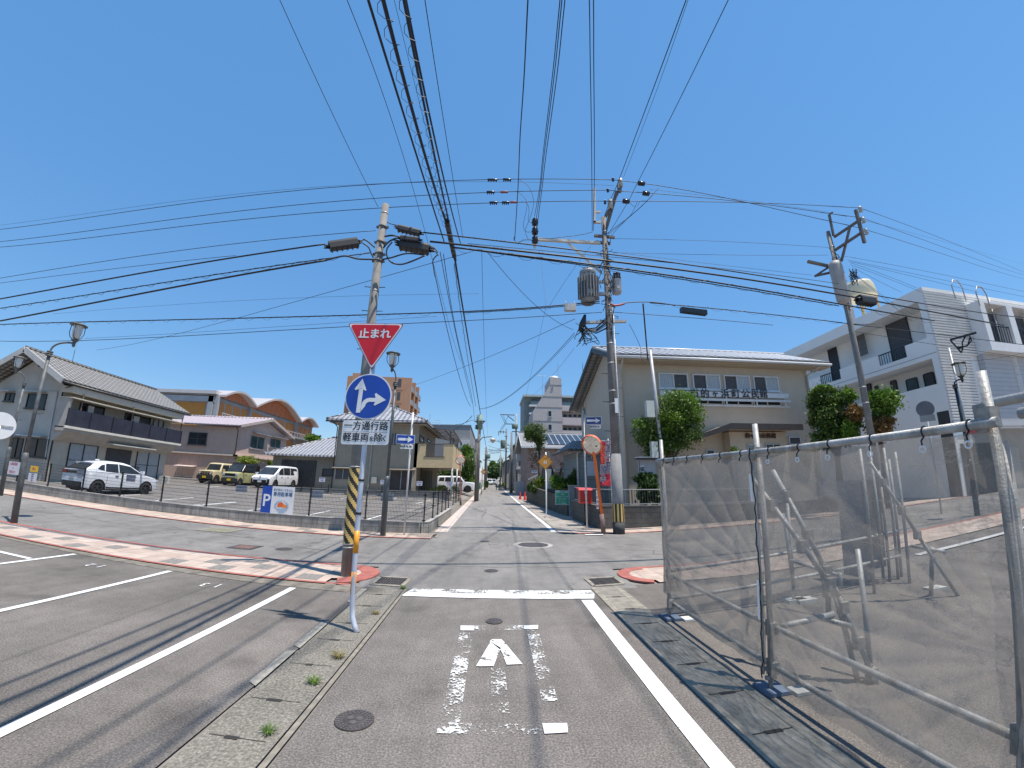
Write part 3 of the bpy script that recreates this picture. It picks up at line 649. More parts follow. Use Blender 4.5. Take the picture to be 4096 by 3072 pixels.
pR=(4.576,14.09);t=pole('utility_pole',(pR[0],pR[1]),12.75,.165,.105,'tall dark utility pole with two transformers at the far right junction corner',DARKC());poleR=t
bR=gz(*pR)
MB().tube([(pR[0],pR[1],0),(pR[0],pR[1],2.77)],[.198,.185],20).build('concrete_sleeve',mat('sleeve_grey',(.24,.24,.24),.85,.15,4,streak=.3),t)
MB().tube([(pR[0],pR[1],0),(pR[0],pR[1],.40)],[.205,.203],20).build('rubber_foot',mat('foot_black',(.05,.05,.05),.8,.3,6),t)
stripe_band(t,pR,.42,1.03,.199,0,54)
for z in(2.5,4.6,5.1,6.2,7.0,7.5,8.3,8.6,9.4,10.1,11.2,12.0):mb=MB();mb.tube([(pR[0],pR[1],z),(pR[0],pR[1],z+.04)],.172-.0050*z,16);mb.build('steel_strap',GALV(),t)
for k in range(9):
 z=3.6+k*.55;s=1 if k%2 else-1;MB().cyl((pR[0]+s*.15,pR[1],z),(pR[0]+s*.38,pR[1]-.02,z),.013,n=6).build('step_bolt',BLACK(),t)
mb=MB();mb.tube([(pR[0]+.17,pR[1]-.1,2.8),(pR[0]+.17,pR[1]-.1,4.2),(pR[0]+.15,pR[1]-.1,8.5)],.03,8);mb.build('conduit',GALV(),t)
MB().box(pR[0]+.0,pR[1]-.22,4.25,pR[0]+.12,pR[1]-.19,4.8).build('number_plate',WHITE(),t)
ZC=lambda x,y:(2250+.2049*x,700+.2049*y);ZB=lambda x,y:(2250+.2049*x,1020+.2049*y)
PRY=pR[1]
W=lambda q,dy=0:AY(q[0],q[1],PRY+dy)
STEEL=mat('brown_steel_arm',(.16,.13,.11),.6,.25,7,metal=.3);LSTEEL=mat('pale_steel_arm',(.45,.42,.38),.55,.2,7,metal=.3)
mb=MB()
mb.bar(W(ZC(1060,320),-.3),W(ZC(830,1120),0),.10,.12);mb.bar(W(ZC(1140,220),-.3),W(ZC(840,820),0),.09,.1);mb.bar(W(ZC(1100,200),-.35),W(ZC(1120,330),-.35),.14,.14)
mb.build('upper_arm',STEEL,t)
mb=MB();mb.bar(W(ZC(618,260)),W(ZC(625,940)),.09);mb.bar(W(ZC(600,925)),W(ZC(740,925)),.09);mb.bar(W(ZC(620,725)),W(ZC(740,725)),.08);mb.build('lightning_bracket',LSTEEL,t)
mb=MB();mb.bar(W(ZC(620,1185)),W(ZC(1015,1220)),.10);mb.bar(W(ZC(650,1310)),W(ZC(930,1340)),.10);mb.build('crossarm',STEEL,t)
Z8_=lambda x,y:(1200+.6781*x,700+.6781*y)
mb=MB();mb.bar(W(Z8_(1395,380)),W(Z8_(1770,402)),.11);mb.bar(W(Z8_(1575,395)),W(Z8_(1775,575)),.07);mb.bar(W(Z8_(1386,262)),W(Z8_(1383,430)),.09);mb.build('side_arm',mat('cream_arm',(.58,.54,.47),.5,.15,metal=.1),t)
for yy in(275,328,380):
 q=Vector(W(Z8_(1386,yy),-.12));mb=MB();mb.lathe(q-Vector((0,0,.17)),[(.02,0),(.13,.02),(.10,.07),(.15,.12),(.10,.18),(.13,.24),(.06,.34),(.01,.35)],12);mb.build('insulator',mat('insulator_black',(.02,.018,.018),.3,.1),t)
for q,r in((ZC(985,90),.06),(ZC(885,300),.06),(ZC(830,530),.06)):
 c=Vector(W(q,-.5));MB().lathe(c-Vector((0,0,.1)),[(.01,0),(r,.03),(r*.6,.1),(r,.15),(.01,.22)],10).build('insulator',MATS['insulator_black'],t)
for q in(ZC(1130,150),ZC(930,560)):
 c=Vector(W(q,-.35));MB().lathe(c-Vector((0,0,.25)),[(.05,0),(.10,.03),(.11,.30),(.10,.42),(.05,.46)],12).build('line_insulator',mat('insulator_grey',(.4,.4,.37),.4,.1),t)
def can(c,r,h,t,m,fins=0,name='transformer'):
 c=Vector(c);mb=MB();mb.lathe(c,[(.01,.0),(r*.72,.02),(r*.92,.12),(r*.93,h*.82),(r*.97,h*.84),(r*.95,h*.93),(r*.5,h),(.01,h*1.01)],22);o=mb.build(name,m,t)
 if fins:
  mb=MB()
  for k in range(fins):
   a=-math.pi*.98+k*math.pi*.96/(fins-1);d=Vector((math.cos(a),math.sin(a),0));mb.obox(c+d*r*1.08+Vector((0,0,h*.42)),d,d.cross(Z3v),Z3v,r*.38,.035,h*.62)
  mb.build('cooling_fin',m,o)
 mb=MB()
 for k in range(3):
  a=-2.3+k*.6;q=c+Vector((math.cos(a)*r*.75,math.sin(a)*r*.75,h*.86));mb.lathe(q-Vector((0,0,.12)),[(.03,0),(.075,.03),(.05,.1),(.075,.14),(.05,.2),(.07,.25),(.02,.3)],9)
 mb.build('bushing',MATS['insulator_black'],o);mb=MB();mb.bar(c+Vector((0,0,h*.3)),Vector((pR[0],pR[1],c.z+h*.3)),.12);mb.bar(c+Vector((0,0,h*.65)),Vector((pR[0],pR[1],c.z+h*.65)),.1);mb.build('bracket',GALV(),o)
 mb=MB();mb.box(c.x-r*.3,c.y-r*1.0,c.z+h*.2,c.x+r*.3,c.y-r*.9,c.z+h*.32);mb.build('rating_plate',LSTEEL,o)
TG=mat('transformer_grey',(.25,.25,.25),.5,.2,3,metal=.2,streak=.35)
q0=W(ZB(510,960));q1=W(ZB(500,280));can((q0[0],PRY,q0[2]),.34,q1[2]-q0[2],t,TG,11)
q0=W(ZB(1070,770));q1=W(ZB(1070,390));can((q0[0],PRY,q0[2]),.20,q1[2]-q0[2],t,mat('transformer_pale',(.42,.42,.42),.4,.15,3,streak=.2),0)
mb=MB();mb.bar(W(ZB(440,1320)),W(ZB(1235,1295)),.12,.1);mb.build('service_arm',LSTEEL,t)
rnd=random.Random(5);mb=MB();q0=Vector(W(ZB(420,1200)));
mb.tube([W(ZB(440,1170)),W(ZB(400,1330)),W(ZB(350,1470))],[.05,.13,.08],8)
for k in range(26):
 a=Vector(W(ZB(rnd.uniform(340,450),rnd.uniform(1330,1500)),rnd.uniform(-.15,.15)));b=Vector(W(ZB(rnd.uniform(250,720),rnd.uniform(1300,1800)),rnd.uniform(-.3,.3)))
 m_=(a+b)/2+Vector((rnd.uniform(-.3,.3),rnd.uniform(-.2,.2),-rnd.uniform(.05,.4)));mb.tube([a,a.lerp(m_,.6),m_,m_.lerp(b,.6),b],.013,5)
for k in range(9):
 a=Vector(W(ZB(430,1450),rnd.uniform(-.1,.1)));b=Vector((pR[0]-.1,pR[1]-.1,a.z+rnd.uniform(0,.5)));m_=(a+b)/2-Vector((0,0,.2));mb.tube([a,m_,b],.016,5)
mb.build('cable_tangle',mat('tangle_green_black',(.015,.02,.02),.5,.3),t)
mb=MB()
for k in range(40):
 z=rnd.uniform(8.1,11.6);a=rnd.uniform(3.3,6.1);r_=.17;p=Vector((pR[0]+math.cos(a)*r_,pR[1]+math.sin(a)*r_,z));a2=a+rnd.uniform(-1.2,1.2);q=Vector((pR[0]+math.cos(a2)*(r_+rnd.uniform(0,.25)),pR[1]+math.sin(a2)*(r_+.1),z+rnd.uniform(-.9,.3)))
 mb.tube([p,(p+q)/2+Vector((rnd.uniform(-.2,.2),-.1,-.12)),q],.014,5)
mb.build('jumper_wire',CABLE(),t)
def meter_box(c,w,h,d,par,m=None):return MB().box(c[0]-w/2,c[1]-d/2,c[2]-h/2,c[0]+w/2,c[1]+d/2,c[2]+h/2).build('equipment_box',m or mat('box_beige',(.5,.5,.45),.5,.08,streak=.15),par)
ZR=lambda x,y:(3200+.27125*x,780+.27125*y)
r2=Vector(AT(3486,1756,21.5));PX2,PY2=r2.x,r2.y;topz=AT(3318,925,21.5)[2]
t=pole('utility_pole',(PX2,PY2),topz-gz(PX2,PY2),.155,.10,'concrete utility pole with one tall transformer, right of the community hall',CONC());pole2=t
W2=lambda q,dd=0:Vector(AT(q[0],q[1],21.5+dd))
mb=MB();mb.bar(W2(ZR(820,220),-.8),W2(ZR(950,705),-.8),.12);mb.bar(W2(ZR(505,620)),W2(ZR(910,350),-.8),.10);mb.bar(W2(ZR(515,815)),W2(ZR(900,560),-.8),.10);mb.bar(W2(ZR(740,450),-.5),W2(ZR(610,980),0),.09);mb.build('offset_arm',STEEL,t)
mb=MB();mb.bar(W2(ZR(430,290)),W2(ZR(495,600)),.09);mb.bar(W2(ZR(430,290)),W2(ZR(485,255)),.07);mb.bar(W2(ZR(110,980),-.5),W2(ZR(470,1060)),.12);mb.bar(W2(ZR(215,1195),-.3),W2(ZR(470,1140)),.09);mb.bar(W2(ZR(230,1190),-.3),W2(ZR(430,1060)),.08);mb.build('crossarm',STEEL,t)
for q in(ZR(890,210),ZR(935,370),ZR(975,540)):MB().lathe(W2(q,-.9)-Vector((0,0,.15)),[(.02,0),(.10,.03),(.06,.12),(.10,.2),(.05,.3),(.01,.31)],10).build('insulator',MATS['insulator_grey'],t)
a,b=W2(ZR(650,1590),-.35),W2(ZR(545,990),-.35);MB().lathe((a.x,a.y,a.z),[(.02,-.08),(.22,0),(.29,.15),(.30,(b.z-a.z)*.9),(.27,b.z-a.z),(.01,b.z-a.z+.05)],20).build('transformer',mat('transformer_concrete',(.36,.34,.32),.6,.12,3,streak=.25),t)
mb=MB()
for k in range(22):
 a=W2(ZR(rnd.uniform(720,860),rnd.uniform(1080,1200)),rnd.uniform(-.3,.1));b=W2(ZR(rnd.uniform(730,860),rnd.uniform(1200,1360)),rnd.uniform(-.3,.1));mb.tube([a,(a+b)/2+Vector((rnd.uniform(-.2,.2),0,0)),b],.015,5)
for k in range(30):
 z=topz-rnd.uniform(1,4);a=rnd.uniform(3,6.3);mb.tube([(PX2+math.cos(a)*.14,PY2+math.sin(a)*.14,z),(PX2+math.cos(a+.5)*.25,PY2+math.sin(a+.5)*.25,z-.2),(PX2+math.cos(a+1)*.15,PY2+math.sin(a+1)*.15,z-.5)],.014,5)
mb.build('jumper_wire',CABLE(),t)
for z in(topz-.9,topz-1.5,topz-2.4,topz-3.1,5.6,4.9):mb=MB();mb.tube([(PX2,PY2,z),(PX2,PY2,z+.05)],.14,14);mb.build('steel_strap',GALV(),t)
LG=mat('lamp_grey',(.10,.11,.115),.5,.15,6,metal=.3);LGL=mat('lamp_glass',(.62,.63,.60),.25,.08)
def lantern(c,t,k=1.0,m=None):
 c=Vector(c);m=m or LG;MB().lathe(c,[(.01,.30*k),(.16*k,.29*k),(.235*k,.255*k),(.24*k,.235*k),(.13*k,.225*k),(.01,.225*k)],20).build('lamp_cap',m,t)
 MB().lathe(c,[(.05*k,-.17*k),(.10*k,-.13*k),(.125*k,0),(.13*k,.225*k)],16).build('glass_shade',LGL,t)
 mb=MB()
 for q in range(4):
  a=q*math.pi/2+.5;d=Vector((math.cos(a),math.sin(a),0));mb.tube([c+d*.19*k+Vector((0,0,.24*k)),c+d*.20*k,c+d*.15*k+Vector((0,0,-.13*k)),c+d*.05*k+Vector((0,0,-.2*k))],.012*k,6)
 mb.build('cage',m,t);MB().lathe(c,[(.11*k,-.20*k),(.05*k,-.26*k),(.04*k,-.34*k),(.05*k,-.37*k),(.01,-.42*k)],12).build('finial',m,t)
def street_lamp(p,neck,tip,label,m=None,hand=1,top=None,group='curved-neck lantern lamps along the cross street',tvec=None):
 """p base, neck = z where arm starts, tip = lantern centre"""
 b=Vector((p[0],p[1],gz(p[0],p[1])));m=m or LG;t=thing('street_lamp',tuple(b),label,'street lamp',group)
 mb=MB();mb.tube([b,b+Vector((0,0,1.75)),b+Vector((0,0,1.86))],[.085,.082,.06],14);mb.build('lower_post',m,t)
 n_=Vector((b.x,b.y,neck));mb=MB();mb.tube([b+Vector((0,0,1.82)),n_],[.05,.046],12)
 mb.build('upper_post',m,t);mb=MB()
 for k in range(3):mb.tube([n_+Vector((0,0,k*.055)),n_+Vector((0,0,k*.055+.028))],.085,14)
 mb.build('ring',m,t)
 tip=Vector(tip);d=Vector((tip.x-b.x,tip.y-b.y,0));L=d.length;d=d/L if L else Vector((1,0,0));side=d.cross(Z3v);hgt=tip.z-.30-neck-.16
 mb=MB()
 for s in(-.022,.022):
  P=[n_+Vector((0,0,.1))+side*s]
  for k in range(9):a=R(180-k*11.25);P.append(n_+side*s+Vector((0,0,.16))+d*(L*(1+math.cos(a)))*1.0+Vector((0,0,hgt*math.sin(a))))
  P.append(tip+Vector((0,0,-.30)));mb.tube(P,.022,8)
 mb.build('neck',m,t);lantern(tip,t,1.0,m);mb=MB();mb.bar(b+Vector((0,0,2.9)),b+Vector((.35,0,2.95)),.02);mb.build('hook',m,t);return t
g0=G(55,2095);tp=AT(*[(307,1334)][0],math.hypot(g0[0],g0[1])-.05);nk=AT(223,1430,math.hypot(g0[0],g0[1]))[2]
street_lamp(g0,nk,tp,'dark leaning lantern lamp on the pink pavement, in front of the grey house',mat('lamp_worn_grey',(.13,.135,.135),.6,.3,8,metal=.2,streak=.3))
g1=G(2,1982);d1=math.hypot(g1[0],g1[1]);street_lamp(g1,AT(104,1545,d1)[2],AT(72,1455,d1),'curved lantern lamp on the far pavement at the very left edge',MATS['lamp_worn_grey'])
g2=(-3.283,13.03);d2=13.44;street_lamp(g2,AT(1582,1545,d2)[2],AT(1571,1442,d2),'dark lantern lamp behind the stop sign, its lantern right of the red triangle')
q_=Vector(AT(3870,1800,19.0));street_lamp((q_.x,q_.y),AT(3825,1553,19.0)[2],AT(3840,1482,19.0),'black lantern lamp in front of the white corrugated wall',mat('lamp_black',(.025,.03,.035),.45,.2,metal=.3))
def oneway(base,top,azc,label,bluem,txt=True,w=.6,h=.3,foot=None):
 b=Vector(base);t=thing('one_way_sign',tuple(b),label,'road sign');c=Vector(azc)
 MB().tube([b,Vector((b.x,b.y,top))],.032,12).build('pole',mat('white_post_paint',(.6,.58,.56),.5,.1,streak=.25),t)
 rt=Vector((c.y,-c.x,0)).normalized();nn=rt.cross(Z3v);c=c+nn*.05
 mb=MB();plate(mb,c,rt,Z3v,w,h,.02);o=mb.build('arrow_plate',SWH,t);mb=MB();plate(mb,c,rt,Z3v,w*.96,h*.91,.015,.003,.004);mb.build('blue_field',bluem,o)
 mb=MB();arrow(mb,c,rt,Z3v,w*.82,h*.28,h*.72,w*.26,.009);mb.build('arrow',SWH,o)
 c2=c-Z3v*(h/2+.09)+rt*.06;mb=MB();plate(mb,c2,rt,Z3v,w*.68,.14,.02);o=mb.build('supplementary_plate',SWH,t);mb=MB();text('軽車両',.085,c2-rt*.08,rt,Z3v,mb,.007,1,1,.002);text('を',.05,c2+rt*.05-Z3v*.01,rt,Z3v,mb,.007);text('除',.085,c2+rt*.115,rt,Z3v,mb,.007,1,1,.002);text('く',.05,c2+rt*.175-Z3v*.01,rt,Z3v,mb,.007);mb.build('lettering',INK,o)
 return t
oneway((-2.677,13.33,0),AT(1649,1650,13.6)[2],AT(*ZE(1187,398),13.55),'blue one-way arrow sign on a white post beside the left block wall',BLUES)
b=G(*(2340,2095));b=Vector(AT(2345,2000,15.4));oneway((b.x,b.y,0),AT(2380,1640,15.4)[2],AT(2050+.27125*1195,1450+.27125*860,15.3),'dark blue one-way arrow sign on a thin post above the orange rimmed mirror',mat('sign_dark_blue',(.02,.05,.18),.4,.1))
MIR=None
def mirror(base,c,r,label,post,rimm,lean=None,aim=None,post_r=.045):
 global MIR
 if MIR is None:
  MIR,tt,bb=nt('mirror_glass');bb.inputs['Metallic'].default_value=1;bb.inputs['Roughness'].default_value=.04;bb.inputs['Base Color'].default_value=(.8,.78,.72,1)
 b=Vector(base);c=Vector(c);t=thing('convex_mirror',tuple(b),label,'traffic mirror');n=(Vector(aim)if aim else Vector((-c.x*.9,-c.y,-.4))).normalized()
 low=b.lerp(c-n*.12,.22)
 MB().tube([b,low],post_r*1.5,12).build('sleeve',mat('rusty_sleeve',(.2,.13,.11),.8,.3,6),t)
 MB().tube([b+Vector((0,0,.2)),c-n*.12-Vector((0,0,r*.2)),c-n*.1],post_r,12).build('post',post,t)
 x=n.orthogonal().normalized();x=(Z3v-n*n.z).normalized();y=n.cross(x);vs=[];fs=[];K=36
 mb=MB();mb.smooth=True;rings=7
 for j in range(rings+1):
  q=j/rings;rr=r*q;h=.10*r*3*(1-q*q)*.35
  vs+=[c+(x*math.cos(2*math.pi*k/K)+y*math.sin(2*math.pi*k/K))*rr+n*h for k in range(K)]
 fs=[(j*K+k,j*K+(k+1)%K,(j+1)*K+(k+1)%K,(j+1)*K+k)for j in range(rings)for k in range(K)]
 mb.add(vs,fs);mb.build('mirror_face',MIR,t)
 mb=MB();ring=[c+(x*math.cos(2*math.pi*k/K)+y*math.sin(2*math.pi*k/K))*r for k in range(K+1)];mb.tube(ring,.03,8,caps=False);mb.build('rim',rimm,t)
 MB().disc(c-n*.04,n,r*.98,.03,32).build('back_shell',rimm,t)
 P=[c+(x*math.cos(a)+y*math.sin(a))*(r+.02)+n*.0 for a in[R(-75+150*k/14)for k in range(15)]];mb=MB()
 for i in range(14):mb.quad(P[i],P[i+1],P[i+1]+n*.10,P[i]+n*.10)
 mb.build('hood',rimm,t);return t
zG=lambda x,y:(2050+.27125*x,1700+.27125*y)
b=Vector((4.02,14.06,0));c=AT(*zG(1168,292),14.3)
mirror(b,c,.355,'convex mirror on a leaning bright orange post, left of the tall dark pole',ORNG,mat('orange_rim',(.72,.17,.08),.4,.1),aim=(-.75,-1,-.55),post_r=.055)
b=Vector((-1.954,28.63,0));c=AT(1650+.27125*707,1650+.27125*703,28.6)
mirror(b,c,.33,'convex mirror on a faded orange post far along the left side',mat('faded_orange',(.6,.22,.16),.6,.15),mat('faded_orange',(.6,.22,.16),.6,.15),aim=(.4,-1,-.5),post_r=.045)
b=Vector((3.97,16.68,0));t=thing('post_box',tuple(b),'red post box on a dark leg, right of the green board','post box')
PBR=mat('post_red',(.55,.03,.025),.4,.1,4,streak=.12);cx=b.x+.02
Lp=lambda q:AY(*zG(*q),16.5)
x0,x1=Lp((985,1000))[0],Lp((1155,1000))[0];zt,zb=Lp((1060,935))[2],Lp((1060,1155))[2]
mb=MB();prof=[(16.35,zb),(16.35,zt-.05),(16.42,zt),(16.7,zt),(16.78,zt-.06),(16.78,zb)];mb.prism([(x0,y,z)for y,z in prof],(x1-x0,0,0));o=mb.build('box',PBR,t)
mb=MB();mb.prism([(x0-.07,16.28,zt-.07),(x0-.07,16.32,zt+.01),(x0-.07,16.8,zt+.025),(x0-.07,16.82,zt-.03)],(x1-x0+.1,0,0));mb.build('lid',mat('post_red_faded',(.62,.07,.08),.5,.1),t)
mb=MB();c=Vector(((x0+x1)/2,16.34,zt-.17));mb.box(c.x-.055,16.343,c.z-.03,c.x+.055,16.347,c.z+.05);mb.build('label_plate',SWH,o);mb=MB();text('〒',.09,(c.x,16.342,c.z+.01),X3,Z3v,mb,.004,1,1,.003);mb.build('mark',PBR,o)
MB().box(x0+.03,16.343,zb+.12,x1-.03,16.348,zb+.13).build('slot',INK,o)
MB().tube([(b.x+.05,16.6,0),(b.x+.05,16.6,zb)],.07,14).build('leg',BLACK(),t)
q=zG(1350,560);t=thing('banner',AY(*zG(1350,900),14.9),'red vertical cloth banner with white bordered lettering behind the tall dark pole','banner')
P=[Vector(AY(*zG(*c),14.9))for c in((1300,245),(1400,240),(1450,900),(1295,895))]
mb=MB();vs,fs=grid(lambda s,u:P[0].lerp(P[1],s).lerp(P[3].lerp(P[2],s),u)+Vector((0,.03*math.sin(u*9+s*3),0)),6,14);mb.add(vs,[f[::-1]for f in fs]);mb.build('cloth',mat('banner_red',(.62,.03,.05),.6,.08),t)
mb=MB();wht=MB();rr_=(P[1]-P[0]).normalized();uu=(P[0]-P[3]).normalized();hgt=(P[0]-P[3]).length;wid=(P[2]-P[3]).length
for i,ch in enumerate('交通死亡事故'):
 c=P[0]+rr_*wid*.66-uu*hgt*(.06+.125*i);text(ch,.26,c,rr_,uu,wht,.045,1,.9,.018);text(ch,.26,c,rr_,uu,mb,.05,1,.9,.003)
for i,ch in enumerate('発令中'):c=P[0]+rr_*wid*.22-uu*hgt*(.62+.13*i);text(ch,.27,c,rr_,uu,wht,.045,1,.9,.018);text(ch,.27,c,rr_,uu,mb,.05,1,.9,.003)
wht.build('letter_outline',SWH,t);mb.build('lettering',mat('banner_ink',(.05,.04,.12),.6,.1),t)
mb=MB();text('交通安全',.1,P[0]+rr_*wid*.2-uu*hgt*.12,rr_,uu,mb,.05,1,.5);
for k in range(2):mb.tube([P[0]+rr_*wid*(.08+.2*k)-uu*hgt*.15-Vector((0,.05,0)),P[0]+rr_*wid*(.10+.2*k)-uu*hgt*.35-Vector((0,.05,0)),P[0]+rr_*wid*(.12+.2*k)-uu*hgt*.5-Vector((0,.05,0))],.008,4)
mb.build('orange_writing',mat('banner_orange',(.85,.3,.05),.6,.1),t)
mb=MB();mb.tube([P[1]+Vector((.03,0,.1)),P[2]+Vector((.03,0,-.9))],.012,6);mb.tube([P[0]+Vector((-.02,0,.03)),P[1]+Vector((.05,0,.03))],.01,6);mb.build('pole',SWH,t)
def diamond(base,cq,dist,s,label,m,bend=True,pole_to=None):
 b=Vector(base);t=thing('warning_sign',tuple(b),label,'road sign');c=Vector(AT(cq[0],cq[1],dist));rt=Vector((c.y,-c.x,0)).normalized();nn=rt.cross(Z3v);c+=nn*.06
 mb=MB();mb.tube([b-Vector((.12,.05,0)),b+Vector((-.03,0,.1)),b+Vector((0,0,.3)),Vector((b.x,b.y,c.z+s*(1.25 if pole_to is None else pole_to)))],.035,12);mb.build('pole',mat('white_post_paint',(.6,.58,.56),.5,.1),t)
 o=MB().prism([c+rt*s,c+Z3v*s,c-rt*s,c-Z3v*s],nn*.004).build('plate',m,t)
 mb=MB();
 for k in range(4):
  V=[rt,Z3v,-rt,-Z3v];a,bb=V[k]*s*.95,V[(k+1)%4]*s*.95;mb.quad(c+a+nn*.006,c+bb+nn*.006,c+bb*.96+nn*.006,c+a*.96+nn*.006)
 text('この先',s*.20,c+Z3v*s*.42,rt,Z3v,mb,.007);mb.build('border_line',INK,o)
 mb=MB();
 for dx in(-.12,.13):
  mb.disc(c+rt*s*dx+Z3v*s*.1+nn*.008,nn,s*.07,.002,10)
  mb.quad(*[c+rt*s*(dx+p)+Z3v*s*q+nn*.008 for p,q in((-.06,.03),(.06,.03),(.1,-.2),(.02,-.14),(-.09,-.2))])
 mb.quad(*[c+rt*s*p+Z3v*s*q+nn*.008 for p,q in((-.26,-.24),(.26,-.24),(.26,-.28),(-.26,-.28))]);mb.build('figures',SWH,o)
 return t
OR=mat('faded_sign_orange',(.66,.28,.03),.45,.12,5,streak=.2)
diamond((2.866,19.98,0),zG(482,544),20.2,.39,'orange diamond warning sign on a bent pale post by the right garden wall',OR)
diamond((-1.25,52,0),(1650+.27125*1048,1650+.27125*875),52,.38,'small distant orange diamond sign on the left side of the street',OR)
b=Vector((-1.13,33.5,0));t=thing('road_light',tuple(b),'brown steel road light with a long arm over the street ahead','road light')
zF=lambda x,y:(1650+.27125*x,1650+.27125*y);n0=Vector(AY(*zF(925,450),33.5));n1=Vector(AY(*zF(1170,355),33.5));n2=Vector(AY(*zF(1185,390),33.5))
BRN=mat('brown_pole_paint',(.12,.09,.075),.6,.2,5,streak=.2)
MB().tube([b,(b.x,b.y,2.2),(b.x+.0,b.y,n0.z)],[.085,.07,.055],12).build('mast',BRN,t);MB().tube([(b.x,b.y,n0.z),Vector((b.x+.12,b.y,n1.z-.45)),Vector((b.x+.45,b.y,n1.z-.08)),n1],.04,8).build('arm',BRN,t)
MB().lathe(n2-Vector((0,0,.35)),[(.02,0),(.12,.06),(.20,.2),(.30,.26),(.12,.38),(.03,.45)],14).build('lamp_head',mat('lamp_cream',(.55,.48,.36),.5,.1),t)
def cone(p,h,label,m):
 b=Vector(p);t=thing('traffic_cone',tuple(b),label,'traffic cone');MB().box(b.x-.17,b.y-.17,b.z,b.x+.17,b.y+.17,b.z+.04).build('base',m,t);MB().lathe(b+Vector((0,0,.035)),[(.135,0),(.11,h*.2),(.03,h*.95),(.01,h)],16).build('cone',m,t)
CR=mat('cone_red',(.7,.04,.03),.5,.08)
c1=G(*zG(183,1108));cone((c1[0],c1[1],0),.72,'red traffic cone at the end of the right garden wall',CR);cone((c1[0]-.35,c1[1]+1.1,0),.70,'red traffic cone behind and left of the nearer cone',mat('cone_dark_red',(.45,.03,.03),.6,.1))
def cutout(p,h,label,mclo):
 b=Vector(p);t=thing('cutout_figure',tuple(b),label,'cutout board')
 mb=MB();k=h;pts=[(-.13,0),(.13,0),(.14,.55),(.2,.62),(.16,.68),(.1,.70),(.15,.8),(.14,.93),(.06,1),(-.06,1),(-.14,.93),(-.15,.8),(-.1,.70),(-.16,.68),(-.2,.62),(-.14,.55)]
 mb.prism([b+Vector((x*k,0,z*k))for x,z in pts],(0,-.02,0));mb.build('board',SWH,t)
 MB().prism([b+Vector((x*k,-.021,z*k))for x,z in((-.11,.05),(.11,.05),(.12,.55),(.08,.66),(-.08,.66),(-.12,.55))],(0,-.004,0)).build('painted_clothes',mclo,t)
 MB().prism([b+Vector((x*k,-.021,z*k))for x,z in((-.12,.86),(.12,.86),(.11,.95),(.03,.985),(-.05,.98),(-.11,.94))],(0,-.004,0)).build('painted_hair',INK,t)
 MB().disc(b+Vector((0,-.023,.80*k)),(0,-1,0),.085*k,.004,16).build('painted_face',mat('face_cream',(.7,.5,.4),.6,.05),t)
c1=G(*zF(1462,1190));cutout((c1[0],c1[1],0),1.25,'flat board figure of a child in yellow and black by the street light pole',mat('yellow_clothes',(.6,.4,.05),.6,.3,8));cutout((c1[0]+2.3,c1[1]-3.0,.3),1.0,'flat board figure of a child painted on the corner of the right wall',mat('grey_clothes',(.4,.4,.42),.6,.2))
c1=G(*zF(1000,1165));t=thing('green_net',(c1[0]-.5,42,0),'green cloth hanging on a rail far along the left side','net');a=AY(*zF(985,1030),42);b_=AY(*zF(1008,1130),42)
vs,fs=grid(lambda s,u:(a[0]+(b_[0]-a[0])*s,42+.06*math.sin(s*9),a[2]+(b_[2]-a[2])*u),8,3);m=MB();m.add(vs,[f[::-1]for f in fs]);m.build('cloth',mat('net_green',(.02,.35,.2),.7,.1),t);MB().tube([(b_[0],42,0),(b_[0],42,a[2]+.1)],.02,6).build('rail_post',GALV(),t)
def CR_(ox,oy,k):return lambda x,y:(ox+k*x,oy+k*y)
zA=CR_(0,1400,.27125);zB=CR_(0,1750,.27125);zC=CR_(550,1500,.27125);zD=CR_(750,1780,.27125);zE=CR_(1300,1650,.27125)
zH=CR_(2050,1450,.27125);zS=CR_(2996,1100,.4973);zM=CR_(2500,1350,.3617);z3=CR_(2000,1200,.4973);z2=CR_(1000,1200,.4973)
zK=CR_(3496,1300,.27125);zP=CR_(3100,1550,.27125)
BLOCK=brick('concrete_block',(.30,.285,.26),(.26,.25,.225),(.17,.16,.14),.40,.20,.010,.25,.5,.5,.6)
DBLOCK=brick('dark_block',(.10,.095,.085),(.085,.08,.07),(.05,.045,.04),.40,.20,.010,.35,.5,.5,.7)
CAPC=mat('coping',(.36,.34,.31),.9,.2,5)
def wall_line(pts,name,label,top,th,m,cap=None,cat='wall',capm=None,z0=None):
 """low wall along plan points; top(i) height"""
 c=pts[len(pts)//2];t=thing(name,(c[0],c[1],gz(*c)),label,cat)
 mb=MB()
 for i in range(len(pts)-1):
  a,b=Vector((*pts[i],0)),Vector((*pts[i+1],0));d=(b-a).normalized();n=Vector((-d.y,d.x,0))*th/2;za,zb=top(i),top(i+1);ga,gb=gz(*pts[i])-.1,gz(*pts[i+1])-.1
  P=[a-n,b-n,b+n,a+n];mb.add([(P[0].x,P[0].y,ga),(P[1].x,P[1].y,gb),(P[2].x,P[2].y,gb),(P[3].x,P[3].y,ga),(P[0].x,P[0].y,za),(P[1].x,P[1].y,zb),(P[2].x,P[2].y,zb),(P[3].x,P[3].y,za)],[(0,3,2,1),(4,5,6,7),(0,1,5,4),(1,2,6,5),(2,3,7,6),(3,0,4,7)])
 mb.build('blockwork',m,t)
 if cap:
  mb=MB()
  for i in range(len(pts)-1):mb.bar((pts[i][0],pts[i][1],top(i)+cap/2),(pts[i+1][0],pts[i+1][1],top(i+1)+cap/2),th+.03,cap)
  mb.build('coping',capm or CAPC,t)
 return t
def ztop(x):return .335+.0155*max(0,-x-0)
wx=[-26,-22,-18,-14,-10,-6,-2.25];wp=[(x,yw(x))for x in wx]
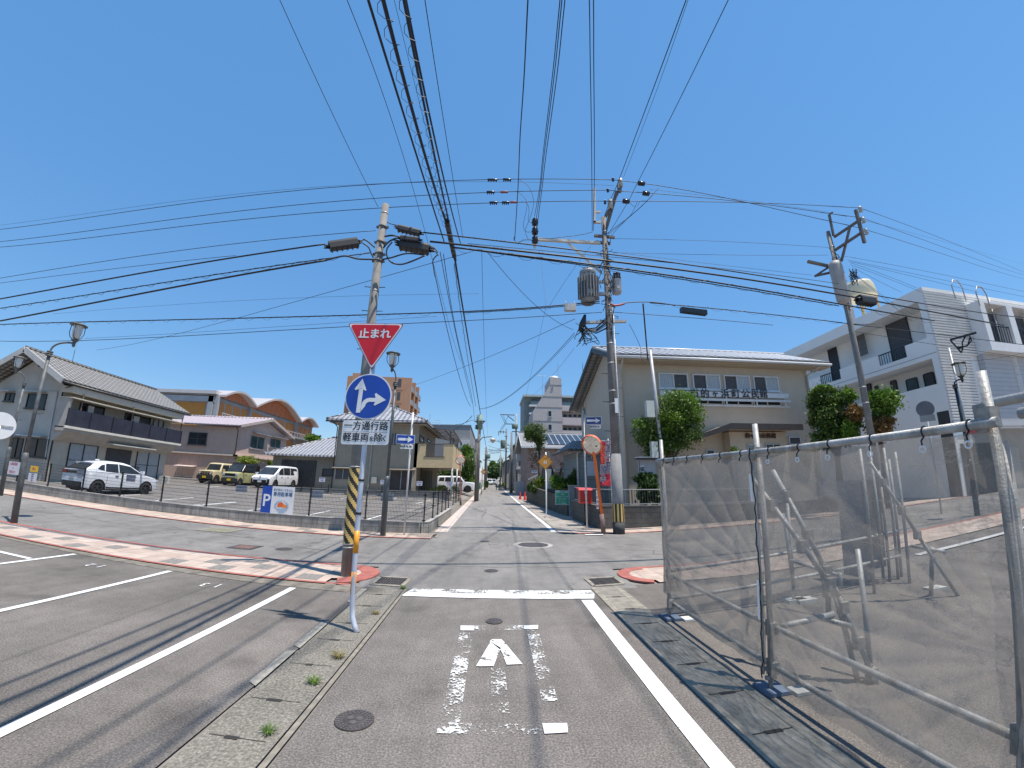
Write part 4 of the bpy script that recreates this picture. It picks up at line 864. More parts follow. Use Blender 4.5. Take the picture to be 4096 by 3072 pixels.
wall_line(wp+[(-2.06,13.95),(-1.98,16.5),(-1.93,20.5)],'block_wall','low grey concrete block wall round the car park',lambda i:ztop((wx+[-2.0]*4)[i])if i<8 else .37,.15,BLOCK,.012)
FBK=mat('fence_black',(.012,.012,.014),.45,.15)
def mesh_fence(pts,label,h,spacing=.05,hs=.10,rails=True,group=None,name='mesh_fence',posts=True,post_h=.94,zb=None,thin=.0022):
 c=pts[len(pts)//2];t=thing(name,(c[0],c[1],c[2]),label,'fence',group)
 for i,p in enumerate(pts):
  if not posts:break
  mb=MB();mb.box(p[0]-.02,p[1]-.02,p[2],p[0]+.02,p[1]+.02,p[2]+post_h);mb.tube([(p[0],p[1]-.03,p[2]+post_h-.03),(p[0],p[1]-.03,p[2]+post_h)],.028,8)
  for q in(.04,.45,.86):mb.box(p[0]-.06,p[1]-.035,p[2]+q,p[0]+.06,p[1]-.015,p[2]+q+.02)
  mb.build('post',FBK,t)
 for i in range(len(pts)-1):
  a,b=Vector(pts[i]),Vector(pts[i+1]);L=(b-a).length;n=int(L/spacing);mb=MB();d=(b-a)/L;off=d.cross(Z3v).normalized()*-.0
  for k in range(n+1):
   p=a+d*(k*L/n)+Vector((0,0,.06));mb.add([p-d*thin,p+d*thin,p+d*thin+Vector((0,0,h)),p-d*thin+Vector((0,0,h)),p+Z3v.cross(d)*thin,p+Z3v.cross(d)*thin+Vector((0,0,h))],[(0,1,2,3),(4,0,3,5),(1,4,5,2)])
  m=int(h/hs)
  for k in range(m+1):
   z=.06+h*k/m;mb.bar(a+Vector((0,0,z)),b+Vector((0,0,z)),thin*2.4)
  mb.build('wire_panel',FBK,t)
 return t
fx=[-24.0]+[-2.146-2*k*(.998)for k in range(10,-1,-1)]
fp=[(x,yw(x),ztop(x)+.01)for x in fx]
mesh_fence(fp,'black wire mesh fence on the block wall, along the cross street',.84,.05,.11,thin=.0036)
sp_=[(-2.146,13.79,.37)]+[(-2.07+.016*k,13.9+k*1.3,.37)for k in range(1,6)]
mesh_fence(sp_,'black wire mesh fence on the block wall, running back along the side street',.84,.06,.15)
bf=[Vector(AX(*zE(2012,1330),-2.35)),Vector(AX(*zE(2088,1270),-2.3))]
mesh_fence([(-2.35,26.9,.1),(-2.33,29.0,.15),(-2.3,31.0,.15),(-2.28,33.5,.15)],'black mesh fence behind the faded orange mirror post',1.25,.06,.15,post_h=1.35)
wall_line([(-16.4,30.6),(-9,30.6),(-4.4,30.6),(-3.0,30.6)],'retaining_wall','low grey retaining wall at the back of the car park under the tan house',lambda i:.86,.18,brick('grey_block',(.23,.225,.22),(.21,.205,.2),(.14,.14,.13),.4,.2,.012,.2,.5,.4,.4),.02)
mesh_fence([(x,30.45,.62)for x in(-16.2,-14.1,-12,-10,-8,-6,-4,-3.1)],'thin mesh fence on the retaining wall at the back of the car park',.5,.06,.12,post_h=.6)
WS=mat('wheel_stop',(.45,.42,.38),.9,.2,9);k0=None
wsl=['far left, next to the white van','first one right of the white van','left of the striped pole','just right of the striped pole','between dark lamp and white sign post','right of the white sign post','second from the side street','nearest the side street']
for i,(q,w)in enumerate(((zD(1700,690),1),(zD(2150,720),1),(zE(185,1212),1),(zE(665,1240),1),(zE(1145,1270),1),(zE(1395,1285),1),(zE(1655,1300),1),(zE(1915,1313),1))):
 g=G(*q);tag(MB().box(g[0]-.42,g[1]-.08,g[2],g[0]+.42,g[1]+.08,g[2]+.11).build('wheel_stop',WS),'low concrete wheel stop in the car park, '+wsl[i],'wheel stop','wheel stops at the back of the car park')
FW=Fac((-20,yw(-20)),(-2.146,13.79));off=.05
u0,z1=FW.px(*zD(1135,590));u1,z0=FW.px(*zD(1560,1030));u0=FW.px(*zD(1110,800))[0];u1=FW.px(*zD(1580,800))[0];z0=FW.px(*zD(1300,1015))[1];z1=FW.px(*zD(1300,608))[1]
t=thing('parking_sign',FW.p((u0+u1)/2,z0,.05),'blue and white P parking sign with a drawn sun, fixed to the mesh fence','sign')
mb=MB();FW.box(mb,u0,u1,z0,z1,.05,.07);mb.build('board',SWH,t)
ub=u0+(u1-u0)*.31;mb=MB();FW.box(mb,u0-.002,ub,z0-.002,z1+.002,.0705,.073);mb.build('blue_panel',BLUES,t)
mb=MB();text('P',(z1-z0)*.62,FW.p((u0+ub)/2,(z0+z1)/2-.04,.074),FW.u,Z3v,mb,.002,1,1,.012);mb.build('letter',SWH,t)
uc=(ub+u1)/2;hh=z1-z0;DB=mat('sign_navy',(.03,.09,.22),.5,.1)
mb=MB();text('あけぼのこどもえん',hh*.105,FW.p(uc,z1-hh*.13,.072),FW.u,Z3v,mb,.002,1,.82,.002);text('専用駐車場',hh*.17,FW.p(uc,z1-hh*.29,.072),FW.u,Z3v,mb,.002,1,.9,.004);mb.build('lettering',DB,t)
SO=mat('sun_orange',(.75,.13,.02),.5,.08)
def ringpoly(c,r,a0,a1,n=18):return[(c[0]+r*math.cos(R(a0+(a1-a0)*k/n)),c[1]+r*math.sin(R(a0+(a1-a0)*k/n)))for k in range(n+1)]
mb=MB();c=(uc-.04,z0+hh*.30);mb.quad(*[FW.p(a,b,.0725)for a,b in ringpoly(c,hh*.135,-20,200)]);mb.build('big_sun',SO,t)
mb=MB();c2=(uc+.10,z0+hh*.27);mb.quad(*[FW.p(a,b,.0735)for a,b in ringpoly(c2,hh*.09,-20,200)]);mb.build('small_sun',mat('sun_light_orange',(.8,.25,.04),.5,.08),t)
mb=MB()
for k in range(19):
 a=R(200-k*12);r0=hh*.165;r1=hh*(.22+.02*(k%2));cx_,cz_=uc-.01,z0+hh*.29
 mb.bar(FW.p(cx_+r0*1.25*math.cos(a),cz_+r0*math.sin(a),.073),FW.p(cx_+r1*1.25*math.cos(a),cz_+r1*math.sin(a),.073),.008,.002)
mb.build('rays',DB,t);mb=MB()
for j in range(4):
 w=.20-.035*j*(j>1);zz=z0+hh*(.205-.045*j);P=[FW.p(uc+.01+w*(2*k/24-1),zz+.008*math.sin(k*1.57),.073)for k in range(25)];mb.tube(P,.005,4)
mb.build('waves',mat('wave_blue',(.08,.25,.42),.5,.1),t)
for i,(a,b_,col,txt_,lab)in enumerate(((zB(1140,465),zB(1245,580),'g','','grey notice on the fence over the rear door of the white hatchback'),(zB(1865,545),zB(1985,660),'g','','grey notice on the fence over the front wheel of the white hatchback'),(zD(715,590),zD(870,700),'g','','pale notice seen on the fence below the small tan van'),(zD(1815,665),zD(1990,790),'g','','pale notice on the fence right of the blue parking sign'),(zE(825,1190),zE(1005,1310),'g','','pale notice on the fence by the dark lamp post'))):
 r=FW.rect(a,b_);t=thing('fence_notice',FW.p(r[0],r[2],.0),lab,'notice','paper notices tied to the mesh fence');mb=MB();FW.box(mb,r[0],r[1],r[2],r[3],-.02,-.012);mb.build('sheet',mat('notice_grey',(.42,.44,.47),.7,.1),t)
 mb=MB()
 for k in range(4):zz=r[3]-(r[3]-r[2])*(k+.7)/4.6;FW.box(mb,r[0]+.03,r[1]-.03-.03*(k%2),zz-.008,zz+.008,-.0105,-.0095)
 mb.build('text_line',mat('faint_ink',(.2,.2,.28),.8,.1),t)
def board(fac,r,d,label,m,body,inkm,cat='sign',bandm=None,tsize=.12):
 t=thing('notice_board',fac.p((r[0]+r[1])/2,r[2],d),label,cat);mb=MB();fac.box(mb,r[0],r[1],r[2],r[3],d,d+.012);mb.build('sheet',m,t);mb=MB();n=len(body)
 for k,s in enumerate(body):
  zz=r[3]-(r[3]-r[2])*(k+.6)/(n+.2);text(s,(r[3]-r[2])/(n+.6)*.85,fac.p((r[0]+r[1])/2,zz,d+.012),fac.u,Z3v,mb,.003,1,.85,.002)
 mb.build('lettering',inkm,t);return t
PINK=mat('notice_pink_ink',(.55,.05,.15),.6,.1)
board(FW,FW.rect(zB(105,345),zB(310,560)),.03,'white notice with red lettering and a house mark at the far left of the fence',mat('notice_white',(.6,.58,.6),.6,.08),['入居者募集','へ','空室あり'],PINK)
board(FW,FW.rect(zB(470,415),zB(565,515)),.03,'small yellow notice on the fence right of the leaning lamp post',mat('notice_yellow',(.75,.45,.02),.5,.08),['禁止'],PINK)
board(FW,FW.rect(zB(440,520),zB(540,660)),.03,'narrow white notice under the small yellow one',MATS['notice_white'],['駐車場','利用者','以外の','駐車'],DB)
for q,lab in(((zD(1945,480),zD(2025,545)),'white parking notice on a stake at the back of the car park, left'),((zE(820,995),zE(900,1060)),'white parking notice beside the dark lamp post at the back'),((zE(1352,1012),zE(1432,1080)),'white parking notice below the tan balcony'),((zE(1795,1022),zE(1872,1085)),'white parking notice in front of the white car')):
 f=Fac((-18,30.3),(-2,30.3));r=f.rect(*q);t=board(f,r,.0,lab,MATS['notice_white'],['専用駐車','ご遠慮'],mat('notice_violet',(.15,.12,.4),.6,.1),'notice')
 mb=MB();mb.tube([f.p((r[0]+r[1])/2,r[2],.0),f.p((r[0]+r[1])/2,.5,0)],.012,5);mb.build('stake',FBK,t)
hp=[(4.32,15.45),(7,15.75),(12,16.3),(20,17.1)];ZW=AY(*zG(1650,1195),15.6)[2]
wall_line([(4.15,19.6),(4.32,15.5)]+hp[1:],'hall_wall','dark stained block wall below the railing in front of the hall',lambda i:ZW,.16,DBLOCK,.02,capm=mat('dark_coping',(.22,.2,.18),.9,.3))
ZRt=AY(*zG(1650,950),15.6)[2]
def railing(pts,z0,z1,label,m,sp=.11,name='railing',post=1.6):
 t=thing(name,(pts[0][0],pts[0][1],z0),label,'railing');mb=MB()
 for i in range(len(pts)-1):
  a,b=Vector((*pts[i],0)),Vector((*pts[i+1],0));L=(b-a).length
  mb.bar(a+Vector((0,0,z1)),b+Vector((0,0,z1)),.045,.035);mb.bar(a+Vector((0,0,z0+.05)),b+Vector((0,0,z0+.05)),.035,.03)
 mb.build('rail',m[0],t);mb=MB()
 for i in range(len(pts)-1):
  a,b=Vector((*pts[i],0)),Vector((*pts[i+1],0));L=(b-a).length;n=int(L/sp)
  for k in range(n+1):p=a.lerp(b,k/n);mb.bar(p+Vector((0,0,z0+.05)),p+Vector((0,0,z1)),.012 if k%12 else .035)
 mb.build('balusters',m[1],t);return t
RLT=mat('rail_pale',(.42,.41,.38),.5,.15);railing([(4.15,19.2),(4.32,15.5)]+hp[1:3],ZW+.03,ZRt,'metal railing on the dark block wall in front of the hall',(RLT,mat('rail_dark',(.06,.055,.05),.6,.2)))
f=Fac((4.1,15.3),(5.5,15.42));r=f.rect(zG(1222,965),zG(1262,1235));board(f,r,.06,'narrow white paper strip hanging on the railing beside the orange mirror post',MATS['notice_white'],list('山田法律'),mat('ink_soft',(.2,.15,.2),.7,.1))
gp=[(4.2,20.9),(3.95,25),(3.65,30),(3.45,35.6)]
t=wall_line(gp,'garden_wall','mossy dark stone garden wall along the right side of the street',lambda i:[.98,1.05,1.2,1.35][i],.22,mat('mossy_stone',(.09,.088,.07),.95,.5,5,bmp=1.0,bscale=9,streak=.4),.0)
wall_line([(4.75,21.0),(4.5,25),(4.2,30),(4.0,35.4)],'upper_garden_wall','smooth dark upper wall behind the green board, holding the shrubs',lambda i:[1.45,1.55,1.75,1.95][i],.15,mat('dark_render',(.10,.095,.085),.9,.3,3,bmp=.3,streak=.3),.03,capm=mat('upper_coping',(.14,.13,.12),.9,.2))
pz=AY(*zG(920,900),20.8)[2];t=thing('gate_pillar',(4.6,20.85,0),'grey rendered gate pillar between the green board and the post box','gate pillar');x0=AY(*zG(845,1200),20.6)[0];x1=AY(*zG(995,1200),20.6)[0]
MB().box(x0,20.6,0,x1,20.95,pz).build('pillar',mat('pillar_grey',(.20,.205,.21),.9,.15,3,bmp=.2,streak=.2),t);MB().box(x0-.02,20.58,pz,x1+.02,20.97,pz+.04).build('cap',CAPC,t)
f=Fac((3.0,20.75),(4.4,20.5));r=f.rect(zG(630,965),zG(840,1180));t=thing('green_board',f.p(r[0],r[2],0),'green board with small white writing on the garden wall','sign')
mb=MB();f.box(mb,r[0],r[1],r[2],r[3],0,.03);mb.build('frame',mat('board_frame',(.35,.4,.42),.5,.1),t);mb=MB();f.box(mb,r[0]+.03,r[1]-.03,r[2]+.03,r[3]-.03,.03,.035);mb.build('panel',mat('board_green',(.01,.22,.14),.45,.1),t)
mb=MB();uc=(r[0]+r[1])/2;hh=r[3]-r[2]
for k,(s,q)in enumerate((('町内会からのお願い',.11),('この場所は',.08),('ゴミステーションです',.10),('決められた日時に',.08),('出してください',.08),('的ヶ浜町自治会',.09))):text(s,hh*q*1.1,f.p(uc,r[3]-hh*(.12+.155*k),.036),f.u,Z3v,mb,.003,1,.8,.001)
mb.build('lettering',mat('board_white',(.5,.65,.55),.6,.1),t)
def body(par,x0,y0,x1,y1,z0,z1,m,name='wall'):return MB().box(x0,y0,z0,x1,y1,z1).build(name,m,par)
def gable_roof(par,x0,y0,x1,y1,ze,zr,m,axis='x',th=.14,name='roof',und=None,ridge=None,rpos=None,rx0=None,rx1=None):
 """axis: direction of the ridge"""
 mb=MB();rp=rpos if rpos is not None else((y0+y1)/2 if axis=='x' else(x0+x1)/2)
 if axis=='x':
  a0=rx0 if rx0 is not None else x0;a1=rx1 if rx1 is not None else x1
  S=[[(x0,y0,ze),(x1,y0,ze),(a1,rp,zr),(a0,rp,zr)],[(x1,y1,ze),(x0,y1,ze),(a0,rp,zr),(a1,rp,zr)]]
  if a0!=x0:S.append([(x0,y1,ze),(x0,y0,ze),(a0,rp,zr)])
  if a1!=x1:S.append([(x1,y0,ze),(x1,y1,ze),(a1,rp,zr)])
  R0,R1=(a0,rp,zr),(a1,rp,zr)
 else:
  a0=rx0 if rx0 is not None else y0;a1=rx1 if rx1 is not None else y1
  S=[[(x1,y0,ze),(x1,y1,ze),(rp,a1,zr),(rp,a0,zr)],[(x0,y1,ze),(x0,y0,ze),(rp,a0,zr),(rp,a1,zr)]]
  if a0!=y0:S.append([(x0,y0,ze),(x1,y0,ze),(rp,a0,zr)])
  if a1!=y1:S.append([(x1,y1,ze),(x0,y1,ze),(rp,a1,zr)])
  R0,R1=(rp,a0,zr),(rp,a1,zr)
 for s in S:mb.prism([Vector(p)-Vector((0,0,th))for p in s],(0,0,th))
 o=mb.build(name,[m],par)
 k=MB();k.tube([R0,R1],.13,8)
 if len(S)>2:
  for s in S[:2]:
   for c,rr in((s[0],s[3]),(s[1],s[2])):k.tube([c,rr],.09,6)
 k.build('ridge_cap',m if ridge is None else ridge,o);return o
def gable_wall(par,pts,off,m,name='gable'):return MB().prism(pts,off).build(name,m,par)
KAW=tiles('grey_kawara',(.36,.34,.31),(.05,.045,.04),.34,.32,rough=.55);SLV=tiles('silver_kawara',(.55,.54,.55),(.10,.10,.11),.36,.34,rough=.35)
PKR=tiles('pink_tiles',(.66,.58,.60),(.26,.19,.2),.42,.4,rough=.5)
DG=glass();FRK=mat('window_black',(.015,.015,.017),.4,.1);FRA=mat('aluminium',(.42,.43,.43),.4,.1,metal=.3);FRW=mat('window_white',(.6,.61,.62),.45,.08)
CURT=mat('curtain_glass',(.34,.36,.37),.25,.15,14);DKS=mat('dark_screen',(.07,.07,.075),.6,.2,8)
def awning(fac,u0,u1,z,d,m,par,name='awning',drop=.12):mb=MB();mb.prism([fac.p(u0,z,0),fac.p(u0,z-drop,d),fac.p(u0,z-drop-.05,d),fac.p(u0,z-.06,0)],fac.u*(u1-u0));return mb.build(name,m,par)
HA=thing('house',(-27,24,.4),'two-storey grey house with dark balcony and grey gable roof at the left','house')
AW=mat('grey_stucco',(.42,.395,.35),.92,.1,1.2,bmp=.3);AW2=mat('warm_grey_stucco',(.38,.35,.31),.92,.1,2.5,bmp=.2)
FA1=Fac((-24.85,20.15),(-24.85,29.4));FA2=Fac((-30.5,20.15),(-24.85,20.15));ZE_,ZR_=6.15,7.95
body(HA,-30.5,20.15,-24.85,29.4,0,5.9,AW)
gable_wall(HA,[(-30.5,20.15,5.9),(-24.85,20.15,5.9),(-27.6,20.15,7.55)],(0,.2,0),AW)
gable_roof(HA,-31.2,19.2,-24.0,30.2,ZE_,ZR_,KAW,'y',.16,rpos=-27.6)
mb=MB();
for a,b in(((-31.25,19.15,ZE_-.12),(-27.6,19.15,ZR_-.12)),((-27.6,19.15,ZR_-.12),(-23.95,19.15,ZE_-.12))):mb.bar(a,b,.08,.34)
mb.build('bargeboard',mat('fascia_grey',(.45,.44,.42),.7,.1),HA)
mb=MB();mb.box(-24.9,20.0,5.55,-24.02,29.6,5.92);mb.build('soffit',mat('soffit_cream',(.46,.42,.35),.8,.08),HA)
mb=MB();mb.tube([(-23.95,19.2,5.98),(-23.95,30.2,5.98)],.06,8);mb.tube([(-24.0,19.9,5.95),(-24.85,20.06,5.75),(-24.8,20.06,0)],.045,8);mb.build('gutter',FRK,HA)
body(HA,-24.9,20.152,-24.846,29.4,0,5.6,mat('house_beige_front',(.44,.40,.33),.92,.08,2,bmp=.2,streak=.1),'front_wall')
FBL=Fac((-23.85,19.8),(-23.85,29.5));zs=3.62
mb=MB();mb.box(-24.85,19.9,zs-.28,-23.9,29.4,zs-.1);mb.build('balcony_floor',AW2,HA)
mb=MB();mb.box(-23.9,19.8,zs-.12,-23.78,29.5,zs+.02);mb.build('balcony_edge',mat('edge_white',(.62,.58,.5),.6,.1),HA)
mb=MB();P=[(-24.85,y_,z_)for y_,z_ in((20.15,zs-.28),)]
mb.prism([(-24.85,20.0,zs-.9),(-23.95,20.0,zs-.26),(-24.85,20.0,zs-.26)],(0,9.4,0));mb.build('curved_soffit',AW2,HA)
PANB=mat('balcony_panel',(.03,.03,.045),.5,.25,2,streak=.25);
for k in range(6):
 a=19.85+k*1.6;b=min(29.45,a+1.57);MB().box(-23.88,a,zs+.05,-23.85,b,zs+1.0).build('balcony_panel',PANB,HA)
mb=MB()
for y_ in(19.85,21.4,23.05,24.65,26.25,27.85,29.45):mb.bar((-23.84,y_,zs),(-23.84,y_,zs+1.03),.04)
mb.build('balcony_post',FRK,HA)
for y_ in(20.7,24.6,29.4):MB().bar((-23.95,y_,zs),(-23.95,y_,5.6),.06).build('eave_post',mat('post_brown',(.14,.1,.08),.7,.2),HA)
MB().box(-24.84,19.95,5.22,-23.8,29.5,5.28).build('balcony_canopy',mat('canopy_cream',(.55,.5,.4),.6,.1),HA)
MB().box(-24.85,19.98,3.6,-24.0,20.1,5.2).build('side_screen',AW2,HA)
for a,b,g_ in((zA(1190,740),zA(1530,930),DG),(zA(1860,860),zA(2212,1060),DG),(zC(250,580),zC(380,725),CURT)):
 r=FA1.rect(a,b);window(FA1,(r[0],r[1],zs+.05,min(5.3,r[3])),HA,FRK,g_,2,False)
for u0_,u1_ in((1.55,1.95),(5.2,5.7)):mb=MB();FA1.box(mb,u0_,u1_,4.3,5.1,.3,.33);mb.build('laundry',mat('laundry_white',(.6,.58,.55),.9,.15,20),HA)
r1=FA1.rect(zB(1030,70),zB(1400,400));window(FA1,(r1[0],r1[1],.75,r1[3]),HA,FRK,CURT,2,False,bars=1)
r1=FA1.rect(zB(2030,165),zC(290,1410));window(FA1,(r1[0],r1[1],.75,r1[3]),HA,FRK,CURT,2,False,bars=1)
r1=FA1.rect(zB(1580,130),zB(1890,500));mb=MB();FA1.box(mb,r1[0],r1[1],.6,r1[3],0,.05);d_=mb.build('door',mat('door_charcoal',(.05,.05,.055),.6,.15),HA);mb=MB();FA1.box(mb,r1[0]-.9,r1[0],.6,1.7,0,.03);FA1.box(mb,r1[1],r1[1]+.9,.6,1.7,0,.03);mb.build('dark_dado',mat('dado_grey',(.13,.13,.135),.8,.15),HA)
ua=FA1.px(*zA(1500,1345));ub_=FA1.px(*zA(2140,1430));awning(FA1,ua[0],ub_[0],max(2.75,ua[1]),1.0,mat('awning_pale',(.5,.5,.46),.6,.15),HA)
for q in((zA(430,640),zA(655,870)),(zA(95,630),zA(200,760)),(zA(400,1290),zA(680,1590)),(zA(190,1290),zA(300,1600))):
 r=FA2.rect(*q);window(FA2,r,HA,FRK,DG,2,True)
for q in((zA(380,600),zA(700,610)),(zA(30,590),zA(235,600)),(zA(340,1245),zA(700,1265)),(zA(50,1250),zA(310,1265))):
 r=FA2.rect(*q);awning(FA2,r[0],r[1],r[3],.45,FRA,HA,'window_hood',.08)
mb=MB();mb.tube([FA2.p(FA2.px(*zA(720,605))[0],FA2.px(*zA(720,605))[1],.05),FA2.p(FA2.px(*zA(860,610))[0],FA2.px(*zA(860,610))[1],.05),FA2.p(FA2.px(*zA(640,1600))[0]+.25,.3,.05)],.035,6);mb.build('drainpipe',mat('pipe_grey',(.5,.5,.48),.5,.1),HA)
r=FA2.rect(zA(580,195),zA(635,250));mb=MB();FA2.box(mb,r[0],r[1],r[2],r[3],.0,.04);mb.build('vent',FRK,HA)
mb=MB();g_=G(*zC(340,1500));mb.box(-24.6,28.6,.6,-24.2,29.4,1.15);o=mb.build('air_conditioner',mat('ac_white',(.55,.54,.5),.5,.08),HA);MB().disc((-24.19,28.95,.88),(1,0,0),.2,.01,18).build('fan_grille',mat('ac_grey',(.3,.3,.29),.6,.1),o)
mb=MB();a_=AX(*zA(1060,190),-27.6);mb.tube([a_,(a_[0],a_[1],a_[2]+1.7)],.015,5);mb.bar((a_[0]-.5,a_[1],a_[2]+1.5),(a_[0]+.5,a_[1],a_[2]+1.5),.015);mb.build('aerial',GALV(),HA)
HL=thing('house',(-33,19,.4),'pale building behind the grey house at the very left edge','house');body(HL,-38,22,-31.6,30,0,6.6,mat('ochre_stucco',(.45,.4,.28),.9,.12,2));
fL=Fac((-38,22),(-31.6,22));window(fL,(4.6,6.0,1.2,2.4),HL,FRK,DG);window(fL,(4.4,6.1,4.0,5.2),HL,FRK,DG);MB().box(-38.3,21.6,6.6,-31.3,30.3,6.85).build('roof_slab',CAPC,HL);MB().box(-38,21.2,3.4,-31.5,22,3.55).build('balcony',FRA,HL)
HB=thing('house',(-28,42,.8),'pink rendered house with a pale pink tiled roof behind the parked cars','house');PW_=mat('pink_render',(.50,.37,.31),.9,.07,2.5,bmp=.2,streak=.1)
FB1=Fac((-33.5,37),(-24,37));FB2=Fac((-24,37),(-24,46.6));zeB=AY(*zC(1500,735),36.4)[2];rY=42.0;zrB=AX(*zC(2000,650),-23.4)[2]
body(HB,-33.5,37,-24,46.6,0,zeB-.15,PW_);gable_wall(HB,[(-24,37,zeB-.15),(-24,46.6,zeB-.15),(-24,rY,zrB-.3)],(-.2,0,0),PW_)
gable_roof(HB,-34,36.4,-23.4,47.2,zeB,zrB,PKR,'x',.14,rpos=rY);mb=MB();mb.bar((-23.36,36.35,zeB-.1),(-23.36,rY,zrB-.1),.06,.26);mb.bar((-23.36,rY,zrB-.1),(-23.36,47.2,zeB-.1),.06,.26);mb.build('bargeboard',mat('barge_pink',(.42,.34,.3),.8,.1),HB)
zb_=PL(*zC(1480,1187),(-33.5,37),(-24,37))[1];mb=MB();mb.box(-33.6,36.72,zb_-.08,-23.7,37,zb_+.06);mb.box(-24,36.72,zb_-.08,-23.7,46.6,zb_+.06);mb.build('string_course',mat('band_cream',(.6,.5,.42),.7,.08),HB)
body(HB,-33.5,36.9,-23.9,37.0,0,zb_-.1,mat('pink_lower',(.46,.32,.26),.9,.08,2.5,streak=.15),'lower_wall')
window(FB1,FB1.rect(zC(770,840),zC(1010,1035)),HB,mat('window_brown',(.13,.10,.09),.6,.1),DG,2,True,bars=1)
for q in((zC(1672,885),zC(1850,1105)),(zC(1955,925),zC(2095,1085))):window(FB2,FB2.rect(*q),HB,mat('window_frame_pinkgrey',(.36,.32,.3),.5,.1),glass('green_glass',(.04,.07,.065),.08),2,True)
for q in((zC(1690,845),zC(1925,885)),(zC(1960,890),zC(2170,935))):r=FB2.rect(*q);awning(FB2,r[0],r[1],r[3],.55,FRA,HB,'window_hood',.1)
mb=MB();q=FB1.px(*zC(1565,780));mb.tube([(-23.95,36.5,zeB-.15),(-23.93,36.9,zeB-.5),(-23.93,36.9,zb_)],.05,8);mb.build('drainpipe',mat('pipe_brown',(.13,.1,.09),.6,.1),HB)
r=FB1.rect(zC(610,1318),zC(885,1355));awning(FB1,r[0],r[1],r[3],.8,mat('awning_pink',(.55,.45,.42),.6,.1),HB)
f=Fac((-33,35.5),(-24,35.5));r=f.rect(zC(480,1352),zC(885,1515));railing([(f.p(r[0],0).x,35.5),(f.p(r[1],0).x,35.5)],r[2],r[3],'grey open railing in front of the pink house',(FRA,FRA),.25)
mb=MB();mb.box(-31,35.6,.5,-20.5,36.2,.95);o=mb.build('kerb_wall',mat('low_white_kerb',(.45,.42,.39),.9,.15));tag(o,'low pale kerb wall behind the car park in front of the pink house','wall')
HC=thing('school_building',(-52,70,1),'grey and orange school building with three arched roofs behind the pink house','school');SG=mat('school_grey',(.33,.34,.35),.8,.1,.8,streak=.15);SOr=mat('school_orange',(.62,.22,.03),.7,.08,1);SO2=mat('arch_orange',(.55,.15,.04),.6,.06,1);RFW=mat('metal_roof',(.55,.5,.48),.4,.08,1,metal=.2)
XS=-44.0;FC=Fac((XS,60),(XS,120));FC2=Fac((-56,60.6),(XS,60.6))
s=[AX(*zC(1130,340),XS),AX(*zC(1645,470),XS),AX(*z2(368,948),XS),AX(*z2(505,1003),XS)]
Yb=[60.6]+[p[1]for p in s[1:]];zsp=sum(p[2]for p in s)/4
body(HC,-70,60.6,XS,Yb[3],0,zsp-.2,SG)
for i in range(3):
 y0,y1=Yb[i],Yb[i+1];n=16;rise=(y1-y0)*.16;P=[(y0+(y1-y0)*k/n,zsp+rise*math.sin(math.pi*k/n))for k in range(n+1)]
 mb=MB();mb.prism([(XS+.3,y,z-.35)for y,z in P],(-.3,0,0));mb.build('arch_panel',SO2,HC)
 mb=MB();out=[(y,z)for y,z in P];inn=[(y,z-.35)for y,z in P][::-1]
 mb.prism([(XS+1.6,y,z)for y,z in out+inn],(-27,0,0));mb.build('arched_roof',RFW,HC)
 for k in range(7):
  ya=y0+(y1-y0)*(.12+.108*k);yb__=ya+(y1-y0)*.09;q=(ya+yb__)/2;h=rise*math.sin(math.pi*(q-y0)/(y1-y0))
  f_=FC;
  if h>rise*.35:window(FC,(ya-60,yb__-60,zsp-.35,zsp-.35+h*.75),HC,FRA,DG,1,False,.36)
 for lv in range(2):
  z0=zsp-3.2-3.6*lv
  for k in range(4):
   ya=y0+(y1-y0)*(.06+.24*k)-60;w=(y1-y0)*.2
   mb=MB();FC.box(mb,ya,ya+w,z0,z0+2.2,0,.05);o=mb.build('orange_panel',SOr,HC);window(FC,(ya+w*.35,ya+w*.95,z0+.5,z0+2.0),HC,FRA,DG,2,False,.12)
 mb=MB();FC.box(mb,y0-60,y1-60,zsp-4.1,zsp-3.9,0,1.6);mb.build('balcony_slab',SG,HC)
 mb=MB();FC.box(mb,y0-60,y1-60,zsp-3.0,zsp-2.9,1.5,1.58)
 for k in range(14):FC.box(mb,y0-60+(y1-y0)*k/14,y0-60+(y1-y0)*k/14+.06,zsp-3.9,zsp-3.0,1.52,1.57)
 mb.build('balcony_rail',mat('rail_white',(.5,.52,.54),.5,.08),HC)
 mb=MB();FC.box(mb,y0-60-.25,y0-60+.25,0,zsp-.2,0,.6);mb.build('column',SG,HC)
for q in((zC(580,395),zC(980,600)),):r=FC2.rect(*q);mb=MB();FC2.box(mb,r[0],r[1],r[2]-3,r[3],0,.05);mb.build('orange_wall',mat('ochre_orange',(.45,.20,.04),.8,.08,1),HC)
mb=MB();mb.box(-72,59.9,zsp-.05,XS+.3,62,zsp+.5);mb.build('roof_edge',RFW,HC);mb=MB();FC2.box(mb,0,12,zsp-1.3,zsp-.4,0,.5);FC2.box(mb,11.0,11.9,0,zsp-.4,0,.5);mb.build('frame_beam',SG,HC)
HT=thing('house',(-9,35,.8),'tan two-storey house with silver hip roof and cream balcony, beyond the car park','house');TW=mat('tan_render',(.34,.29,.22),.9,.07,2.5,bmp=.2,streak=.12);TB=mat('balcony_cream',(.56,.43,.25),.85,.06,2.5,bmp=.2,streak=.1)
FT=Fac((-11.95,31),(-5.65,31));zeT=AY(*zE(700,105),30.4)[2]
body(HT,-11.95,31,-5.65,40.5,0,zeT-.12,TW);gable_roof(HT,-12.7,30.3,-4.95,41.2,zeT,zeT+1.75,SLV,'y',.16,rpos=-8.9,rx0=33.6,rx1=38)
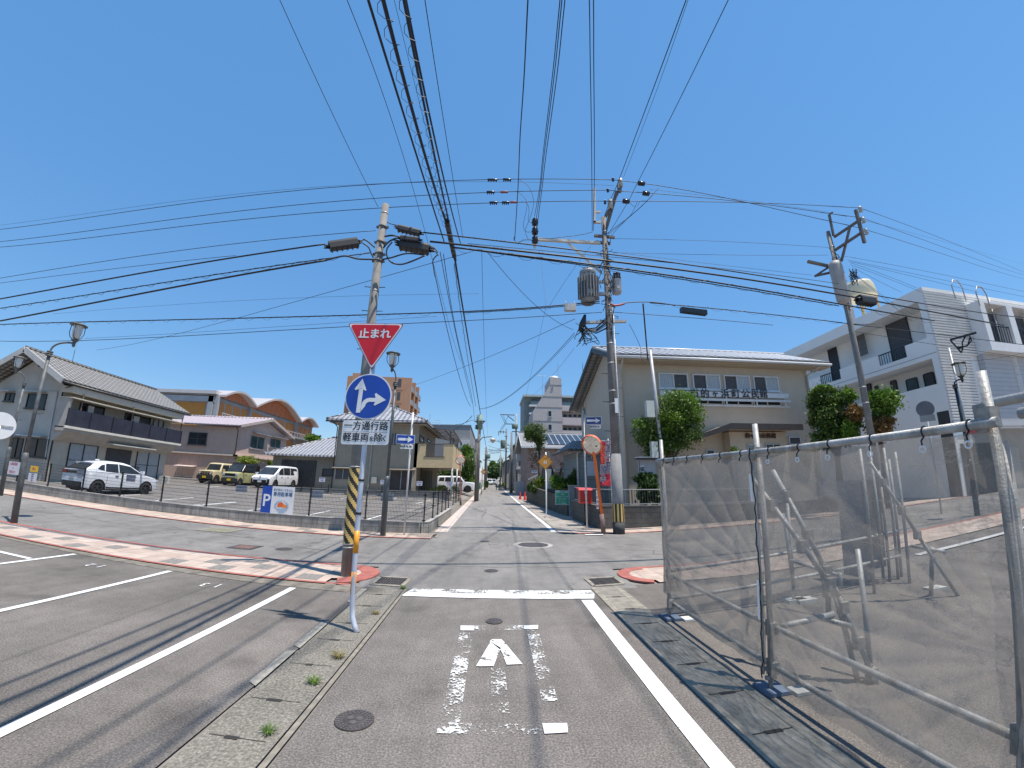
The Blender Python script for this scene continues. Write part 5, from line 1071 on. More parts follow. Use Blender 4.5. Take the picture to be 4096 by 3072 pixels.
mb=MB();mb.box(-12.5,30.5,zeT-.28,-5.1,41,zeT-.16);mb.build('soffit',AW2,HT)
mb=MB();mb.tube([(-12.7,30.25,zeT-.2),(-4.95,30.25,zeT-.2)],.06,6);mb.tube([(-12.1,30.3,zeT-.25),(-11.98,30.9,zeT-.6),(-11.98,30.9,.8)],.04,6);mb.build('gutter',FRK,HT)
for q,m in(((zE(165,830),zE(372,985)),DKS),((zE(970,862),zE(1272,1140)),mat('shutter_brown',(.055,.04,.035),.6,.2)),((zE(985,310),zE(1050,475)),DKS)):
 r=FT.rect(*q);mb=MB();FT.box(mb,r[0],r[1],r[2],r[3],0,.05);o=mb.build('shutter',m,HT);mb=MB();FT.box(mb,(r[0]+r[1])/2-.02,(r[0]+r[1])/2+.02,r[2],r[3],.05,.07);FT.box(mb,r[0]-.05,r[0],r[2],r[3],0,.08);FT.box(mb,r[1],r[1]+.05,r[2],r[3],0,.08);mb.build('frame',FRA,o)
for q in((zE(140,800),zE(395,812)),(zE(920,825),zE(1335,842))):r=FT.rect(*q);awning(FT,r[0],r[1],r[3],.5,mat('hood_tan',(.42,.33,.25),.7,.1),HT,'window_hood',.05)
r=FT.rect(zE(700,950),zE(765,1045));mb=MB();FT.box(mb,r[0],r[1],r[2],r[3],0,.25);mb.build('meter_box',mat('meter_grey',(.42,.40,.36),.6,.1),HT)
mb=MB();u=FT.px(*zE(675,700))[0];FT.box(mb,u-.04,u+.04,.8,zeT-.3,.02,.1);mb.build('drainpipe',mat('pipe_tan',(.4,.38,.32),.6,.1),HT)
zt_,zbm=AY(*zE(1400,460),31)[2],AY(*zE(1400,812),31)[2];xr=AY(*zE(1890,600),31)[0]
FTB=Fac((-5.9,31),(xr,31));rr_=FTB.rect(zE(1490,465),zE(1745,650))
mb=MB();L=xr+5.9;FTB.box(mb,0,rr_[0],zbm,zt_,-.15,0);FTB.box(mb,rr_[1],L,zbm,zt_,-.15,0);FTB.box(mb,rr_[0],rr_[1],zbm,rr_[2],-.15,0)
mb.box(xr-.15,31.15,zbm,xr,33.6,zt_);mb.box(xr-.15,34.2,zbm,xr,35.6,zt_);mb.box(xr-.15,36.2,zbm,xr,41,zt_);mb.box(xr-.15,33.6,zbm,xr,34.2,zbm+.8);mb.box(xr-.15,35.6,zbm,xr,36.2,zbm+.8);mb.build('balcony_wall',TB,HT)
mb=MB();mb.box(-5.64,31.15,zbm+.02,xr-.16,41,zbm+.2);mb.build('balcony_floor',TW,HT)
mb=MB();FTB.box(mb,0,rr_[0],zt_,zt_+.04,-.18,.03);FTB.box(mb,rr_[1],L,zt_,zt_+.04,-.18,.03);mb.box(xr-.18,31.2,zt_,xr+.03,41,zt_+.04);mb.build('coping',mat('coping_brown',(.12,.09,.07),.7,.1),HT)
mb=MB();BRR=mat('rail_brown',(.07,.055,.05),.6,.15)
for k in range(18):u=rr_[0]+(rr_[1]-rr_[0])*k/17;FTB.box(mb,u-.012,u+.012,rr_[2],zt_-.02,-.1,-.07)
FTB.box(mb,rr_[0],rr_[1],zt_-.04,zt_+.02,-.11,-.05);FTB.box(mb,rr_[0]-.1,rr_[1]+.1,rr_[2]-.05,rr_[2],-.18,.03);mb.build('balcony_rail',BRR,HT)
mb=MB()
for y_ in(32.2,35.0,38.0):mb.bar((xr-.4,y_,zt_),(xr-.4,y_,zeT-.55-.1*(y_-32)),.09)
mb.build('pergola_post',BRR,HT)
mb=MB();
for k in range(9):y_=31.4+k*1.1;mb.bar((-5.4,y_,zeT-.35),(xr-.1,y_,zeT-.65-.02*k),.05)
for s in(.0,.35,.7,1.0):x_=-5.4+(xr+5.3)*s;mb.bar((x_,31.2,zeT-.33-.3*s),(x_,41,zeT-.33-.45*s),.06)
mb.build('pergola_frame',BRR,HT);mb=MB();mb.quad((-5.5,31.2,zeT-.28),(xr-.05,31.2,zeT-.58),(xr-.05,41,zeT-.72),(-5.5,41,zeT-.3));
tm,tt,tb=nt('pergola_sheet');tb.inputs['Base Color'].default_value=(.5,.48,.42,1);tb.inputs['Alpha'].default_value=.35;mb.build('pergola_sheet',tm,HT)
FT2=Fac((-5.65,31),(-5.65,40.5))
for q in((zE(1395,335),zE(1450,450)),(zE(1505,385),zE(1555,455))):window(FT2,FT2.rect(*q),HT,FRK,DG,1,False)
for q in(zE(1868,1000),zE(1942,1000)):p=AY(q[0],q[1],31.1 if q[0]<1822 else 34.2);MB().tube([(p[0],p[1],.2),(p[0],p[1],zbm)],.07,10).build('pillar',mat('pillar_pale',(.42,.42,.42),.6,.1),HT)
f=Fac((-5.9,33),(-2,33));r=f.rect(zE(1370,815),zE(1580,1150));mb=MB();mb.box(-5.6,33.2,0,-4.3,33.5,zbm);mb.build('porch_wall',TW,HT)
r=f.rect(zE(1440,860),zE(1560,1150));mb=MB()
for k in range(7):f.box(mb,r[0]+(r[1]-r[0])*k/6-.02,r[0]+(r[1]-r[0])*k/6+.02,.4,r[3],0,.04)
mb.build('grille',FBK,HT)
HN=thing('annex',(-16,40,.9),'single-storey annex with silver hip roof and dark slatted gate, left of tan house','house');FN=Fac((-19.6,38),(-12,38));zeN=AY(*zD(1700,140),37.4)[2]
x0n=AY(*zD(1250,300),38)[0];body(HN,x0n,38,-11.9,46,0,zeN-.1,mat('annex_wall',(.29,.26,.21),.9,.08,2.5));xe=AY(*zD(1120,108),37.3)[0]
gable_roof(HN,xe,37.3,-11,47,zeN,zeN+2.1,SLV,'x',.16,rpos=42,rx0=xe+4.6,rx1=-11)
r=FN.rect(zD(1400,212),zD(1870,610));mb=MB();n=22
for k in range(n):u=r[0]+(r[1]-r[0])*k/n;FN.box(mb,u,u+(r[1]-r[0])/n*.55,.8,r[3],.05,.1)
mb.build('slatted_gate',mat('slat_dark',(.09,.085,.08),.6,.2),HN);mb=MB();FN.box(mb,r[0],r[1],.8,r[3],0,.03);mb.build('gate_backing',DKS,HN)
r=FN.rect(zD(1995,350),zD(2150,465));window(FN,r,HN,FRK,DKS,1,False)
HO=thing('apartment_block',(-20,92,1),'tall light brown apartment block with balconies behind the tan house roof','apartment block');BT=mat('brown_tile_wall',(.46,.25,.15),.8,.07,.5,streak=.1)
Y0=88;pA,pB,pC=AY(*z2(785,625),Y0),AY(*z2(1240,608),Y0),None;ztp=(pA[2]+pB[2])/2
xT0,xT1=pA[0],pB[0];body(HO,xT0,Y0,xT1,Y0+10,0,ztp,BT);yT1=AX(*z2(1332,700),xT1)[1];yT1=min(max(yT1,Y0+14),Y0+40)
body(HO,xT0+1,Y0+10,xT1-.05,yT1,0,ztp-.3,BT)
mb=MB()
FO=Fac((xT1,Y0),(xT1,yT1))
for lv in range(7):
 z=ztp-1.0-3.1*lv
 mb=MB();FO.box(mb,1,FO.L,z-1.9,z-1.7,0,1.7);mb.build('balcony_slab',mat('slab_brown',(.4,.25,.17),.8,.1),HO)
 for k in range(3):
  a=1.2+k*(FO.L-1.5)/3;b=a+(FO.L-1.5)/3-.3;mb=MB();FO.box(mb,a,b,z-1.7,z-.7,1.6,1.66);mb.build('balcony_glass',mat('balcony_blue',(.16,.22,.25),.3,.1),HO)
  mb=MB();FO.box(mb,a,b,z-1.7,z+.4,.0,.05);mb.build('dark_opening',DKS,HO)
 mb=MB();f=Fac((xT0,Y0),(xT1,Y0));f.box(mb,f.L-1.2,f.L-.5,z-1.2,z+.6,0,.06);mb.build('window',DKS,HO);mb=MB();f.box(mb,0,f.L,z-2.03,z-1.97,0,.04);mb.build('joint_line',mat('joint_brown',(.3,.17,.11),.8,.1),HO)
for k in range(3):mb=MB();FO.box(mb,.2+k*FO.L/3,.8+k*FO.L/3,0,ztp,0,1.8);mb.build('fin_wall',BT,HO)
mb=MB();f.box(mb,1.5,3.2,0,ztp+.4,0,1.2);mb.build('stair_shaft',BT,HO)
HG=thing('warehouse',(-8,52,.5),'large plain grey sided building at the left behind the balcony','building');GW=brick('grey_siding',(.27,.27,.27),(.26,.26,.265),(.2,.2,.2),6,.9,.02,.08,0,.2)
Yg=56;a=AY(*zE(1590,190),Yg);b=AY(*zE(2143,192),Yg);body(HG,a[0],Yg,b[0],Yg+14,0,(a[2]+b[2])/2,GW);MB().box(a[0]-.1,Yg-.1,(a[2]+b[2])/2,b[0]+.1,Yg+14,(a[2]+b[2])/2+.12).build('roof_edge',mat('edge_blue',(.2,.25,.3),.5,.1),HG)
f=Fac((a[0],Yg),(b[0],Yg));r=f.rect(zE(1975,405),zE(2110,500));mb=MB();f.box(mb,r[0],f.L,0,r[3],0,.5);mb.build('white_lean_to',mat('lean_white',(.5,.5,.5),.8,.06),HG);f2=Fac((a[0],Yg-.5),(b[0],Yg-.5));window(f2,f2.rect(zE(1990,445),zE(2028,495)),HG,FRW,DG,1);r=f.rect(zE(1855,392),zE(1975,435));mb=MB();f.box(mb,r[0],r[1],r[2]-1,r[3],0,.1);mb.build('dark_band',mat('band_grey',(.14,.145,.15),.7,.1),HG)
def block(name,x0,y0,x1,y1,h,label,m,face='x',wins=(3,3),roofm=None,gable=0,cat='building',z0=0,wm=DG,side=1):
 t=thing(name,((x0+x1)/2,(y0+y1)/2,0),label,cat);body(t,x0,y0,x1,y1,0,h,m)
 if gable:gable_roof(t,x0-.5,y0-.5,x1+.5,y1+.5,h,h+gable,roofm or KAW,'y' if side else 'x',.14)
 else:MB().box(x0-.12,y0-.12,h,x1+.12,y1+.12,h+.2).build('parapet',roofm or CAPC,t)
 fs=[Fac((x0,y0),(x1,y0)),Fac((x1,y0),(x1,y1))if x1<1 else Fac((x0,y1),(x0,y0))]
 for f,n in zip(fs,wins):
  for lv in range(int((h-.5)/2.9)):
   for k in range(n):
    u=f.L*(k+.5)/n;w=min(.8,f.L/n*.32);window(f,(u-w,u+w,1.0+2.9*lv+.3,2.3+2.9*lv+.3),t,FRA,wm,2,True)
 return t
WG=mat('white_grey_wall',(.45,.45,.45),.85,.08,1.5,streak=.2)
xb=b[0]
block('house',-9.5,74,-3.4,84,10.2,'white three-storey block on the left of the street past the grey building',WG,wins=(2,3));block('house',-10,86,-3.2,96,8.0,'grey narrow block farther along the left side of the street',mat('mid_grey_wall',(.3,.3,.3),.85,.1,1.5),wins=(2,3))
block('house',-10,99,-3.4,112,11.5,'tall grey block in the far left row of the street',GW,wins=(2,3));block('house',-9,116,-3,128,7,'farthest left house of the street with dark tiled roof',WG,gable=1.6,wins=(1,2))
block('house',-4.6,58,-2.9,68,3.4,'low white house with a dark roof left of the street below the power lines',mat('white_render',(.55,.55,.53),.85,.06,2),gable=1.3,wins=(1,2))
BRK=brick('mixed_brick',(.28,.17,.13),(.20,.13,.115),(.34,.3,.27),.22,.075,.012,.3,.5,.4)
HK=thing('brick_house',(9,33,.5),'brown brick house with solar panels on its grey roof, right of the street','house');Yk_=46
a=AY(*zG(215,345),Yk_);FK=Fac((a[0],Yk_),(20,Yk_));zeK=AY(*zH(600,1255),Yk_-.5)[2];body(HK,a[0],Yk_,20,Yk_+10,0,zeK-.1,BRK);zrK=AY(*zH(700,1048),Yk_+5)[2]
GRF=mat('slate_roof',(.22,.22,.225),.7,.1,3);gable_roof(HK,a[0]-.7,Yk_-.7,20.7,Yk_+10.7,zeK,zrK,GRF,'x',.12,rpos=Yk_+5)
gable_wall(HK,[(a[0],Yk_,zeK-.1),(a[0],Yk_+10,zeK-.1),(a[0],Yk_+5,zrK-.3)],(.2,0,0),BRK);mb=MB();mb.bar((a[0]-.75,Yk_-.75,zeK-.03),(20.7,Yk_-.75,zeK-.03),.05,.18);mb.bar((a[0]-.75,Yk_-.75,zeK-.03),(a[0]-.75,Yk_+5,zrK-.05),.05,.2);mb.build('bargeboard',FRW,HK)
SOL=mat('solar_panel',(.035,.045,.06),.2,.15,2);sl=(zrK-zeK)/(5.7);e0=Yk_-.7
u0=AY(*zH(500,1200),Yk_+1)[0];u1=AY(*zH(1005,1200),Yk_+1)[0]+2.5;n=9;
for k in range(n):
 for j in range(3):
  xa=u0+(u1-u0)*k/n+.03;xb_=u0+(u1-u0)*(k+1)/n-.03;ya=e0+.9+j*1.35;yb_=ya+1.28;P=[(xa,ya,zeK+sl*(ya-e0)+.05),(xb_,ya,zeK+sl*(ya-e0)+.05),(xb_,yb_,zeK+sl*(yb_-e0)+.05),(xa,yb_,zeK+sl*(yb_-e0)+.05)]
  MB().prism(P,(0,0,.04)).build('solar_panel',SOL,HK)
mb=MB()
for k in range(n+1):x_=u0+(u1-u0)*k/n;mb.bar((x_,e0+.85,zeK+sl*.85+.1),(x_,e0+4.95,zeK+sl*4.95+.1),.05)
mb.build('panel_rail',FRW,HK)
for q in((zG(280,385),zG(375,440)),(zG(505,390),zG(550,490)),(zG(825,410),zG(872,462)),(zG(280,670),zG(370,700))):window(FK,FK.rect(*q),HK,FRW,DG,2,True,bars=2)
a2=AY(*zG(70,540),27.5);t=thing('porch',(a2[0],27.5,0),'white columned porch with a dark roof left of the brick house','porch');b2=AY(*zG(232,620),36);zz=AY(*zG(150,530),36);FP=Fac((AY(*zG(65,700),58)[0],58),(AY(*zG(230,700),58)[0],58));r=FP.rect(zG(70,610),zG(228,655));mb=MB();FP.box(mb,r[0],r[1],r[2],r[3],-2,.3);mb.build('entablature',FRW,t)
mb=MB();FP.box(mb,r[0]+.3,r[1],r[3],AY(*zG(150,530),58)[2],-1.8,.1);mb.build('roof',mat('porch_roof',(.04,.045,.05),.5,.1),t)
for q in(85,110,165,195):u=FP.px(*zG(q,700))[0];mb=MB();FP.box(mb,u-.08,u+.08,0,r[2],0,.2);mb.build('column',FRW,t)
mb=MB();FP.box(mb,r[0],r[1],0,r[2],-2,-1.8);mb.build('back_wall',DKS,t)
f=Fac((3.0,50),(8,50));mb=MB();r=f.rect(zG(45,830),zG(215,925));f.box(mb,r[0],r[1]+1,0,r[3],0,.2);tag(mb.build('white_wall',mat('pale_wall',(.5,.5,.5),.85,.08,2,streak=.2)),'pale low wall below the white porch','wall')
block('house',4.3,66,12,76,7.4,'grey house with a dark gable roof on the right far along the street',mat('house_grey',(.30,.29,.28),.9,.1,2),gable=1.6,wins=(2,3));block('house',4.4,79,12,90,6.6,'brown-roofed house behind the grey one on the right of the street',mat('house_tan',(.36,.31,.26),.9,.1,2),gable=1.6,wins=(1,3));block('house',4.0,92,12,106,6.0,'farthest house on the right side of the street',WG,gable=1.5,wins=(1,2))
block('house',3.9,112,8.5,122,5.6,'small beige house with dark roof left of the porch on the right of the street',mat('house_beige',(.40,.36,.30),.9,.08,2),gable=1.5,wins=(1,2))
HW=thing('apartment_block',(9,52,.5),'pale apartment block with a curved chimney-like stair tower, right of the street','apartment block');CW=mat('tower_render',(.44,.40,.38),.88,.06,1.5,streak=.12);Yc=66;T=lambda x,y:Vector(AY(*zH(x,y),Yc))
poly=[(310,1050),(300,720),(330,680),(400,570),(470,460),(530,370),(555,330),(555,215),(720,232),(742,1050)]
P=[T(*p)for p in poly];P[0].z=0;P[-1].z=0;MB().prism(P,(0,7,0)).build('stair_tower',CW,HW)
mb=MB()
for y_ in(330,500,655,860):
 a,b=T(560,y_),T(735,y_+2);xl={330:555,500:448,655:352,860:310}[y_];a=T(xl,y_);mb.bar(Vector((a.x,Yc-.02,a.z)),Vector((b.x,Yc-.02,a.z)),.05,.06)
mb.build('joint_line',mat('joint_dark',(.2,.18,.17),.9,.1),HW);fc=Fac((T(300,900).x,Yc),(T(742,900).x,Yc))
for q in((zH(525,712),zH(577,800)),(zH(528,912),zH(580,1000)),(zH(575,355),zH(600,380))):window(fc,fc.rect(*q),HW,FRA,DG,1,True)
tt_=T(635,215);MB().lathe(tt_+Vector((0,2,0)),[(.9,-.2),(.9,.25),(.75,.55),(.3,.7),(.01,.72)],16).build('water_tank',FRW,HW);mb=MB();a=T(700,210);mb.tube([a+Vector((0,2,0)),a+Vector((0,2,3.2))],.04,4);a=T(480,420);mb.tube([a+Vector((0,3,-.5)),a+Vector((0,3,3.8))],.035,4);mb.tube([a+Vector((-1,3,3.6)),a+Vector((.6,3,3.6))],.03,4);mb.build('aerial',GALV(),HW)
x0,x1=T(742,900).x,T(1010,900).x+3;
mb=MB();mb.box(x0,Yc+1.8,0,x1,Yc+8,T(800,635).z);mb.build('wing',CW,HW)
for ya,yb_ in((640,705),(808,912),(1000,1045)):
 mb=MB();za,zb2=T(800,ya).z,T(800,yb_).z;mb.box(x0,Yc+.2,zb2,x1,Yc+.4,za);mb.box(x0,Yc+.2,zb2-.1,x1,Yc+1.8,zb2+.02);mb.build('balcony',mat('wing_pink',(.52,.44,.42),.85,.05,1),HW)
fw=Fac((x0,Yc+1.8),(x1,Yc+1.8))
for ya,yb_ in((768,805),(960,998)):
 for k in range(4):xa=755+k*72;window(fw,fw.rect(zH(xa,ya),zH(xa+45,yb_)),HW,FRK,DG,1,False)
HD=thing('apartment_block',(5,80,.5),'dark green-grey apartment block with white balcony edges behind the curved tower','apartment block');Yd=96;T=lambda x,y:Vector(AY(*zH(x,y),Yd));a,b=T(170,515),T(960,530)
body(HD,a.x,Yd,b.x+6,Yd+12,0,a.z,mat('green_grey_wall',(.20,.23,.225),.8,.1,.8));MB().box(a.x-.3,Yd-1.5,a.z,b.x+6,Yd+12,a.z+.5).build('parapet',mat('pale_parapet',(.4,.44,.43),.7,.06),HD)
for y_ in(650,765,870,975):zz=T(250,y_).z;MB().box(a.x+1.2,Yd-1.5,zz-.2,b.x,Yd,zz+.25).build('balcony_edge',FRW,HD);MB().box(a.x+1.6,Yd-1.3,zz+.3,b.x,Yd-1.2,zz+1.3).build('balcony_glass',mat('smoke_glass',(.1,.13,.14),.2,.1),HD)
mb=MB();
for k in range(12):xx=a.x+2+k*1.0;mb.box(xx,Yd-.3,T(250,600).z,xx+.25,Yd-.1,T(250,545).z)
mb.build('louvre',DKS,HD)
HH_=thing('community_hall',(12,22,.2),'large beige two-storey community hall with a long window band and grey tiled roof','community hall');HWm=mat('hall_render',(.50,.435,.35),.9,.05,2.2,bmp=.2,streak=.06);Yh=18.5;XL=6.5
zeH=AY(*zM(900,215),Yh-.8)[2];xrH=AY(*zM(2010,400),Yh)[0];FH=Fac((XL,Yh),(xrH,Yh));yfar=AX(*zH(1010,700),XL)[1];zfar=AX(*zH(930,640),XL-.6)[2]
zrH=AY(*z3(740,383),Yh)[2];rid=Vector(AX(*z3(742,386),XL-.7))
yr_=min(max(rid.y,Yh+.6),Yh+3);
MB().prism([(XL,Yh,0),(XL,Yh,zeH-.12),(XL,yr_,rid.z-.25),(XL,yfar,zfar-.1),(XL,yfar,0)],(xrH-XL,0,0)).build('wall',HWm,HH_)
mb=MB();x0,x1=XL-.7,xrH+.9
mb.prism([(x0,Yh-.8,zeH-.1),(x1,Yh-.8,zeH-.1),(x1,yr_,rid.z-.1),(x0,yr_,rid.z-.1)],(0,0,.14));mb.prism([(x0,yr_,rid.z-.1),(x1,yr_,rid.z-.1),(x1,yfar+.6,zfar-.1),(x0,yfar+.6,zfar-.1)],(0,0,.14));ro=mb.build('roof',tiles('hall_tiles',(.30,.30,.31),(.08,.08,.08),.42,.3,rough=.4),HH_)
mb=MB();sl=Vector((0,yr_-Yh+.8,rid.z-zeH));n=int((x1-x0)/.42)
for k in range(n):x_=x0+.2+k*.42;mb.tube([(x_,Yh-.8,zeH+.03),Vector((x_,Yh-.8,zeH+.03))+sl],.055,5)
mb.build('roll_tiles',mat('roll_silver',(.55,.55,.56),.35,.08,3),ro);MB().tube([(x0,yr_,rid.z+.06),(x1,yr_,rid.z+.06)],.1,8).build('ridge_cap',MATS['roll_silver'],ro)
mb=MB();mb.bar((x0-.03,Yh-.8,zeH-.12),(x0-.03,yr_,rid.z-.12),.05,.24);mb.bar((x0-.03,yr_,rid.z-.12),(x0-.03,yfar+.6,zfar-.12),.05,.24);mb.build('bargeboard',mat('barge_dark',(.05,.07,.07),.6,.1),HH_)
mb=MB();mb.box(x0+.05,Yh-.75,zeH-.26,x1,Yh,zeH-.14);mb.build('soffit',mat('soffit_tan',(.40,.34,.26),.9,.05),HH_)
mb=MB();mb.tube([(x0,Yh-.85,zeH-.14),(x1,Yh-.85,zeH-.14)],.075,8);mb.build('gutter',FRW,HH_)
dx=AY(*zH(1640,700),Yh-.08)[0];mb=MB();mb.tube([(dx-.15,Yh-.8,zeH-.18),(dx-.05,Yh-.1,zeH-.7),(dx,Yh-.08,.2)],.055,8);x_=xrH-.1;mb.tube([(x_+.3,Yh-.8,zeH-.2),(x_,Yh-.08,zeH-.6),(x_,Yh-.08,.2)],.05,8);mb.build('downpipe',mat('pipe_beige',(.45,.41,.35),.6,.08),HH_)
mb=MB();mb.prism([(XL-.001-.5,yfar-.3,zfar-.35),(XL-.5,yfar+.5,zfar-.35),(XL-.5,yfar+.5,zfar-.25),(XL-.5,yfar-.3,zfar-.25)],(.5,0,0));mb.build('rear_hood',AW2,HH_)
CURW=mat('white_curtain',(.45,.49,.52),.5,.2,18)
for(xa,ya,xb_,yb_,cur)in((362,405,700,572,0),(735,410,1055,577,1),(1078,418,1385,578,1),(1402,422,1700,582,1)):
 r=FH.rect(zM(xa,ya),zM(xb_,yb_));
 z0w=FH.px(*zM(700,575))[1];z1w=FH.px(*zM(700,405))[1];r=(r[0],r[1],z0w,z1w)
 o=window(FH,r,HH_,FRW,DKS,2,True,.1,.06);u_=(r[0]+r[1])/2;c0,c1=(r[0]+.06,u_-.02)if cur==0 else(u_+.04,r[1]-.06)
 mb=MB();nn_=14
 for k in range(nn_):a=c0+(c1-c0)*k/nn_;FH.box(mb,a,c0+(c1-c0)*(k+1)/nn_,r[2]+.06,r[3]-.06,.021,.03+.02*(k%2))
 mb.build('curtain',CURW,o)
zz=[FH.px(*zM(1000,y))[1]for y in(590,618,640,672,700,720,740,770)];uL,uR=FH.px(*zM(375,600))[0],FH.px(*zM(1715,640))[0]
for k in range(4):
 a=uL+(uR-uL)*k/4+.03;b=uL+(uR-uL)*(k+1)/4-.05
 window(FH,(a,b,zz[1]-.02,zz[0]+.1),HH_,FRW,DG,2,False,.06,.04);window(FH,(a,b,zz[7]+.12,zz[3]),HH_,FRW,DG,2,False,.06,.04)
uR2=FH.px(*zM(1780,700))[0];mb=MB();FH.box(mb,uL-.1,uR2-.1,zz[3],zz[1],.34,.38);o=mb.build('sign_board',FRW,HH_);mb=MB();FH.box(mb,uL-.1,uR2,zz[5]+.02,zz[4]+.03,.34,.38);FH.box(mb,uL-.1,uR2-.1,zz[7]-.02,zz[7]+.03,.34,.38)
for k in range(5):u=uL+(uR-uL)*k/4;FH.box(mb,u-.03,u+.03,zz[7],zz[1],.30,.34);FH.box(mb,u-.03,u+.03,zz[7],zz[7]+.04,.0,.34);FH.box(mb,u-.03,u+.03,zz[1]-.04,zz[1],.0,.34)
mb.build('balcony_rail',FRW,HH_)
mb=MB();cs=[(725,'市'),(838,'的'),(950,'ヶ'),(1057,'浜'),(1172,'町'),(1282,'公'),(1385,'民'),(1478,'館')]
for x,ch in cs:u,z_=FH.px(*zM(x,645));text(ch,.50 if ch!='ヶ' else .4,FH.p(u,z_,.42),FH.u,Z3v,mb,.0,1,.95,.014)
o=MB();o.add([Vector(v)for v in mb.v],mb.f);o.build('lettering',INK,HH_)
CB=mat('canopy_brown',(.035,.028,.025),.6,.15,streak=.2);Yq=16.9;Q=lambda x,y,Y=Yq:Vector(AY(*zM(x,y),Y))
a,b,c=Q(790,1085),Q(1175,945),Q(1960,910,Yq+.0);th_=abs(Q(1175,945).z-Q(1175,1010).z)
mb=MB();mb.prism([a,b,Vector((c.x,c.y,b.z-.02)),Vector((c.x,c.y,b.z-.02-th_)),b-Vector((0,0,th_)),a-Vector((0,0,th_*.7))],(0,.12,0));mb.build('canopy_fascia',CB,HH_)
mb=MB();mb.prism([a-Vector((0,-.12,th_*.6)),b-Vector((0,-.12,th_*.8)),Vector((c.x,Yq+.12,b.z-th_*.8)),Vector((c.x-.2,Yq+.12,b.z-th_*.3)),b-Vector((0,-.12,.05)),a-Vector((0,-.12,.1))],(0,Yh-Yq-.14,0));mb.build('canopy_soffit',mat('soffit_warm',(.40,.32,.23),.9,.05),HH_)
FQ=Fac((XL,17.9),(xrH,17.9));r=FQ.rect(zM(1150,1040),zM(1800,1300));mb=MB();FQ.box(mb,r[0],r[1],.2,r[3],-.55,0);mb.build('porch_wall',HWm,HH_)
mb=MB();
for k,ch in enumerate('的ヶ浜公民館'):x=1348+k*58;u,z_=FQ.px(*zM(x,1092));text(ch,.27,FQ.p(u,z_,.06),FQ.u,Z3v,mb,0,1,1,.015)
u0,z0=FQ.px(*zM(1330,1092));u1,_q=FQ.px(*zM(1640,1092));FQ.box(mb,u0,u1,z0-.03,z0-.01,.03,.05);FQ.box(mb,u0,u1,z0+.03,z0+.05,.03,.05);mb.build('porch_lettering',mat('dark_wood_letters',(.05,.02,.015),.6,.1),HH_)
for q,m in(((zM(1345,1180),zM(1415,1290)),DG),((zM(1545,1175),zM(1725,1280)),DG)):window(FQ,FQ.rect(*q),HH_,FRA,m,2,False)
r=FQ.rect(zM(1428,1170),zM(1515,1248));mb=MB();FQ.box(mb,r[0],r[1],r[2],r[3],0,.04);o=mb.build('notice',FRW,HH_);mb=MB()
for k in range(5):zz_=r[3]-(r[3]-r[2])*(k+.8)/5.6;FQ.box(mb,r[0]+.05,r[1]-.05,zz_-.01,zz_+.01,.041,.043)
mb.build('text_line',mat('faint_ink',(.2,.2,.28),.8,.1),o)
window(FH,FH.rect(zM(1803,1098),zM(1945,1185)),HH_,FRW,DKS,1,True);r=FH.rect(zM(890,1240),zM(990,1310));window(FH,r,HH_,FRA,DG,1,False)
FH3=Fac((XL,yfar),(XL,Yh));window(FH3,(FH3.px(*zH(1040,700))[0],FH3.px(*zH(1082,700))[0],AX(*zH(1060,785),XL)[2],AX(*zH(1060,680),XL)[2]),HH_,FRA,DG,1,False)
HX=thing('side_house',(6,23,.2),'small grey-green clad side building with a dark tiled roof at the hall gable','house');Yx=21.6;Q=lambda x,y:Vector(AY(*zG(x,y),Yx));a=Q(965,400);SGm=brick('grey_green_cladding',(.24,.26,.26),(.23,.255,.255),(.13,.14,.14),4,.62,.012,.08,0,.3)
body(HX,a.x,Yx,XL-.01,Yx+4.5,0,Q(970,385).z,SGm);e0=Q(790,375);e1=Q(1040,270);mb=MB();mb.prism([(e0.x,Yx-.5,e0.z-.05),(XL,Yx-.5,e0.z-.05+.0),(XL,Yx+2.4,e1.z+.25),(e0.x+.9,Yx+2.4,e1.z+.25)],(0,0,.12));mb.prism([(e0.x,Yx-.5,e0.z-.05),(e0.x+.9,Yx+2.4,e1.z+.25),(e0.x,Yx+5,e0.z-.05)],(0,0,.12));mb.build('roof',tiles('dark_kawara',(.10,.11,.115),(.03,.03,.03),.28,.26),HX)
mb=MB();mb.tube([(a.x+.1,Yx-.45,Q(900,370).z),(a.x-.05,Yx-.06,Q(900,420).z),(a.x-.02,Yx-.06,.2)],.05,8);mb.build('downpipe',mat('pipe_grey',(.5,.5,.48),.5,.1),HX)
FX=Fac((a.x,Yx),(XL,Yx));r=FX.rect(zG(1155,455),zG(1215,510));window(FX,r,HX,FRA,DG,1,False);f=Fac((a.x,Yx-.8),(XL,Yx-.8));r=f.rect(zG(1098,535),zG(1235,750));mb=MB();f.box(mb,r[0],r[1],r[2],r[3],0,.06);tag(mb.build('leaning_board',mat('panel_bluewhite',(.42,.45,.5),.6,.06)),'pale blue-white panel standing in front of the side building behind the orange mirror post','panel')
f=Fac((6,17.2),(12,17.2));r=f.rect(zG(1850,515),zG(2095,760));t=thing('notice_board',f.p(r[0],.4,0),'white notice board with a small roof beside the steel service pole','notice board');mb=MB();f.box(mb,r[0],r[1],r[2],r[3],0,.08);mb.build('panel',mat('board_pale',(.42,.42,.44),.6,.08),t)
q=f.rect(zG(1815,478),zG(2095,512));mb=MB();f.box(mb,q[0],q[1],q[2],q[3]-.03,-.1,.35);mb.build('roof',FRK,t);mb=MB();f.box(mb,q[0],q[1],q[3]-.03,q[3]+.01,-.1,.36);mb.build('roof_sheet',FRW,t)
for k in(0,1):mb=MB();f.box(mb,(r[0]-.03,r[1])[k],(r[0]+.03,r[1]+.06)[k],.2,r[3],0,.08);mb.build('leg',FRA,t)
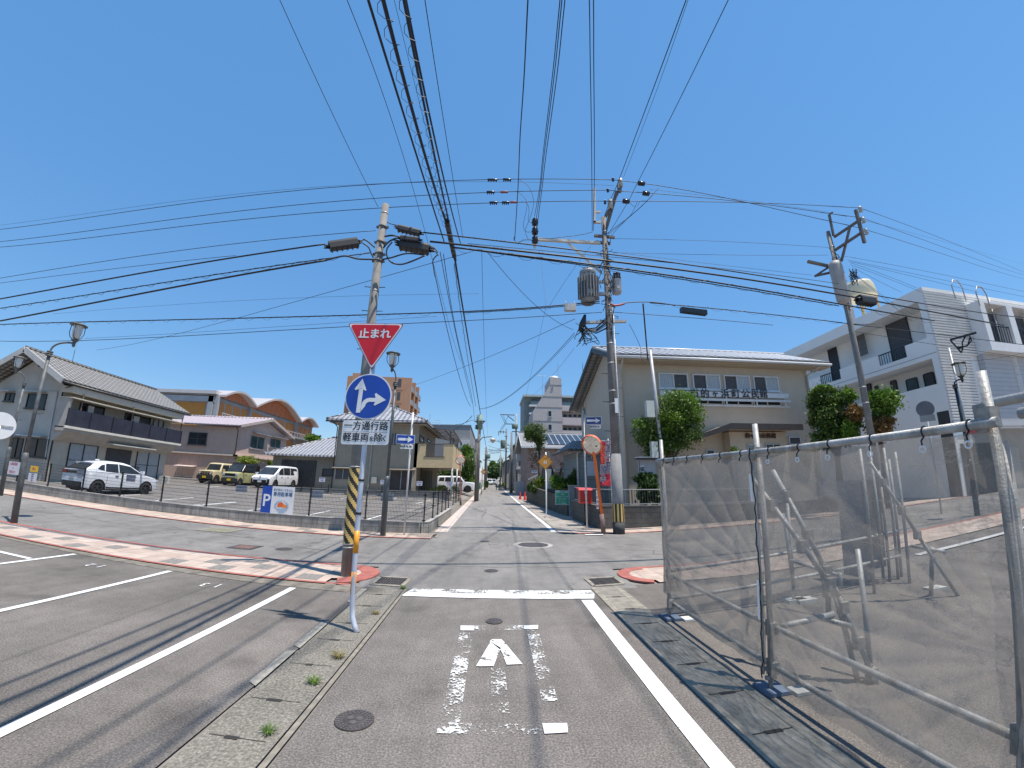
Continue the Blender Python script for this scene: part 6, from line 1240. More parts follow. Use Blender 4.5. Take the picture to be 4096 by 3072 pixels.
q=f.rect(zG(1865,600),zG(1935,725));mb=MB();f.box(mb,q[0],q[1],q[2],q[3],.081,.09);o=mb.build('poster',SWH,t);mb=MB();text('催',.22,f.p((q[0]+q[1])/2,q[3]-.16,.092),f.u,Z3v,mb,.003,1,1,.006);text('物',.22,f.p((q[0]+q[1])/2,q[3]-.38,.092),f.u,Z3v,mb,.003,1,1,.006);mb.build('lettering',INK,o)
HR=thing('white_building',(30,24,.6),'white three-storey building with open galleries and a corrugated end wall at the right','building');WW=mat('white_wall',(.80,.785,.75),.85,.04,.6);CX,CY=23.4,15.7
F1=Fac((CX,36),(CX,CY));Fb=Fac((CX+1.5,36),(CX+1.5,CY));F2=Fac((CX,CY),(48,CY));zt=F1.px(*zS(1380,97))[1]
zfb=F1.px(*zS(1375,205))[1];zp1=F1.px(*zS(1470,490))[1];zp0=F1.px(*zS(1500,660))[1];zw1=F1.px(*zS(1525,872))[1]
body(HR,CX+1.5,CY,48,36,0,zt-.15,WW,'core_wall')
mb=MB();F1.box(mb,0,F1.L,zfb,zt,-1.5,0);mb.build('roof_fascia',WW,HR)
o1=F1.rect(zS(555,735),zS(745,860));o2=F1.rect(zS(1020,580),zS(1285,720));zc0=F1.px(*zS(570,862))[1]
mb=MB();F1.box(mb,0,o1[0],zp0,zp1,-.18,0);F1.box(mb,o1[0],o1[1],zp0,zp0+.5,-.18,0);F1.box(mb,o1[1],o2[0],zp0,zp1,-.18,0);F1.box(mb,o2[0],o2[1],zp0,zp0+.5,-.18,0);F1.box(mb,o2[1],F1.L,zp0,zp1,-.18,0);F1.box(mb,0,F1.L,zp0,zp0+.2,-1.5,-.18);mb.build('gallery_parapet',WW,HR)
mb=MB();F1.box(mb,0,F1.L,0,zw1,-.2,0);F1.box(mb,0,F1.L,zw1-1.1,zw1-1.0,-1.5,-.2);mb.build('lower_gallery_wall',WW,HR);mb=MB();F1.box(mb,0,F1.L,zp0+.24,zp0+.27,-.001,.012);mb.build('joint_line',mat('joint_pale',(.3,.3,.32),.9,.1),HR)
MB().box(CX+.004,CY+.005,zw1,CX+.5,CY+.35,zfb).build('corner_pier',WW,HR);MB().box(CX+.01,CY+.012,0,CX+1.49,CY+.2,zfb-.01).build('end_cheek',WW,HR)
for o_ in(o1,o2):
 mb=MB();n=11
 for k in range(n+1):u=o_[0]+(o_[1]-o_[0])*k/n;F1.box(mb,u-.015,u+.015,zp0+.5,zp1,-.1,-.07)
 F1.box(mb,o_[0],o_[1],zp1-.04,zp1+.02,-.12,-.05);mb.build('railing',FRK,HR)
for q,m in(((zS(640,605),zS(745,830)),mat('door_navy',(.02,.02,.028),.5,.1)),((zS(1105,400),zS(1335,640)),DKS),((zS(500,730),zS(537,775)),DG),((zS(1145,860),zS(1202,950)),DKS),((zS(1270,850),zS(1370,930)),glass('grey_green_glass',(.06,.08,.075),.2)),((zS(1410,805),zS(1505,890)),DKS),((zS(930,890),zS(1000,990)),DKS),((zS(1020,900),zS(1050,970)),DKS)):
 r=Fb.rect(*q);r=(r[0],r[1],max(r[2],zp0+.2)if r[3]>zp0+1 else max(r[2],2.0),min(r[3],zt-.4));mb=MB();Fb.box(mb,r[0],r[1],r[2],r[3],0,.06);o=mb.build('opening',m,HR);mb=MB();Fb.box(mb,r[0]-.05,r[0],r[2],r[3],0,.09);Fb.box(mb,r[1],r[1]+.05,r[2],r[3],0,.09);Fb.box(mb,r[0],r[1],r[3],r[3]+.05,0,.09);mb.build('frame',FRK,o)
r=Fb.rect(zS(840,475),zS(985,635));mb=MB()
for k in range(14):u=r[0]+(r[1]-r[0])*k/13;Fb.box(mb,u-.015,u+.015,r[2],r[3],.3,.33)
mb.build('stair_grille',FRK,HR);r=F1.rect(zK(925,1290),zK(1080,1640));mb=MB();F1.box(mb,r[0],F1.L-.05,gz(CX,CY)-.1,r[3],.0,.012);mb.build('entrance_recess',mat('recess_dark',(.05,.05,.05),.9,.2),HR)
zc=F2.px(*zS(1618,1170))[1];zT2=F2.px(*zS(1400,130))[1];mb=MB();F2.box(mb,0,F2.L,zT2,zt,-.05,.10);mb.build('end_parapet',WW,HR)
uA=F2.px(*zS(1780,700))[0];uB=F2.L;SL=mat('slat_white',(.74,.73,.71),.6,.04);mb=MB();n=46;dz=(zT2-zc)/n
for k in range(n):
 z0=zc+k*dz;mb.prism([F2.p(0,z0,.0),F2.p(0,z0,.10),F2.p(0,z0+dz*.55,.14),F2.p(0,z0+dz*.95,.0)],F2.u*uA)
mb.build('slat_cladding',SL,HR)
mb=MB();zq=F2.px(*zS(1900,660))[1];
for k in range(n):
 z0=zc+k*dz
 if z0>zq-.1:mb.prism([F2.p(uA,z0,.0),F2.p(uA,z0,.10),F2.p(uA,z0+dz*.55,.14),F2.p(uA,z0+dz*.95,.0)],F2.u*(uB-uA))
mb.build('slat_cladding',SL,HR);mb=MB();LS=MB()
segs=[];bays=[(F2.px(*zS(1830,500))[0],F2.px(*zS(2000,500))[0]),(F2.px(*zS(2045,500))[0],F2.px(*zS(2215,500))[0])];w_=bays[0][1]-bays[0][0];bays+=[(bays[1][1]+.6,bays[1][1]+.6+w_)]
zb0,zb1=F2.px(*zS(1870,575))[1],F2.px(*zS(1850,320))[1];zbl=F2.px(*zS(1860,645))[1];print('BAYS',bays,zb0,zb1,zbl,zc,zT2,zt)
for a,b in bays:
 mb=MB();D=.9;F2.box(mb,a-.45,a-.0,zbl,zb1+.3,.1,D);F2.box(mb,b,b+.12,zbl,zb1+.3,.1,D);F2.box(mb,a-.45,b+.12,zb1+.3,zb1+.42,.1,D);F2.box(mb,a,b,zbl,zb0-.02,.1,D);mb.build('window_bay',SL,HR)
 mb=MB();F2.box(mb,a,b,zb0,zb1,.15,.22);o=mb.build('window',DKS,HR);mb=MB()
 for k in range(9):F2.box(mb,a+(b-a)*k/8-.012,a+(b-a)*k/8+.012,zb0,zb0+(zb1-zb0)*.5,.7,.73)
 F2.box(mb,a,b,zb0+(zb1-zb0)*.5,zb0+(zb1-zb0)*.5+.05,.69,.74);F2.box(mb,(a+b)/2-.04,(a+b)/2+.04,zb0,zb1,.22,.28);mb.build('window_rail',FRK,o)
 mb=MB();F2.box(mb,a-.45,b+.12,zc-.2,zbl,.02,.35);mb.build('lower_panel',brick('fine_siding',(.46,.46,.47),(.44,.44,.45),(.33,.33,.34),8,.25,.018,.05,0,.5),HR)
 for k in range(40):
  z0=zc+(zbl-zc)*k/40;LS.prism([F2.p(b+.14,z0,.35),F2.p(b+.14,z0,.42),F2.p(b+.14,z0+(zbl-zc)/40*.9,.35)],F2.u*.45)
LS.build('slat_strip',SL,HR);mb=MB();F2.box(mb,bays[0][0]-.45,F2.L,zc-.5,zc-.2,0,.4);F2.box(mb,0,F2.L,zc-.12,zc-.0,0,.12);mb.build('end_sill',MATS['fine_siding'],HR)
body(HR,CX+1.45,CY-.001,48,CY+.02,0,zc-.1,mat('ground_storey_tan',(.32,.29,.25),.9,.1,2),'ground_storey');mb=MB();F2.box(mb,3.5,5.2,.3,2.9,.0,.05);mb.build('shutter_door',mat('shutter_beige',(.36,.33,.29),.7,.08),HR);mb=MB();F2.box(mb,.3,3.0,.3,3.2,.02,.03);mb.build('entrance_glass',MATS['recess_dark'],HR)
mb=MB();mb.tube([F2.p(5.5,zc-.3,.3),F2.p(5.5,zT2,.3)],.05,8);mb.build('downpipe',mat('pipe_white',(.5,.5,.5),.5,.1),HR)
mb=MB();a=AT(*zS(1690,90),34);
for q in((1680,120),(1875,175)):
 c=Vector(AT(*zS(*q),30));mb.tube([c+Vector((-.45,0,-.6)),c+Vector((-.45,0,.2)),c+Vector((-.2,0,.6)),c+Vector((.2,0,.6)),c+Vector((.45,0,.2)),c+Vector((.45,0,-.6))],.035,6)
mb.build('roof_ladder_hoop',GALV(),HR)
c=Vector(AT(*zS(905,195),37));tp=Vector(AT(*zS(900,60),37));t=thing('water_tank',(c.x,c.y,c.z-2),'cream rooftop water tank on a yellow frame above the white building','water tank');h=tp.z-c.z;MB().lathe(c,[(.01,0),(1.15,0),(1.2,.1),(1.05,h*.8),(.95,h*.95),(.6,h),(.01,h)],20).build('tank',mat('tank_cream',(.52,.47,.34),.6,.08,2,streak=.15),t)
mb=MB()
for dx,dy in((-.9,-.6),(.9,-.6),(-.9,.8),(.9,.8)):mb.bar(c+Vector((dx,dy,-2.4)),c+Vector((dx,dy,0)),.1)
mb.bar(c+Vector((-.9,-.6,-1.2)),c+Vector((.9,-.6,-.2)),.07);mb.build('stand',mat('stand_ochre',(.5,.33,.12),.6,.15),t);mb=MB();mb.box(c.x-1.6,c.y-.2,c.z-2.6,c.x-1.3,c.y,c.z+.6);mb.build('lightning_pole',GALV(),t)
DGR=leafmat('leaf_dark',(.008,.022,.006),(.055,.12,.02),1.5);LGR=leafmat('leaf_bright',(.03,.08,.008),(.20,.34,.03),1.8);OGR=leafmat('leaf_olive',(.025,.05,.012),(.16,.22,.06),1.8)
YGR=leafmat('leaf_yellow',(.06,.10,.01),(.36,.42,.05),2.5);RUS=leafmat('leaf_rust',(.07,.05,.015),(.30,.17,.05),2.2);MID=leafmat('leaf_mid',(.012,.035,.006),(.13,.22,.03),1.9)
BARK=mat('bark',(.10,.075,.055),.9,.35,12,bmp=.8,bscale=30)
def tree(name,base,blobs,m,label,n,leaf,seed,cat='tree',r=.1,extra=None,split=None,group=None):
 t=thing(name,base,label,cat,group)
 limbs(base,[(b[0],b[1],b[2])for b in blobs[:7]],r,BARK,t,seed=seed,split=split)
 crown('crown',blobs,m,t,n,leaf,seed)
 for i,(bb,mm,nn)in enumerate(extra or[]):crown('crown',bb,mm,t,nn,leaf,seed+10+i)
 return t
def B(q,dist,wpx,hpx,k,dd=.75,y=None):
 """blob from centre pixel, distance (or Y plane) and pixel size"""
 c=AY(q[0],q[1],y)if y else AT(q[0],q[1],dist);D=math.hypot(c[0],c[1]);s=k*D/1640;return(c[0],c[1],c[2],wpx*s/2,wpx*s/2*dd,hpx*s/2)
KM,KG,KP=.3617,.27125,.27125
bl=[B(zM(600,800),0,430,380,KM,.8,17.0),B(zM(640,1000),0,420,400,KM,.8,16.9),B(zM(540,1150),0,360,260,KM,.8,17.0),B(zM(240,1060),0,320,330,KM,.8,17.2),B(zM(330,1190),0,300,240,KM,.8,17.1),B(zM(430,930),0,260,300,KM,.8,17.2)]
g=AY(*zM(460,1330),17.1);tree('round_clipped_tree',(g[0],17.1,.3),bl,MID,'large round clipped evergreen tree in front of the community hall',15000,.062,3,r=.16,extra=[([B(zM(600,720),0,420,260,KM,.8,16.8),B(zM(700,830),0,300,340,KM,.8,16.7),B(zM(520,900),0,300,300,KM,.8,16.6),B(zM(180,960),0,200,160,KM,.8,16.9)],LGR,5200)])  # extra bright leaf layer paints sunlit highlights over the top and front
D2=23.2;bl=[B(zP(720,110),D2,380,260,KP),B(zP(620,250),D2,260,200,KP),B(zP(900,230),D2,420,260,KP),B(zP(800,430),D2,520,260,KP),B(zP(850,640),D2,460,300,KP),B(zP(620,470),D2,240,180,KP),B(zP(1100,700),D2,300,300,KP),B(zP(1150,520),D2,260,240,KP),B(zP(760,800),D2,420,200,KP)]
g=AT(*zP(900,900),D2);tree('garden_maple',(g[0],g[1],gz(g[0],g[1])),bl,MID,'bushy green tree beside the hall, left of the transformer pole',13000,.085,5,r=.15,extra=[([B(zP(1060,110),D2,220,160,KP),B(zP(700,60),D2,300,140,KP),B(zP(1080,640),D2-.5,200,260,KP)],LGR,4200),([B(zP(1190,380),D2-.4,220,200,KP)],RUS,1500)])
bl=[B(zP(1620,200),D2,400,240,KP),B(zP(1480,130),D2,220,120,KP),B(zP(1600,340),D2,280,160,KP)]
g=AT(*zP(1560,900),D2);tree('garden_tree',(g[0],g[1],gz(g[0],g[1])),bl,LGR,'light green tree over rusty leaves, right of the transformer pole',4200,.08,8,r=.1,extra=[([B(zP(1540,420),D2,240,120,KP)],OGR,900),([B(zP(1560,590),D2-.3,300,260,KP),B(zP(1660,490),D2-.3,200,100,KP)],RUS,2600)])
bl=[B(zG(340,80),0,330,230,KG,.9,30),B(zG(300,190),0,260,160,KG,.9,30),B(zG(400,200),0,240,200,KG,.9,30),B(zG(400,310),0,150,140,KG,.9,30)]
g=AY(*zG(400,780),30);tree('pruned_pine',(g[0],30,.8),bl,OGR,'pruned pine with a fan shaped crown above the orange diamond sign',5200,.07,9,r=.13,extra=[([B(zG(250,120),0,170,180,KG,.9,29.6)],MID,900)],split=AY(*zG(400,430),30))
t=thing('bare_shrub',(g[0]-.5,29,.8),'bare dark twiggy branches left of the pruned pine trunk','shrub');mb=MB();rnd=random.Random(4)
for q in((300,370),(290,460),(350,430),(280,560),(340,600),(230,380),(260,500)):
 a=Vector(AY(*zG(395,560),29.3));b=Vector(AY(*zG(*q),29.3));mb.tube([a,a.lerp(b,.5)+Vector((0,0,-.1)),b],[.04,.03,.01],5)
 for _ in range(5):c=b+Vector((rnd.uniform(-.3,.3),rnd.uniform(-.2,.2),rnd.uniform(-.15,.2)));mb.tube([a.lerp(b,rnd.uniform(.4,.95)),c],[.015,.006],4)
mb.build('branches',BARK,t);crown('leaves',[B(zG(300,450),0,180,200,KG,.9,29.3),B(zG(300,600),0,120,100,KG,.9,29.3)],mat('dry_brown_leaf',(.08,.05,.04),.8,.4,20),t,350,.05,3)
t=thing('bare_shrub',(AY(*zG(700,750),24)[0],24,1.2),'bare pruned stump with few pinkish twigs above the hedge','shrub');mb=MB();a=Vector(AY(*zG(690,760),24));
for q,r_ in(((720,550),.05),((705,640),.06),((755,560),.03),((680,690),.04)):mb.tube([a,a.lerp(Vector(AY(*zG(*q),24)),.5)+Vector((.04,0,0)),AY(*zG(*q),24)],[r_,r_*.8,r_*.5],6)
mb.build('branches',BARK,t);crown('leaves',[B(zG(715,570),0,90,80,KG,.9,24)],mat('pink_leaf',(.35,.18,.15),.7,.3,20),t,90,.04,6)
def hedge(label,bl,m,n,leaf,seed,base=None,extra=None):
 b=base or(bl[0][0],bl[0][1],max(0,bl[0][2]-bl[0][5]));return tree('shrub',b,bl,m,label,n,leaf,seed,'shrub',.03,extra,group=None)
hedge('bright green shrub above the green board',[B(zG(650,850),0,200,170,KG,1,22.6),B(zG(740,860),0,190,140,KG,1,22.6),B(zG(620,780),0,110,100,KG,1,22.8)],LGR,3600,.06,11)
hedge('dark shrub between the green board and the hall side building',[B(zG(850,850),0,220,200,KG,1,22.4),B(zG(930,780),0,160,260,KG,1,22.4),B(zG(970,700),0,110,90,KG,1,22.2)],MID,3600,.055,12)
hedge('yellow-green shrub behind the pale sign post on the garden wall',[B(zG(400,850),0,150,110,KG,1,26),B(zG(370,830),0,90,80,KG,1,26)],YGR,1600,.06,13)
hedge('dark ivy spilling over the far end of the garden wall',[B(zG(270,900),0,120,170,KG,1,32),B(zG(330,950),0,120,130,KG,1,30),B(zG(440,780),0,100,90,KG,1,27)],MID,2200,.07,14)
t=thing('boulder',(AY(*zG(560,700),25)[0],25.5,1.3),'dark pointed garden boulder beside the pale stone pillar','rock');P=[AY(*zG(*q),25.5)for q in((450,700),(470,620),(520,560),(570,590),(605,680),(615,780),(450,780))];MB().prism(P,(0,.8,0)).build('stone',mat('boulder_grey',(.07,.065,.06),.95,.4,8,bmp=1,bscale=12),t)
t=thing('stone_pillar',AY(*zG(545,900),24.8),'pale square garden stone pillar above the garden wall','pillar');f=Fac((3,24.8),(7,24.8));r=f.rect(zG(512,648),zG(578,940));mb=MB();f.box(mb,r[0],r[1],r[2],r[3],-.4,0);mb.build('pillar',mat('pillar_stone',(.33,.36,.35),.8,.2,5,streak=.3),t)
t=thing('white_canopy',AY(*zG(740,690),27),'low white curved car roof canopy behind the hedge on the right','canopy');a=[Vector(AY(*zG(x,y),27))for x,y in((605,672),(660,665),(740,667),(820,678),(880,692))];mb=MB()
for i in range(4):mb.bar(a[i],a[i+1],1.6,.10)
mb.build('canopy',mat('canopy_white',(.6,.58,.54),.6,.08),t);mb=MB();mb.box(a[0].x,27.2,.8,a[-1].x,27.3,a[0].z-.1);mb.build('canopy_wall',mat('canopy_back',(.45,.42,.38),.8,.1),t)
hedge('broad-leaved dark shrub behind the railing, left of the net fence',[B(zG(1900,800),0,200,150,KG,1,16.6),B(zG(1980,900),0,260,230,KG,1,16.5),B(zG(2030,760),0,180,140,KG,1,16.7),B(zG(1930,1050),0,230,220,KG,1,16.4),B(zG(2080,1050),0,200,250,KG,1,16.5)],DGR,3600,.085,15)
hedge('small potted shrub in front of the hall porch',[B(zM(1215,1255),0,110,90,KM,1,16.8)],MID,700,.05,16,base=(AY(*zM(1215,1300),16.8)[0],16.8,.4))
hedge('yellow-green shrub behind the small tan van',[B(zD(890,225),0,280,110,KG,.6,36.7),B(zD(840,205),0,130,70,KG,.6,36.7)],YGR,2200,.08,17)
hedge('thin light shrub at the left end of the annex',[B(zD(1210,265),0,70,110,KG,.6,37)],YGR,400,.07,18)
hedge('low yellow-green shrub below the tan balcony',[B(zE(1590,1140),0,130,50,KG,1,31.6),B(zE(1700,1110),0,110,70,KG,1,31.6)],YGR,1500,.05,19)
hedge('sparse garden flowers in front of the white car',[B(zE(1920,1120),0,110,80,KG,1,31.4)],OGR,600,.05,20)
zF=CR_(1650,1650,.27125)
hedge('tall dense green hedge tree beside the brown road light',[B(zF(800,560),0,190,180,KG,.8,47),B(zF(830,700),0,190,220,KG,.8,46.5),B(zF(810,880),0,200,240,KG,.8,46.5),B(zF(860,1020),0,120,160,KG,.8,46)],LGR,5200,.12,21,extra=[([B(zF(840,860),0,170,330,KG,.8,46)],MID,1800)])
hedge('long dark hedge behind the white cars',[B(zF(400,900),0,260,170,KG,.8,48),B(zF(560,900),0,260,180,KG,.8,48),B(zF(690,920),0,160,160,KG,.8,48)],MID,3600,.12,22)
for i,(x,y,w,h,Y,m,l)in enumerate(((1190,790,150,150,150,LGR,'bright green trees at the far end of the street'),(1230,880,230,210,145,DGR,'dark trees at the far end of the street, below the bright crown'),(1300,800,130,240,155,MID,'mid green tree at the far end of the street, right side'),(1130,860,90,200,150,MID,'mid green tree at the far end of the street, left side'))):
 b=B(zF(x,y),0,w,h,KG,.8,Y);tree('street_end_tree',(b[0],Y,0),[b,(b[0]+b[3]*.4,b[1],b[2]-b[5]*.4,b[3]*.7,b[4]*.7,b[5]*.7),(b[0]-b[3]*.4,b[1],b[2]-b[5]*.3,b[3]*.7,b[4]*.7,b[5]*.7)],m,l,2200,.35,30+i,r=.3)
hedge('small round shrub on the left kerb far down the street',[B(zF(1095,1050),0,50,110,KG,1,62)],MID,600,.12,40)
hedge('potted yellow flowers on the right kerb far down the street',[B(zF(1335,1060),0,50,60,KG,1,60)],YGR,300,.1,41)
b=B(z2(505,1110),0,130,60,.4973,.8,70);tree('background_tree',(b[0],70,1),[b],LGR,'bright tree top behind the ridge of the annex roof',900,.25,42,r=.2)
t=thing('garden_gate_wall',(AY(*zF(1700,960),34)[0],34,.5),'white sloping stair rail on the right behind the garden wall','rail');mb=MB();mb.bar(AY(*zG(235,800),40),AY(*zG(385,728),38),.08,.12);mb.build('rail',FRW,t)
TYRE=mat('tyre',(.02,.02,.02),.8,.2);RIM=mat('rim_silver',(.25,.25,.26),.35,.1,metal=.6);RIMD=mat('rim_dark',(.05,.05,.055),.4,.1,metal=.4);CGL=glass('car_glass',(.025,.03,.035),.04);CWH=mat('car_white',(.72,.73,.75),.22,.02);CBK=mat('car_black',(.015,.015,.016),.25,.1);CPL=mat('plastic_dark',(.03,.03,.03),.6,.15)
LAMPW=mat('lamp_clear',(.5,.52,.55),.15,.1);LAMPR=mat('lamp_red',(.30,.01,.015),.2,.1);PLW=mat('plate_white',(.55,.56,.56),.5,.05);PLY=mat('plate_yellow',(.75,.48,.03),.5,.05);PTXT=mat('plate_green',(.03,.15,.08),.5,.1)
def car(name,loc,head,label,L,W,H_,wb,wr,lower,green,belt,inset,paintm,roofm=None,side=(),front=None,rim=RIM,plate=PLW,arch=CPL,group='cars in the car park',nose=.10):
 """local: x forward. head = azimuth of travel. lower: upper outline of the lower body from front bottom to rear bottom; green: cabin outline front->rear"""
 t=thing(name,(loc[0],loc[1],loc[2]if len(loc)>2 else gz(loc[0],loc[1])),label,'car',group);o=Vector(t['_o']);f=Vector((math.sin(R(head)),math.cos(R(head)),0));s=Vector((-f.y,f.x,0))
 Pt=lambda x,y,z:o+f*x+s*y+Vector((0,0,z));fx,rx=wb/2,-wb/2
 def hw(x,z):
  w=W/2;e=max(0,abs(x)-(L/2-.45))/.45;w-=nose*e*e
  if z>belt:w-=inset*(z-belt)/(H_-belt)
  if z<.35:w-=.03
  return w
 bot=[]
 for c in(rx,fx):
  bot.append((c-wr*1.22,.24))
  for k in range(9):a=R(180-22.5*k);bot.append((c+wr*1.17*math.cos(a),wr*.95+wr*1.2*math.sin(a)))
  bot.append((c+wr*1.22,.24))
 def loft(poly,nm,m_,crownh,rnd_):
  X0,X1=min(p[0]for p in poly),max(p[0]for p in poly);xs_=sorted(set([round(X0+(X1-X0)*k/46,3)for k in range(47)]+[round(min(X1-.004,max(X0+.004,p[0])),3)for p in poly]));xs_[0]+=.003;xs_[-1]-=.003
  rows=[]
  for x in xs_:
   zs_=[]
   for(xa,za),(xb,zb)in zip(poly,poly[1:]+poly[:1]):
    if(xa-x)*(xb-x)<=0 and xa!=xb:zs_.append(za+(zb-za)*(x-xa)/(xb-xa))
   lo,hi=min(zs_),max(zs_);q=min(rnd_,(hi-lo)*.45);half=[(hw(x,lo),lo),(hw(x,lo+(hi-lo)*.35),lo+(hi-lo)*.35),(hw(x,lo+(hi-lo)*.7),lo+(hi-lo)*.7),(hw(x,hi-q),hi-q),(hw(x,hi)-q*.3,hi-q*.3),(hw(x,hi)-q,hi),(hw(x,hi)*.5,hi+crownh*.75)]
   rows.append([Pt(x,y,z)for y,z in half]+[Pt(x,0,hi+crownh)]+[Pt(x,-y,z)for y,z in half[::-1]])
  c=len(rows[0]);mb=MB();mb.smooth=True;mb.add([p for r_ in rows for p in r_],[(i*c+j,(i+1)*c+j,(i+1)*c+j+1,i*c+j+1)for i in range(len(rows)-1)for j in range(c-1)]+[tuple(range(c)),tuple(range((len(rows)-1)*c,len(rows)*c))[::-1]])
  o_=mb.build(nm,m_,t);md=o_.modifiers.new('e','EDGE_SPLIT');md.split_angle=R(38);return o_
 loft(bot+lower,'body',paintm,.02,.05);loft(green,'roof',roofm or paintm,.025,.07)
 def strip_glass(a,b,k0=.06,k1=.06,name='windscreen',m=CGL,ins=.10):
  (x0,z0),(x1,z1)=a,b;d=Vector((x1-x0,z1-z0)).normalized();nx,nz=d.y,-d.x
  if(nx*(x0+x1)<0):nx,nz=-nx,-nz
  x0,z0,x1,z1=x0+d.x*k0,z0+d.y*k0,x1-d.x*k1,z1-d.y*k1;q=.036;w0,w1=hw(x0,z0)-ins,hw(x1,z1)-ins
  MB().prism([Pt(x0+nx*q,w0,z0+nz*q),Pt(x0+nx*q,-w0,z0+nz*q),Pt(x1+nx*q,-w1,z1+nz*q),Pt(x1+nx*q,w1,z1+nz*q)],(f*nx+Vector((0,0,nz)))*-.02).build(name,m,t)
 front(strip_glass,Pt,hw,t,green)
 for sgn in(1,-1):
  for pg in side:
   MB().prism([Pt(x,sgn*(hw(x,z)+.008),z)for x,z in(pg if sgn>0 else pg)],s*-sgn*.02).build('side_window',CGL,t)
  for c in(fx,rx):
   w=thing('x',(0,0,0),'','');bpy.data.objects.remove(w)
   cw=Pt(c,sgn*(W/2-.11),wr);tyre=MB();tyre.lathe((0,0,0),[(wr*.6,-.1),(wr*.93,-.1),(wr,-.07),(wr,.07),(wr*.93,.1),(wr*.6,.1)],24)
   ax=s*sgn;up=Z3v;fr=up.cross(ax)
   tv=[cw+fr*v[0]+up*v[1]+ax*v[2]for v in tyre.v];mb=MB();mb.smooth=True;mb.add(tv,tyre.f);wo=mb.build('wheel',TYRE,t)
   mb=MB();mb.tube([cw-ax*.02,cw+ax*.03],wr*.62,20)
   mb.build('wheel_dish',CPL,wo);mb=MB()
   for k in range(5):a=2*math.pi*k/5+.3;d=fr*math.cos(a)+up*math.sin(a);mb.bar(cw+ax*.06,cw+ax*.055+d*wr*.6,wr*.2,.03,up=ax)
   mb.tube([cw+ax*.05+(fr*math.cos(2*math.pi*k/20)+up*math.sin(2*math.pi*k/20))*wr*.62 for k in range(21)],.018,5,caps=False);mb.build('rim',rim,wo)
  if True:
   xm,zm=green[0][0]-.25,belt+.05;mb=MB();c=Pt(xm,sgn*(W/2+.09),zm+.05);mb.obox(c,f,s,Z3v,.10,.2,.15);mb.build('door_mirror',paintm if name!='kei_van' else CBK,t)
  mb=MB();x=(fx+rx)/2-.05;mb.obox(Pt(x,sgn*(hw(x,.7)+.003),.62),f,s,Z3v,.012,.012,.62);mb.obox(Pt(rx+wr*1.3,sgn*(hw(x,.7)+.003),.72),f,s,Z3v,.012,.012,.4);
  mb.obox(Pt(x-.35,sgn*(hw(x,.7)+.015),belt-.14),f,s,Z3v,.17,.025,.035);mb.obox(Pt(x+.6,sgn*(hw(x,.7)+.015),belt-.14),f,s,Z3v,.17,.025,.035);mb.build('door_line',CPL,t)
  for c in(fx,rx):
   mb=MB();P=[Pt(c+wr*1.17*math.cos(R(200-22*k)),sgn*(hw(c,.5)-.02),max(.2,wr*.95+wr*1.2*math.sin(R(200-22*k))))for k in range(11)];mb.tube(P,.03,6);mb.build('wheel_arch',arch,t)
   mb=MB();mb.obox(Pt(c,sgn*(W/2-.25),wr+.05),f,s,Z3v,wr*2.1,.05,wr*1.9);mb.build('arch_liner',CPL,t)
 MB().obox(Pt(0,0,.22),f,s,Z3v,L*.9,W*.8,.12).build('underbody',CPL,t)
 return t,Pt,hw
def plate_(Pt,t,x,z,m,sgn,w=.33,h=.165,txt='12-34'):
 a=Pt(x,0,z);fdir=(Pt(1,0,0)-Pt(0,0,0));sd=Pt(0,1,0)-Pt(0,0,0);mb=MB();mb.obox(a,fdir,sd,Z3v,.02,w,h);o=mb.build('number_plate',m,t)
def fr_note(sg,Pt,hw,t,gr):
 sg(gr[0],gr[1],.04,.04);sg(gr[-1],gr[-2],.05,.10,'rear_window')
 f=Pt(1,0,0)-Pt(0,0,0);s=Pt(0,1,0)-Pt(0,0,0);mb=MB();mb.obox(Pt(-2.00,0,.93),f,s,Z3v,.06,1.48,.11);mb.build('light_bar',CBK,t)
 for k in(1,-1):MB().obox(Pt(-2.0,k*.62,.93),f,s,Z3v,.09,.34,.13).build('tail_lamp',LAMPR,t);MB().obox(Pt(1.96,k*.66,.72),f,s,Z3v,.12,.3,.12).build('headlamp',LAMPW,t)
 mb=MB();mb.prism([Pt(-2.035,.70,.50),Pt(-2.045,.60,.28),Pt(-2.045,-.60,.28),Pt(-2.035,-.70,.50)],f*.05);mb.build('rear_diffuser',CBK,t);mb=MB();mb.obox(Pt(-2.03,0,.53),f,s,Z3v,.03,1.5,.03);mb.build('bumper_line',MATS['lamp_clear'],t);plate_(Pt,t,-2.04,.72,PLW,-1)
 mb=MB();mb.obox(Pt(-1.52,0,1.41),f,s,Z3v,.25,1.12,.03);mb.build('spoiler',CWH,t);mb=MB();mb.obox(Pt(-.95,0,1.56),f,s,Z3v,.2,.03,.06);mb.build('fin_aerial',CWH,t);MB().obox(Pt(0,0,.30),f,s,Z3v,1.75,1.70,.07).build('sill',CBK,t)
car('white_hatchback',(-18.75,18.7),9,'white hatchback seen from behind, parked in front of the grey house',4.05,1.70,1.52,2.58,.315,[(1.98,.26),(2.03,.45),(2.0,.68),(1.85,.82),(1.2,.96),(.98,.99),(0,.97),(-1.2,1.0),(-1.9,1.04),(-2.0,.95),(-2.03,.55),(-2.0,.28)],[(1.15,.95),(.35,1.42),(0,1.50),(-.5,1.52),(-1.1,1.46),(-1.5,1.36),(-1.98,1.02)],1.0,.20,CWH,side=([(.92,1.02),(.33,1.36),(-.28,1.43),(-.28,1.02)],[(-.33,1.02),(-.33,1.43),(-.95,1.42),(-1.0,1.05)],[(-1.05,1.07),(-1.02,1.37),(-1.2,1.32),(-1.4,1.14)]),front=fr_note,rim=RIMD)
